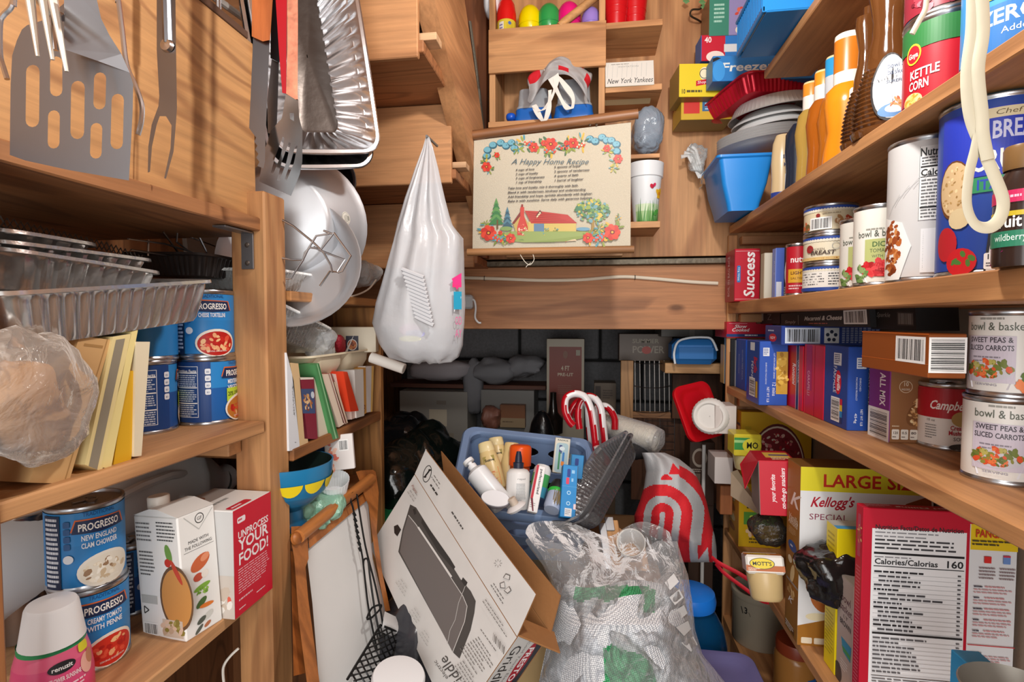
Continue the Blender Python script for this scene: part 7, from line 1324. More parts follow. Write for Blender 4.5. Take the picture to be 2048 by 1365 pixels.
def crumbs(p):
    p.rect(-.05, hB*.55, .13, hB*.37, '2438b0'); p.rr(-.004, hB*.86, .05, hB*.055, .002, 'd8cda8'); p.text("Chef's", .02, hB*.875, .006, '6a5a3a', .03, sh=.2); p.text('BREAD', .028, hB*.75, .02, 'c9cdea', .05, bold=1); p.text('CRUMBS', .022, hB*.58, .0235, 'ece9dc', .075, bold=1); p.rect(-.02, hB*.46, .1, hB*.085, '2f8a5c'); p.text('ITALIAN', .016, hB*.475, .012, '2c4ab0', .05, bold=1)
    p.ell(-.032, hB*.50, .020, hB*.17, '6a4020', 22); p.ell(-.032, hB*.505, .0185, hB*.155, 'd2b488', 22); p.blobs(-.032, hB*.5, .016, hB*.13, 40, ['b8945c', 'e4ceA0'.lower(), 'a07c48'], .002, 3); p.ell(-.025, hB*.33, .012, hB*.06, 'd8c49a', 14)
    p.rect(-.05, hB*.02, .012, hB*.4, '1c3a80') if 0 else None; p.ell(-.04, hB*.19, .014, hB*.1, 'b8202a', 18); p.ell(-.022, hB*.08, .016, hB*.08, 'c41c24', 18); p.blobs(-.02, hB*.09, .01, .01, 5, ['4a7a34'], .005, 3)
    p.poly([(.0, hB*.02), (.06, hB*.02), (.06, hB*.5), (.03, hB*.46), (.004, hB*.28)], '2a2c34'); p.poly([(.002, hB*.02), (.008, hB*.3), (.03, hB*.46), (.034, hB*.45), (.014, hB*.28), (.010, hB*.02)], 'dcdde0'); p.blobs(.028, hB*.26, .014, hB*.09, 30, ['a86a44', 'c88a5c', '8a4a2c', '5a7a34'], .005, 4); p.text('PER 1/4 CUP', .02, hB*.155, .005, 'e6e6e6', .03)
    for k, t in enumerate(('110', '0g', '30')): p.rr(.0+.017*k, hB*.03, .015, hB*.09, .002, 'eceef0'); p.text(t, .0075+.017*k, hB*.085, .006, '22242a', .011, bold=1); p.bars(.002+.017*k, hB*.07, .011, .006, 2, '5a5a60')
can('bread_crumb_canister', 'big blue bread crumb canister with tomatoes pictured', T(q) @ camrot(q, -4), .052, hB, '23459c', crumbs, None, tab=False, lid='3c5560', cat='canister')
q = atX(2040, 520, .425); q.z = S2; o = root('spice_bottle', T(q) @ camrot(q, -10), 'dark brown capped bottle with pink label at the right edge', 'bottle'); hq = zat(292, q)-S2
g = G(); g.lathe([(0, 0), (.021, 0), (.022, .004), (.022, hq*.66), (.014, hq*.78), (.013, hq*.82), (0, hq*.82)], mat('33241f', .2), 28); g.obj('bottle_body', o); g = G(); g.lathe([(.015, hq*.8), (.0155, hq*.82), (.0155, hq*.97), (.014, hq), (0, hq)], mat('7a5a34', .35), 24); g.obj('cap', o)
p = P(cyl(.0222), True); p.rect(-.03, hq*.52, .06, hq*.1, 'c8285c'); p.bars(-.015, hq*.59, .03, hq*.04, 1, 'f0c0d0'); p.rect(-.03, hq*.41, .06, hq*.04, 'c8b02c'); p.text('Fruit', -.008, hq*.32, .012, 'eceae8', .024, bold=1); p.rect(-.03, hq*.16, .06, hq*.13, '2a7a5c'); p.text('wildberry', -.005, hq*.21, .007, 'dff0e8', .026); p.poly([(-.03, hq*.02), (.03, hq*.02), (.03, hq*.14), (-.01, hq*.13)], 'c8208a'); p.done('printed_lettering', o)
# ---------------------------------------------------------------- shelf 1: bottles and cans
def rbottle(name, label, px, py, X, yt, prof, mats, asp=.62, art=None, parts=(), grp=None, rz=0, cat='bottle', k=1.):
    prof0 = prof; ENV = [(.0435, 0), (.0432, .12), (.0415, .3), (.033, .44), (.025, .5), (.019, .6), (.02, 1)]
    q = atX(px, py, X); q.z = S1; h = zat(yt, q)-S1; o = root(name, T(q) @ camrot(q, rz) @ M.Diagonal((1, 1, 1, 1)), label, cat, grp); S_ = M.Diagonal((1, asp, 1, 1))
    g = G(); g.lathe([(r*k, z*h) for r, z in prof], mats, 28, S_); g.obj('bottle_body', o)
    for pn, pp, pm in parts: g = G(); g.lathe([(r*k, z*h) for r, z in pp], pm, 24, S_); g.obj(pn, o)
    if art:
        r0 = max(r for r, z in prof)*k
        def rad(z):
            z /= h; prof = ENV if name == 'syrup_bottle' and 'ribbed' in label else prof0
            for (ra, za), (rb_, zb_) in zip(prof, prof[1:]):
                if za <= z <= zb_ and zb_ > za: return k*(ra+(rb_-ra)*(z-za)/(zb_-za))
            return r0
        p = P(lambda u, v, l: ((rad(v)+.0007+EPS*2*l)*sin(u/r0), -asp*(rad(v)+.0032+EPS*2*l)*cos(u/r0), v), True); art(p, h); p.done('printed_lettering', o)
    return o
rbottle('sauce_bottle', 'small cream sauce bottle with blue base at the far end of the top row', 1566, 372, .452, 268, [(0, 0), (.026, 0), (.026, .1), (.025, .3), (.027, .55), (.024, .85), (.017, .98), (0, 1)], [mat('2c3f8c', .3)]*2+[mat('cdb48a', .25)]*5, .7, lambda p, h: (p.rect(.0, h*.74, .014, h*.14, 'b82030'), p.text('SALAD', .008, h*.6, .008, '2a2c50', .026, bold=1), p.text('MAYO', .008, h*.48, .008, '2a2c50', .022, bold=1), p.rect(.0, h*.16, .014, h*.2, 'e6e2d8')), rz=10)
rbottle('dark_bottle', 'slim dark blue-black bottle squeezed beside the cream sauce bottle', 1594, 345, .452, 248, [(0, 0), (.024, 0), (.022, .3), (.025, .6), (.024, .85), (.01, 1), (0, 1)], mat('1f2838', .2), .7, lambda p, h: p.rect(.004, h*.1, .012, h*.65, 'e4e4e2'))
CPT = mat('dcc494', .35)
def capset(z0, z1, r, hx, band=None): return [('cap', [(r, z0), (r, z0+(z1-z0)*.5), (r, z1-.02), (r*.9, z1), (0, z1)], [mat(band or hx, .35)]+[mat(hx, .3)]+[CPT]*2)]
rbottle('syrup_bottle', 'clear golden syrup bottle with small orange cap', 1620, 325, .455, 165, [(0, 0), (.027, 0), (.025, .25), (.03, .5), (.024, .68), (.014, .74), (0, .74)], mat('c9a452', .12, trans=.35), .7, lambda p, h: p.rect(.002, h*.12, .016, h*.4, 'e8e4d8'), capset(.72, 1, .016, 'd8862a', 'd8d4cc'))
rbottle('syrup_bottle', 'amber syrup bottle with white and blue label', 1645, 305, .458, 142, [(0, 0), (.029, 0), (.026, .25), (.031, .5), (.026, .66), (.015, .74), (0, .74)], mat('b8641c', .12, trans=.3), .7, lambda p, h: (p.poly([(-.006, h*.1), (.02, h*.1), (.022, h*.5), (.0, h*.54)], 'eceae4'), p.rect(-.005, h*.1, .024, h*.12, '2a96c8'), p.ell(.012, h*.42, .006, h*.045, 'b81828')), capset(.72, 1, .017, 'e08a24', 'd8d4cc'))
rbottle('syrup_bottle', 'second amber bottle with blue and grey capped neck', 1670, 285, .468, 113, [(0, 0), (.03, 0), (.027, .25), (.032, .45), (.026, .6), (.018, .68), (0, .68)], mat('c87420', .12, trans=.3), .7, None, capset(.66, 1, .0195, '2a90c8', 'bfc3c8'))
rbottle('juice_jug', 'large bright orange bottle with white label in the middle of the row', 1692, 262, .462, 68, [(0, 0), (.038, 0), (.036, .1), (.03, .25), (.036, .45), (.034, .56), (.02, .62), (0, .62)], mat('e0861a', .18), .75, lambda p, h: (p.rr(.004, h*.36, .024, h*.18, .006, 'f0eee8'), p.rect(.008, h*.46, .012, h*.02, '3a3a3a')), [('cap', [(.022, .61), (.022, .7), (.022, .95), (.021, .99), (.018, 1), (0, 1)], [mat('dcdad2', .3), mat('c2701e', .3), mat('e8e0d0', .3), mat('e8e0d0', .3), mat('c2701e', .3)])])
RBP = [(0, 0), (.04, 0), (.042, .02)]+[x for k in range(14) for x in ((.043-.0009*k*k*.09, .04+.028*k), (.039-.0009*k*k*.09, .054+.028*k))]+[(.024, .50), (.019, .60), (.018, .70), (.024, .86), (.023, .93), (.012, .95), (.012, 1), (0, 1)]
SYB = mat('6a4020', .08, trans=.35, coat=.6)
def oval(p, h): 
    p.ell(.010, h*.26, .0265, h*.205, '1c1412', 28); p.ell(.011, h*.26, .0245, h*.19, 'e6e9f0', 28); p.rect(.010, h*.18, .022, h*.2, 'b4bccb'); p.text('bowl &', .018, h*.365, .0085, '2c4060', .026); p.text('basket', .018, h*.325, .0085, '2c4060', .026); p.text('SUREFINE', .018, h*.275, .0045, '3a4a60', .028, bold=1)
    p.ell(.012, h*.115, .018, h*.04, '5a86b8', 18); p.ell(.016, h*.125, .013, h*.026, 'e8e4de', 18); p.blobs(.019, h*.155, .008, h*.03, 14, ['b8643a', 'd8905c', '8a3a24', 'c89a6c'], .005, 3, .4)
rbottle('syrup_bottle', 'ribbed brown pancake syrup bottle, second from the red tin', 1738, 232, .462, 14, RBP, SYB, .62, lambda p, h: (p.ell(.018, h*.25, .015, h*.15, '1c1412', 24), p.ell(.0185, h*.25, .012, h*.13, 'e4e6ea', 24)), rz=24)
rbottle('syrup_bottle', 'ribbed brown pancake syrup bottle with oval white label, nearest', 1772, 200, .455, -62, RBP, SYB, .62, oval, rz=-8, k=1.1)
q = atX(1888, 120, .475); q.z = S1; hK = zat(48, q)-S1
def kett(p):
    p.rect(-.07, hK*.66, .14, hK*.28, '2a7038'); p.ell(-.036, hK*.62, .011, hK*.12, 'e8c83a', 20); p.ell(-.036, hK*.62, .009, hK*.1, 'c41c2c', 20); p.text('Goya', -.036, hK*.58, .007, 'f4ecdc', .014, bold=1); p.text('KETTLE', -.022, hK*.33, .012, 'f2eae8', .036, bold=1); p.text('CORN', -.028, hK*.2, .012, 'f2eae8', .026, bold=1); p.ell(-.036, hK*.08, .014, hK*.09, 'e4c890', 20); p.blobs(-.036, hK*.08, .011, hK*.06, 20, ['d89a3a', 'f0c870', 'c8862c'], .004, 3); p.rect(.034, hK*.1, .02, hK*.8, 'ddd8d0'); p.bars(.036, hK*.85, .016, hK*.7, 14, '5a5a5a', .45)
can('bean_can', 'red can with green top band on the upper shelf by the syrup', T(q) @ camrot(q, 0), .046, hK, 'b81a2a', kett, 'cans on the top right shelf')
can('bean_can', 'dark red speckled can stacked on the green-banded can', T(q+V((0, 0, hK+.0004))) @ camrot(q, 0), .046, .1, '8a2634', lambda p: (p.blobs(0, .045, .05, .04, 90, ['a83a48', 'c86a74', '6a1a28', 'e0a8ac'], .006, 5), p.code(.022, .012, .026, .05)), 'cans on the top right shelf')
q = atX(2035, 60, .475); q.z = S1
def zero(p):
    p.rect(-.05, .0, .1, .055, '2a6cb0'); p.rr(-.045, .062, .05, .028, .004, 'e4c020'); p.text("SMITH'S", -.02, .069, .014, '20222a', .048, bold=1); p.text('ZERO', -.008, .034, .016, 'eaf2fa', .05, bold=1); p.text('Added', -.0, .022, .007, 'eaf2fa', .026); p.rect(.02, .085, .03, .05, 'a85a30')
can('drink_mix_canister', 'blue canister with yellow name panel at the right edge of the top shelf', T(q) @ camrot(q, 0), .05, .15, '3a8cc8', zero, None, tab=False, cat='canister')
# white straps hanging in front of the right shelves
ST = mat('cdc6ae', .6, bump=.1, bs=60); o = root('hanging_strap', T(atT(1950, -10, .50)), 'cream cloth strap hanging in a loop in front of the right shelves', 'strap'); off = -o.location
def strap(nm, px, t, wd):
    pts = spl([atT(x, y, t+.004*i*0) for i, (x, y) in enumerate(px)], 8); g = G(); g.tube(pts, wd, ST, 8, flat=.35); hang(g, nm, o, off)
strap('strap_band', [(1946, -40), (1944, 60), (1934, 150), (1940, 230), (1962, 290), (1988, 350), (2006, 400), (2000, 436), (1978, 455), (1950, 448), (1934, 410), (1938, 350), (1950, 300), (1958, 260)], .50, .0058)
strap('strap_band', [(1962, -40), (1966, 60), (1956, 140), (1964, 230), (1966, 270), (1976, 320)], .497, .0060)
g = G(); g.tube(spl([atT(x, y, .56) for x, y in ((1853, 0), (1850, 20), (1838, 42), (1824, 68))], 5), .0028, ST, 6, flat=.4); hang(g, 'strap_end', o, off)
# ---------------------------------------------------------------- far end of shelf 1: blue bin, plates, pans, boxes
q0 = atY(1415, 455, 1.52); bnW = .165
BA, BB, BC_ = atY(1393, 345, 1.60), atY(1437, 312, 1.47), atY(1549, 312, 1.47); BD = atY(1413, 456, 1.58); BE = atY(1452, 440, 1.49)
o = root('storage_bin', T(V((.36, 1.52, S1))), 'bright blue plastic bin overhanging the far end of the top shelf', 'bin'); BM = mat('2088dc', .35); gz = lambda y, Pp: zat(y, Pp)
X0, X1, Y0, Y1 = BB.x, .47, 1.462, 1.665; ztop = gz(312, BB); zbot = S1+.003
g = G(); rg5 = lambda e, z: [(x, y, z) for x, y in rrect(X0-e, Y0-e*.6, X1+e, Y1+e*.4, .012, 4)]; i5 = lambda e, z: rg5(e-.004, z)
g.loft([rg5(-.03, zbot), rg5(-.026, zbot+.02), rg5(-.012, zbot+.07), rg5(-.002, ztop-.01), rg5(.006, ztop-.006), rg5(.006, ztop), rg5(-.003, ztop), i5(-.012, zbot+.07), i5(-.03, zbot+.01)], BM, True, True, True); c_ = g.obj('bin_body', o); c_.location = -o.location
p = P(lambda u, v, l: (X0-.012-.012*(1-v/.1)-.002-.0005*l, Y1-.02-u, zbot+.03+v)); p.rect(.02, .06, .05, .035, 'b8b0a0'); p.blobs(.045, .078, .02, .014, 14, ['e0a848', '6a8ab8', 'e8e0d0'], .006, 3); c_ = p.done('sticker', o); c_.location = -o.location
def disc(name, lb, cat, px, py, t, r, prof, m, nrm, grp=None, n=44): o_ = root(name, axf(atT(px, py, t), nrm), lb, cat, grp); g = G(); g.lathe([(r*a, b) for a, b in prof], m, n); g.obj('body', o_); return o_
NP = V((-.10, -.06, 1)); PLW = mat('e6e6e6', .5)
for k in range(5): disc('paper_plate', ('lowest', 'second lowest', 'middle', 'second highest', 'topmost')[k]+' white paper plate of the stack on the blue bin', 'plate', 1520, 300-5*k, 1.50, .115, [(0, 0), (.7, 0), (.8, .006), (.97, .012), (1, .013), (.97, .0145), (.8, .008), (.7, .002), (0, .002)], PLW, NP, 'paper plates on the blue bin')
for k in range(2): disc('foam_bowl', ('lower white foam bowl, upside down over the paper plates', 'upper white foam bowl, upside down under the foil pie pan')[k], 'bowl', 1540, 262-14*k, 1.48, .10, [(1, 0), (1.02, .002), (1, .004), (.85, .016), (.7, .028), (.6, .03), (0, .03)], mat('dcdddd', .5, bump=.1), NP, 'white foam bowls')
pn = [(0, 0)]; o = root('pie_pan', axf(atT(1545, 232, 1.46), NP), 'crimped foil pie pan upside down over the foam bowls', 'foil pan'); g = G(); fr_ = lambda r, z, a: [((r+(a if i % 2 else 0))*cos(2*pi*i/120), (r+(a if i % 2 else 0))*sin(2*pi*i/120), z) for i in range(120)]
g.loft([fr_(.114, -.001, 0), fr_(.116, 0, 0), fr_(.114, .003, 0), fr_(.108, .004, .0025), fr_(.092, .034, .002), fr_(.088, .036, 0), fr_(.001, .036, 0)], mat('c2c4c2', .35, .45)); g.obj('pan_body', o)
pN, pL, pR = atT(1492, 144, 1.36), atT(1398, 224, 1.55), atT(1650, 157, 1.46); ex = (pL-pN).normalized(); ey = (pR-pN); ey = (ey-ex*ey.dot(ex)).normalized(); ez = ex.cross(ey); ez = -ez if ez.z < 0 else ez
RL, RW = (pL-pN).length, (pR-pN).length*.95; o = root('foil_pan', fr(pN+ex*RL/2+ey*RW/2-ez*.045, ex, ez.cross(ex), ez), 'bright red foil baking pan tilted on top of the foil pie pan', 'foil pan'); foil_tray(RL, RW, .045, mat('c01830', .25, .4), taper=.86, pitch=.014, rc=.03, rib=.0016, lip=.007).obj('pan_body', o)
g = G(); o = root('cutlery_bag', T(atT(1385, 320, 1.58)), 'clear bag of plastic cutlery beside the blue bin', 'bag'); off = -o.location
g = blob(atT(1392, 318, 1.58), (.026, .026, .05), film('f2f4f4', .9, .06, 1., 40), .5, 12, 17); hang(g, 'plastic_film', o, off)
for k in range(4): g = G(); g.tube([atT(1408-3*k, 356, 1.57), atT(1392-5*k, 300+4*k, 1.57), atT(1380-6*k, 290+8*k, 1.57)], [.004, .004, .006], film('f4f6f6', .6, .05, .2, 40), 6, flat=.5); hang(g, 'fork_handle', o, off)
def ybox(nm, lb, P_, w, d, h, cols, front=None, left=None, rz=0, top=None):
    pr = ([('front', lambda p: front(p, w, h))] if front else [])+([('left', lambda p: left(p, d, h))] if left else [])
    return carton(nm, lb, 'box', T(P_) @ RZ(rz), w, d, h, cols, pr, 'bag and wrap boxes at the far end of the top shelf')
A = atY(1358, 194, 1.56); h_ = zat(128, A)-A.z
ybox('bag_box', 'yellow trash bag box with a red tag at the far end of the top shelf', A, .235, .10, h_, {'*': 'a88c4a', 'y-': 'e6cc2c', 'z-': '8a7440'}, lambda p, w, h: (p.rect(0, 0, w, h, 'e2c92c'), p.ell(w*.30, h*.7, w*.06, h*.2, 'e8e0c0', 18), p.ring(w*.30, h*.7, w*.06, w*.008, '2a2a2a'), p.poly([(w*.2, h*.32), (w*.42, h*.42), (w*.42, h*.58), (w*.2, h*.48)], 'c41c2c'), p.text('ShopRite', w*.31, h*.41, h*.09, 'f4e8e4', w*.19, rot=5, sh=.2), p.text('10', w*.05, h*.1, h*.14, '3a3420', w*.05, bold=1), p.bars(w*.09, h*.24, w*.3, h*.14, 1, '5a5228')), rz=7)
A = atY(1362, 240, 1.60); ybox('wrap_box', 'second yellow box lower down beneath the red-tagged one', A, .15, .10, zat(198, A)-A.z-.002, {'*': 'caa630', 'z-': '8a7440'}, lambda p, w, h: (p.rect(w*.05, h*.3, w*.3, h*.6, 'c8342c'), p.rect(w*.4, h*.4, w*.5, h*.6, '3a6a94'), p.bars(w*.45, h*.85, w*.4, h*.4, 3, 'a8c0d8')), rz=5)
A = atY(1425, 163, 1.50); h_ = zat(112, A)-A.z
ybox('freezer_bag_box', 'blue freezer bag box with white lettering tilted over the red pan', A, .27, .06, h_, {'*': '2a7cc4'}, lambda p, w, h: (p.text('Freezer Bags', w*.5, h*.38, h*.34, 'dfe6e4', w*.84, bold=1, sh=.1), p.ell(w*.06, h*.4, w*.06, h*.4, '3a94dc'), p.poly([(0, h*.75), (w*.08, h*.9), (w*.04, h*.95), (0, h*.9)], '1a1a1c')), rz=4)
A = atY(1402, 122, 1.60); h_ = zat(70, A)-A.z
ybox('freezer_bag_box', 'red and white bag box behind the blue basket', A, .16, .06, h_, {'*': '2a6cb8', 'y-': 'c42038'}, lambda p, w, h: (p.rect(w*.42, 0, w*.58, h, '2a78c4'), p.text('40', w*.12, h*.7, h*.22, 'f4e8e8', w*.12, bold=1), p.rect(w*.4, h*.32, w*.5, h*.3, 'd8dce0'), p.ell(w*.25, h*.15, w*.16, h*.22, 'f0e0d8')), rz=5)
A = atY(1418, 72, 1.60); h_ = zat(-10, A)-A.z
ybox('tea_box', 'green and lilac box with a pictured salad above the red bag box', A, .13, .08, h_, {'*': '8a6a4a', 'y-': '9088b8'}, lambda p, w, h: (p.rect(0, 0, w*.42, h, '3a8470'), p.bars(w*.1, h*.8, w*.25, h*.5, 5, 'a8d4c4', .5), p.blobs(w*.78, h*.45, w*.2, h*.3, 26, ['d8644a', 'e8a080', 'c84a3c', 'e8dcd0'], w*.05, 4), p.ell(w*.66, h*.12, w*.1, h*.1, 'e8dcc8')), rz=4)
# blue slotted baskets on shelf 0
c1, c2, c3 = atZ(1473, 117, S0+.001), atZ(1520, 36, S0+.001), atZ(1534, 119, S0+.001)
o = root('slotted_basket', T(V((.42, 1.2, S0+.001))), 'blue slotted plastic basket overhanging the highest right shelf', 'basket'); BK = mat('1f78bc', .3); x0, x1 = c1.x, .545; yA, yB = c2.y-.02, c1.y; hB_ = .085; loc = -o.location
def bpart(nm, lo, hi): q = G().box(lo, hi, BK, .002).obj(nm, o); q.location = loc
bpart('bottom', (x0+.008, yA, S0+.001), (x1, yB, S0+.005)); bpart('end_wall', (x0, yB-.004, S0+.002), (x1, yB, S0+hB_)); bpart('near_wall', (x0, yA, S0+.002), (x1, yA+.004, S0+hB_)); bpart('rim', (x0-.004, yA, S0+hB_-.008), (x0+.004, yB, S0+hB_)); bpart('lower_rail', (x0, yA, S0+.002), (x0+.006, yB, S0+.014))
ns = 16
for k in range(ns): y = yA+.012+(yB-yA-.024)*k/(ns-1); bpart('slat', (x0, y-.0028, S0+.012), (x0+.004, y+.0028, S0+hB_-.006))
g = G(); g.box((x0+.006, yA+.02, S0+.006), (x0+.014, yB-.02, S0+hB_-.02), mat('d8cfc0', .6), .001); c_ = g.obj('paper_liner', o); c_.location = loc
q = atZ(1580, 14, S0+.03); disc('round_pan', 'small round dark metal pan resting in the blue slotted basket', 'pan', 1585, 6, (q-CP).dot(cf), .05, [(0, 0), (.8, 0), (.95, .006), (1, .02), (1.03, .022), (.98, .022), (.9, .006), (0, .004)], mat('6a625c', .25, 1.), V((0, 0, 1)))
# ---------------------------------------------------------------- lowest right shelves
def quak(p, w, h):
    p.ell(w*.52, h*.55, w*.40, h*.36, '6a2c28', 36); p.ell(w*.52, h*.55, w*.385, h*.34, 'ece0cc', 36); p.ell(w*.52, h*.55, w*.37, h*.325, '8a2c34', 36); p.blobs(w*.52, h*.55, w*.34, h*.29, 170, ['c42a38', 'e0707a', 'f0c8b8', 'a81c2c', 'd8a890', '7a1420', 'e8dcc8'], w*.028, 4); p.blobs(w*.26, h*.45, w*.06, h*.14, 20, ['6a8a3a', '93a858', 'd8d0a0'], w*.02, 5)
    p.rect(w*.30, h*.3, w*.28, h*.28, 'e2e4e6'); p.text('ENJOY', w*.47, h*.44, w*.05, '2a2c30', h*.2, rot=-90, bold=1); p.bars(w*.31, h*.57, w*.1, h*.25, 6, '9a9ca0', .4); p.text('CRISPY', w*.55, h*.45, w*.03, 'b83a3a', h*.18, rot=-90)
    p.ell(w*.85, h*.36, w*.11, h*.2, '5a1c1c', 20); p.ell(w*.85, h*.36, w*.095, h*.18, 'c89a4c', 20); p.text('QUAKER', w*.83, h*.36, w*.06, '5a1c1c', h*.26, rot=-90, bold=1); p.bars(w*.06, h*.9, w*.1, h*.2, 3, 'caa820', .5)
Q_ = atX(1480, 1090, .455); rb('rice_snack_box', 'large yellow box picturing a bowl of red and white food', 'box', (1480, 1075), 1470, 1668, 824, S4, {'*': 'd8a81c', 'y-': 'dcae24'}, lambda p, w, h: (p.rect(w*.1, h*.6, w*.7, h*.3, '6a6a70'), p.bars(w*.15, h*.5, w*.7, h*.3, 6, 'f0d860', .4)), quak, P0=V((.452, atX(1481, 900, .452).y, S4)))
def kp(p, w, h): p.text('KIT', w*.42, h*.62, h*.12, '2a2418', w*.5, bold=1); p.rect(w*.12, h*.36, w*.8, h*.2, '5a9a3c'); p.text('SOFT', w*.5, h*.41, h*.1, 'd8e85a', w*.5, bold=1); p.blobs(w*.4, h*.24, w*.22, h*.06, 10, ['a86a3c', 'e8c8a0'], w*.06, 2); p.bars(w*.1, h*.72, w*.4, h*.05, 1, '5a4a20'); p.bars(w*.25, h*.16, w*.55, h*.1, 2, '6a5a20')
rb('snack_bar_box', 'yellow snack bar box with green panel beneath the red snack box', 'box', (1478, 1165), 1456, 1560, 968, S4, {'*': 'd8b01c', 'x-': 'd89a3c'}, lambda p, w, h: [p.ell(w*.35, h*(.2+.16*k), w*.3, h*.06, ('a86a3c', 'e8cf9a')[k % 2]) for k in range(5)] and None, kp, P0=V((.424, atX(1478, 1000, .424).y, S4)))
g = G(); A, B, C_ = atT(1462, 945, 1.32), atT(1530, 1030, 1.24), atT(1475, 940, 1.35); g.add([A, C_, B, B+V((0, 0, -.01)), A+V((0, 0, -.06))], [(0, 1, 2), (0, 2, 3, 4)], mat('a89880', .6)); tag(g.obj('torn_flap'), 'torn grey cardboard flap hanging from the yellow snack bar box', 'cardboard')
Qr = atT(1518, 1033, 1.17); wr = .10
mw = quad3(atT(1520, 1031, 1.13), atT(1578, 1034, 1.115), atT(1512, 930, 1.13)); 
def rs(p, w, h): p.text('your favorite', w*.42, h*.5, w*.12, 'f4e6e8', h*.5, rot=90, sh=.25, bold=1); p.text('on-the-go snackers', w*.68, h*.5, w*.12, 'f4e6e8', h*.74, rot=90, sh=.25, bold=1); p.ell(w*.97, h*.45, w*.16, h*.14, 'e0b820', 18)
w_, h_ = .075, .118
o = carton('snack_box', 'open red snack box with white script, flap lifted, before the yellow boxes', 'box', mw, w_, .10, h_, {'*': 'c4142c', 'x-': '8a8480', 'z+': 'b01428'}, [('front', lambda p: rs(p, w_, h_)), ('top', lambda p: (p.rect(.02, .03, .05, .05, 'd8b04c'), p.rect(.03, .05, .04, .01, '2a3a80'), p.bars(.03, .04, .04, .03, 3, 'f0e0b0')))])
g = G(); g.add([(0, 0, h_), (0, .1, h_), (-.022, .1, h_*.72), (-.026, .01, h_*.45), (0, 0, h_+.001), (0, .1, h_+.001), (-.0235, .1, h_*.72), (-.0275, .01, h_*.45)], [(0, 1, 2, 3), (7, 6, 5, 4), (0, 3, 7, 4), (3, 2, 6, 7), (2, 1, 5, 6)], mat('c4142c', .4)); g.obj('flap', o)
tag(blob(atT(1537, 1060, 1.17), (.04, .035, .035), film('4a443c', .75, .08, 1., 30), .3, 9, 44).obj('plastic_bag'), 'dim crinkled plastic pouch between the yellow box and cereal box', 'bag')
# apple sauce packs
def mott(nm, lb, pxs, t, w, d, h):
    A, B, C_ = [atT(*p_, t_) for p_, t_ in zip(pxs, t)]; mw = quad3(A, B, C_); o = root(nm, mw, lb, 'food pack'); wv, hv = (B-A).length, (C_-A).length
    g = G().box((0, 0, 0), (wv, d, hv), mat('e8e4dc', .45), .004); g.obj('sleeve', o)
    p = P(face('front', wv, d, hv)); p.rect(0, hv*.16, wv, hv*.3, 'b8642c'); p.ell(wv*.42, hv*.56, wv*.33, hv*.3, '4a4a28', 26); p.ell(wv*.42, hv*.56, wv*.31, hv*.27, 'e8d030', 26); p.text("MOTT'S", wv*.42, hv*.46, hv*.2, '1c1a18', wv*.5, bold=1); p.bars(wv*.05, hv*.34, wv*.35, hv*.16, 2, 'f0dcc8', .5); p.done('printed_lettering', o)
    p = P(face('top', wv, d, hv)); p.rect(0, d*.1, wv, d*.6, 'c87434'); p.ell(wv*.4, d*.4, wv*.32, d*.2, 'e8d030'); p.text("MOTT'S", wv*.4, d*.32, d*.16, '1c1a18', wv*.45, bold=1); p.done('top_print', o)
    g = G(); g.lathe([(0, -.052), (.026, -.052), (.031, -.046), (.035, -.002), (.035, .002), (0, .002)], mat('dcc08a', .3, trans=.15), 28, T(wv*.5, d*.42, 0)); g.obj('sauce_cup', o); return o
mott('applesauce_pack', 'white and brown apple sauce pack with yellow oval, cup below', [(1494, 1148), (1572, 1152), (1493, 1110)], (1.08, 1.06, 1.09), 0, .075, 0)
# pack with green and yellow oval at far left, white boxes, lid
A = atY(1438, 912, 1.47); B = atY(1480, 912, 1.45); o = root('applesauce_pack', T(V((.40, 1.47, A.z))), 'small yellow and green apple sauce pack poking out on the left', 'food pack'); hv = zat(868, A)-A.z; g = G().box((-.015, 0, 0), (.055, .07, hv), mat('e0cf3c', .35), .003); g.obj('sleeve', o)
p = P(lambda u, v, l: (-.015+u, -EPS*l, v)); p.rect(0, hv*.3, .04, hv*.55, '3f9a4c'); p.rect(0, hv*.62, .04, hv*.12, 'a8d88a'); p.ell(.045, hv*.5, .024, hv*.33, 'e6dc40', 22); p.text('MO', .046, hv*.38, hv*.28, '26261c', .03, bold=1); p.done('printed_lettering', o); g = G(); g.lathe([(0, -.04), (.024, -.04), (.031, 0), (0, 0)], mat('d2c48e', .3), 24, T(.02, .03, 0)); g.obj('sauce_cup', o)
A = atY(1430, 868, 1.56); carton('white_box', 'small white box above the green and yellow pack', 'box', T(V((A.x, 1.56, A.z))), .058, .08, zat(812, A)-A.z, {'*': 'd2c8c2', 'x+': 'a08878'}, [('left', lambda p: None)])
A = atY(1429, 968, 1.56); carton('white_box', 'small white box below the green and yellow pack', 'box', T(V((A.x, 1.56, A.z))), .05, .09, zat(915, A)-A.z, {'*': 'd4ccc8'}, [])
A = atY(1440, 1030, 1.60); tag(G().box((0, 0, 0), (.035, .05, zat(972, A)-A.z), wood('z', 'b5703a', '7a4420', 4, .2), .002).obj('wooden_block', None, T(A)), 'small wooden block below the white boxes by the shelf post', 'wood piece')
q = atT(1396, 820, 1.62); ex_ = (atT(1440, 768, 1.60)-atT(1345, 790, 1.66)); dn = (atT(1372, 868, 1.60)-atT(1345, 780, 1.66)); mw = fr(atT(1394, 822, 1.62), dn, ex_.cross(dn).cross(dn)*1, dn.cross(ex_)); 
o = root('container_lid', fr(atT(1400, 822, 1.62), V((.30, -.25, -.92)), V((.85, .5, .15)), V((.30, -.25, -.92)).cross(V((.85, .5, .15)))), 'large red plastic lid hanging by the post, in front of the wire rack', 'lid')
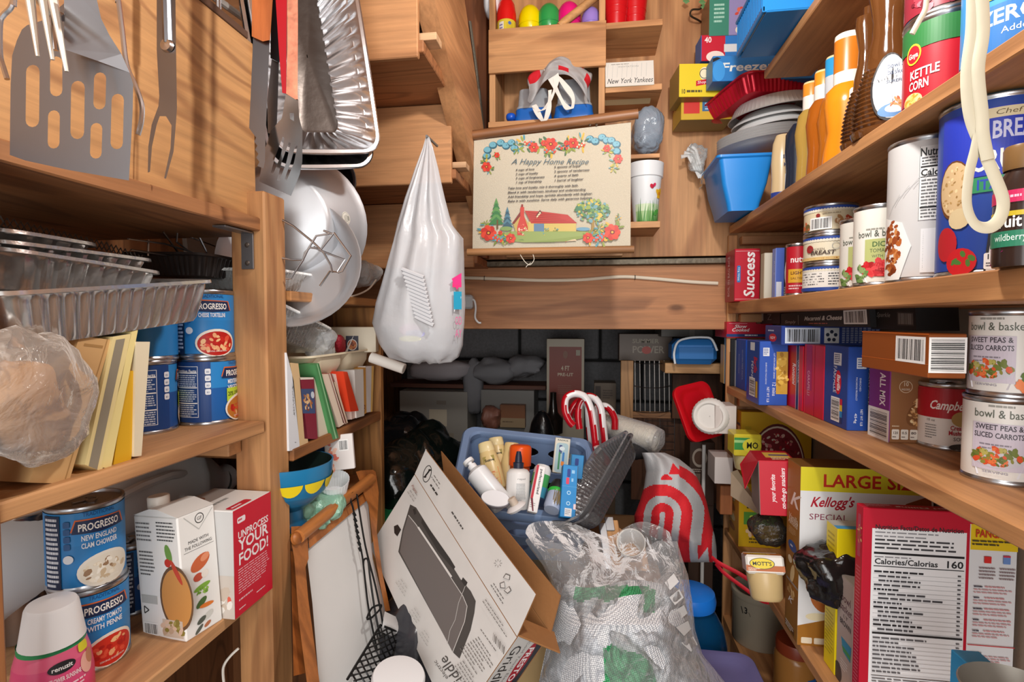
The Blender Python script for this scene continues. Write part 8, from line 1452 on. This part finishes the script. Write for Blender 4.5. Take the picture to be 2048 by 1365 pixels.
g = G(); r6 = lambda e, z: [(x, y, z) for x, y in rrect(-.088-e, -.07-e, .088+e, .07+e, .03, 6)]; RLD = mat('c8101c', .3)
for sgn in (1,): g.loft([r6(-.03, -.006), r6(-.022, -.006), r6(-.016, -.001), r6(-.004, 0), r6(0, -.002), r6(0, -.012), r6(-.003, -.012), r6(-.006, -.004), r6(-.03, -.009)], RLD, True, True, True)
g.obj('lid_panel', o)
qd = atT(1420, 833, 1.52); o = root('jar_lid', axf(qd, (-.42, -.9, .1)), 'white ridged round lid overlapping the red lid', 'lid'); g = G(); rr7 = lambda r, z, a=0: [((r+(a if i % 2 else 0))*cos(2*pi*i/64), (r+(a if i % 2 else 0))*sin(2*pi*i/64), z) for i in range(64)]
g.loft([rr7(.001, .004), rr7(.034, .004), rr7(.038, .010), rr7(.044, .010), rr7(.05, .004, .0015), rr7(.052, -.006, .0015), rr7(.05, -.01)], mat('e6e2dc', .4), True, False, True); g.obj('lid_disc', o)
# cereal and the boxes in front
def k_side(p, w, h):
    p.text('K', w*.55, h*.75, h*.085, 'e8e2da', w*.62, bold=1, sh=.4); p.text('Vanilla', w*.5, h*.66, w*.2, 'e8dcc8', w*.7, sh=.3, rot=0); p.text('Almond', w*.5, h*.635, w*.2, 'e8dcc8', w*.7, sh=.3); p.bars(w*.2, h*.62, w*.6, h*.04, 4, 'c8a878', .4); p.ell(w*.5, h*.515, w*.32, h*.03, '3a5a98', 18); p.bars(w*.35, h*.525, w*.3, h*.02, 1, 'e0e4f0')
    p.ell(w*.35, h*.43, w*.16, h*.022, 'e8d8b8', 14); p.ell(w*.55, h*.36, w*.14, h*.06, 'e0c898', 14, 0, -20); p.rect(w*.1, h*.3, w*.9, h*.012, '9a948c'); p.blobs(w*.45, h*.25, w*.25, h*.03, 10, ['c8a060', 'e0c48c'], w*.1, 3); p.text('K', w*.4, h*.185, h*.035, 'e8e2da', w*.3, bold=1, sh=.4); p.rect(w*.08, h*.02, w*.7, h*.03, '6a4418'); p.bars(w*.1, h*.06, w*.7, h*.04, 3, 'e0d4c0')
def k_front(p, w, h):
    p.rect(0, 0, w, h, 'e3e4e6'); p.rect(0, h*.868, w, h*.132, 'dccf2c'); p.text('LARGE SIZE', w*.55, h*.895, h*.07, 'c02a1c', w*.76, bold=1); p.text("Kellogg's", w*.24, h*.785, h*.055, 'b01830', w*.33, bold=1, sh=.45, rot=2); p.text('SPECIAL', w*.22, h*.71, h*.034, '8a3050', w*.30)
    p.ell(w*.33, h*.575, w*.22, h*.038, 'c2441c', 24, 0, 22); p.poly([(w*.30, h*.60), (w*.62, h*.72), (w*.62, h*.62), (w*.4, h*.54)], 'c2441c'); p.poly([(w*.98, h*.87), (w*.8, h*.82), (w*.74, h*.76), (w, h*.7)], '9a5428'); p.ell(w*.16, h*.245, w*.09, h*.03, 'b86a34', 18, 0, -55); p.ell(w*.15, h*.165, w*.09, h*.022, 'e8dcb8', 18)
    p.poly([(0, 0), (w*.6, 0), (w*.6, h*.2), (w*.26, h*.16), (0, h*.11)], 'a06a24'); p.poly([(0, 0), (w, 0), (w, h*.22), (w*.3, h*.14), (0, h*.1)], 'a06a24')
    for k in range(3): p.rr(w*(.03+.1*k), h*.012, w*.085, h*.034, .002, 'e8dcc4')
rb('cereal_box', 'large brown and white cereal box with yellow LARGE SIZE band', 'box', (1594, 1290), 1568, 1868, 934, S4, {'*': '8e6a34', 'x-': '9a6c2c', 'z+': '7a5228'}, k_side, k_front)
Qc = atZ(1594, 1290, S4)
rb('dry_mix_box', 'bright yellow box with blue and grey top before the cereal box', 'box', (1668, 1352), 1646, 1740, 1058, S4, {'*': 'ecd514', 'z+': 'c8c4b8'}, lambda p, w, h: (p.bars(w*.15, h*.95, w*.7, h*.2, 6, 'c0a820', .4), p.bars(w*.12, h*.4, w*.76, h*.3, 12, 'c0a820', .4, 4), p.rect(0, h*.62, w, h*.004, 'c8b010')), lambda p, w, h: p.bars(w*.05, h*.4, w*.8, h*.3, 8, 'c0a820', .4), None, lambda p, w, d: (p.rect(0, 0, w, d*.35, '3f9ad0'), p.rect(0, d*.35, w, d*.6, 'b8b8b4')))
rb('crumb_pouch', 'pale pinkish brown pouch beneath the black foil, left of the pancake box', 'bag', (1702, 1398), 1670, 1740, 1175, S4, {'*': 'b3a39a', 'x-': 'b9a8a0', 'z+': '8a8078'}, lambda p, w, h: (p.text('bowl', w*.55, h*.78, h*.075, '5a2c38', w*.6), p.text('basket', w*.55, h*.69, h*.075, '5a2c38', w*.75), p.text('BROWN', w*.55, h*.56, h*.05, '3a2c2c', w*.7, bold=1), p.text('LT', w*.55, h*.635, h*.03, '3a2c2c', w*.3), p.poly([(w*.3, h*.44), (w*.95, h*.44), (w*.9, h*.3), (w*.45, h*.32)], '3f90b4'), p.poly([(w*.35, h*.37), (w*.92, h*.36), (w*.9, h*.32), (w*.45, h*.33)], '4f9a5c'), p.bars(w*.3, h*.25, w*.5, h*.1, 4, 'e4dcd8', .4), p.ell(w*.15, h*.08, w*.25, h*.09, '3a3a40')))
g = blob(atT(1668, 1148, .98), (.055, .05, .052), mat('1c1a19', .16, bump=1., bs=24, coat=.5), .38, 10, 51, 40, 28); tag(g.obj('foil_pouch'), 'crumpled glossy black foil pouch in front of the cereal box', 'bag')
def pan_front(p, w, h):
    W = w*1.0; p.rect(w*.06, -.02, w*.62, h*.965, 'e6e6e8'); p.rect(w*.70, h*.62, w*.3, h*.33, 'dcdde0'); p.rect(w*.70, h*.0, w*.3, h*.62, 'dcdde0'); p.rect(w*.705, h*.835, w*.3, h*.115, 'e0bf1c')
    p.text('Nutrition Facts/Datos de Nutricion', w*.37, h*.905, h*.022, '26262a', w*.58, bold=1); p.bars(w*.08, h*.9, w*.42, h*.035, 2, '8a8a8e', .35, 2); p.bars(w*.08, h*.866, w*.58, h*.055, 3, '3a3a3e', .45, 3)
    p.rect(w*.075, h*.79, w*.595, h*.010, '1e1e22'); p.bars(w*.08, h*.785, w*.4, h*.014, 1, '8a8a8e', .4); p.text('Calories/Calorias', w*.29, h*.745, h*.026, '26262a', w*.42, bold=1); p.text('160', w*.605, h*.745, h*.032, '26262a', w*.12, bold=1); p.rect(w*.075, h*.733, w*.595, h*.004, '1e1e22')
    rd = random.Random(9)
    for k in range(14): y = h*(.718-.0205*k); p.bars(w*(.08+(.03 if k % 4 in (1, 2) else 0)), y, w*rd.uniform(.25, .5), h*.016, 1, '4a4a4e' if k % 4 else '26262a', .55, k); p.bars(w*.63, y, w*.035, h*.016, 1, '4a4a4e', .5); p.rect(w*.075, y-h*.018, w*.595, h*.0012, '9a9a9e')
    p.rect(w*.075, h*.42, w*.595, h*.009, '1e1e22')
    for k in range(9): y = h*(.41-.0195*k); p.bars(w*.08, y, w*rd.uniform(.25, .42), h*.015, 1, '5a5a5e', .5, k+20); p.bars(w*.63, y, w*.035, h*.015, 1, '5a5a5e', .5); p.rect(w*.075, y-h*.017, w*.595, h*.0012, '9a9a9e')
    p.rect(w*.075, h*.225, w*.595, h*.003, '1e1e22'); p.bars(w*.08, h*.22, w*.58, h*.2, 15, '6a6a6e', .42, 40)
    p.text('PANCAKES', w*.86, h*.895, h*.035, 'c03a20', w*.26, bold=1); p.bars(w*.71, h*.885, w*.29, h*.03, 2, '4a4428', .45); p.rect(w*.79, h*.78, w*.045, h*.03, 'd02a28'); p.rect(w*.91, h*.78, w*.045, h*.035, '6a8cc8'); p.rect(w*.91, h*.81, w*.045, h*.008, 'c03a50'); p.bars(w*.76, h*.765, w*.11, h*.06, 4, '8a7a7e', .45, 5); p.bars(w*.89, h*.765, w*.1, h*.06, 4, '8a7a7e', .45, 6)
    for k in range(5): p.bars(w*.73, h*(.68-.05*k), w*.06, h*.014, 1, '3a3a4a', .5, k); p.bars(w*.80, h*(.68-.05*k), w*.19, h*.012, 1, 'c88a8e', .5, k+3); p.bars(w*.73, h*(.666-.05*k), w*.26, h*.026, 2, 'c89a9e', .42, k+9)
    p.rect(w*.70, h*.405, w*.3, h*.004, 'c02a34')
    for k in range(6): p.bars(w*.73, h*(.38-.055*k), w*.08, h*.014, 1, '3a3a4a', .5, k+50); p.bars(w*.73, h*(.364-.055*k), w*.26, h*.034, 3, 'c89a9e', .42, k+60)
def pan_left(p, w, h): p.bars(w*.2, h*.72, w*.6, h*.58, 34, 'd8707e', .35, 7); p.rect(w*.3, h*.76, w*.4, h*.2, 'b8485c'); p.blobs(w*.5, h*.86, w*.3, h*.08, 14, ['d8985c', 'e8b87c', 'a85c34'], w*.14, 4)
Pp = atX(1717, 1410, .434); Pp.z = S4
rb('pancake_mix_box', 'big red pancake mix box with white nutrition panel, bottom right', 'box', (1717, 1410), 1702, 2100, 1016, S4, {'*': 'b8142e', 'x-': 'c01a34'}, pan_left, pan_front, None, lambda p, w, d: (p.text('Pearl Milling', w*.45, d*.55, d*.2, 'f0e4e0', w*.42, bold=1, rot=180), p.bars(w*.04, d*.9, w*.2, d*.5, 4, 'e0a8b0', .5), p.rect(0, d*.2, w, d*.04, 'e06a7a')), P0=Pp)
q = atT(2040, 1378, .60); disc('pewter_dish', 'shallow grey metal dish at the bottom right corner', 'dish', 2046, 1392, .58, .055, [(0, -.03), (.6, -.03), (.8, -.018), (.97, -.002), (1.0, .002), (1.03, 0), (.97, -.006), (.8, -.024), (0, -.034)], mat('8a857c', .45, .5), V((0, 0, 1)))
g = G().box((-.004, 0, 0), (.03, .05, .07), {'*': mat('2f9ad4', .4)}, .001); tag(g.obj('blue_packet', None, T(atT(1962, 1364, .66)+V((0, 0, -.06)))), 'light blue packet peeking out beside the metal dish', 'packet')
# crock and jar on the lowest shelf
q = atZ(1527, 1262, S5); q = V((.492, atX(1518, 1240, .492).y, S5)); o = root('stoneware_crock', T(q) @ camrot(q, 0), 'large grey-beige stoneware crock with black mark on the lowest shelf', 'crock'); CRK = mat('a59c8a', .3, coat=.3, var=.04, bs=10)
g = G(); g.lathe([(0, 0), (.07, 0), (.0735, .004), (.0735, .13), (.075, .134), (.077, .14), (.077, .15), (.073, .154), (.067, .152), (.066, .14), (.066, .02), (0, .015)], CRK, 48); g.obj('crock_body', o)
p = P(cyl(.0737), True); p.text('3', -.035, .10, .018, '1c1c1c', .011, bold=1); p.line(-.05, .115, -.044, .097, .003, '1c1c1c'); p.line(-.027, .107, -.022, .096, .0012, '1c1c1c'); p.done('printed_mark', o)
q = V((.50, atX(1590, 1330, .50).y, S5)); o = root('peanut_butter_jar', T(q), 'brown peanut butter jar under the cereal shelf edge', 'jar'); g = G(); g.lathe([(0, 0), (.044, 0), (.047, .006), (.047, .11), (.044, .12), (.04, .124), (0, .124)], mat('a9743a', .25), 36); g.obj('jar_body', o); g = G(); g.lathe([(.042, .122), (.044, .124), (.044, .148), (.042, .152), (0, .152)], mat('8a3a20', .4), 32); g.obj('lid', o); p = P(cyl(.0472), True); p.rect(.012, .05, .03, .03, '2a62a8'); p.done('label_patch', o)
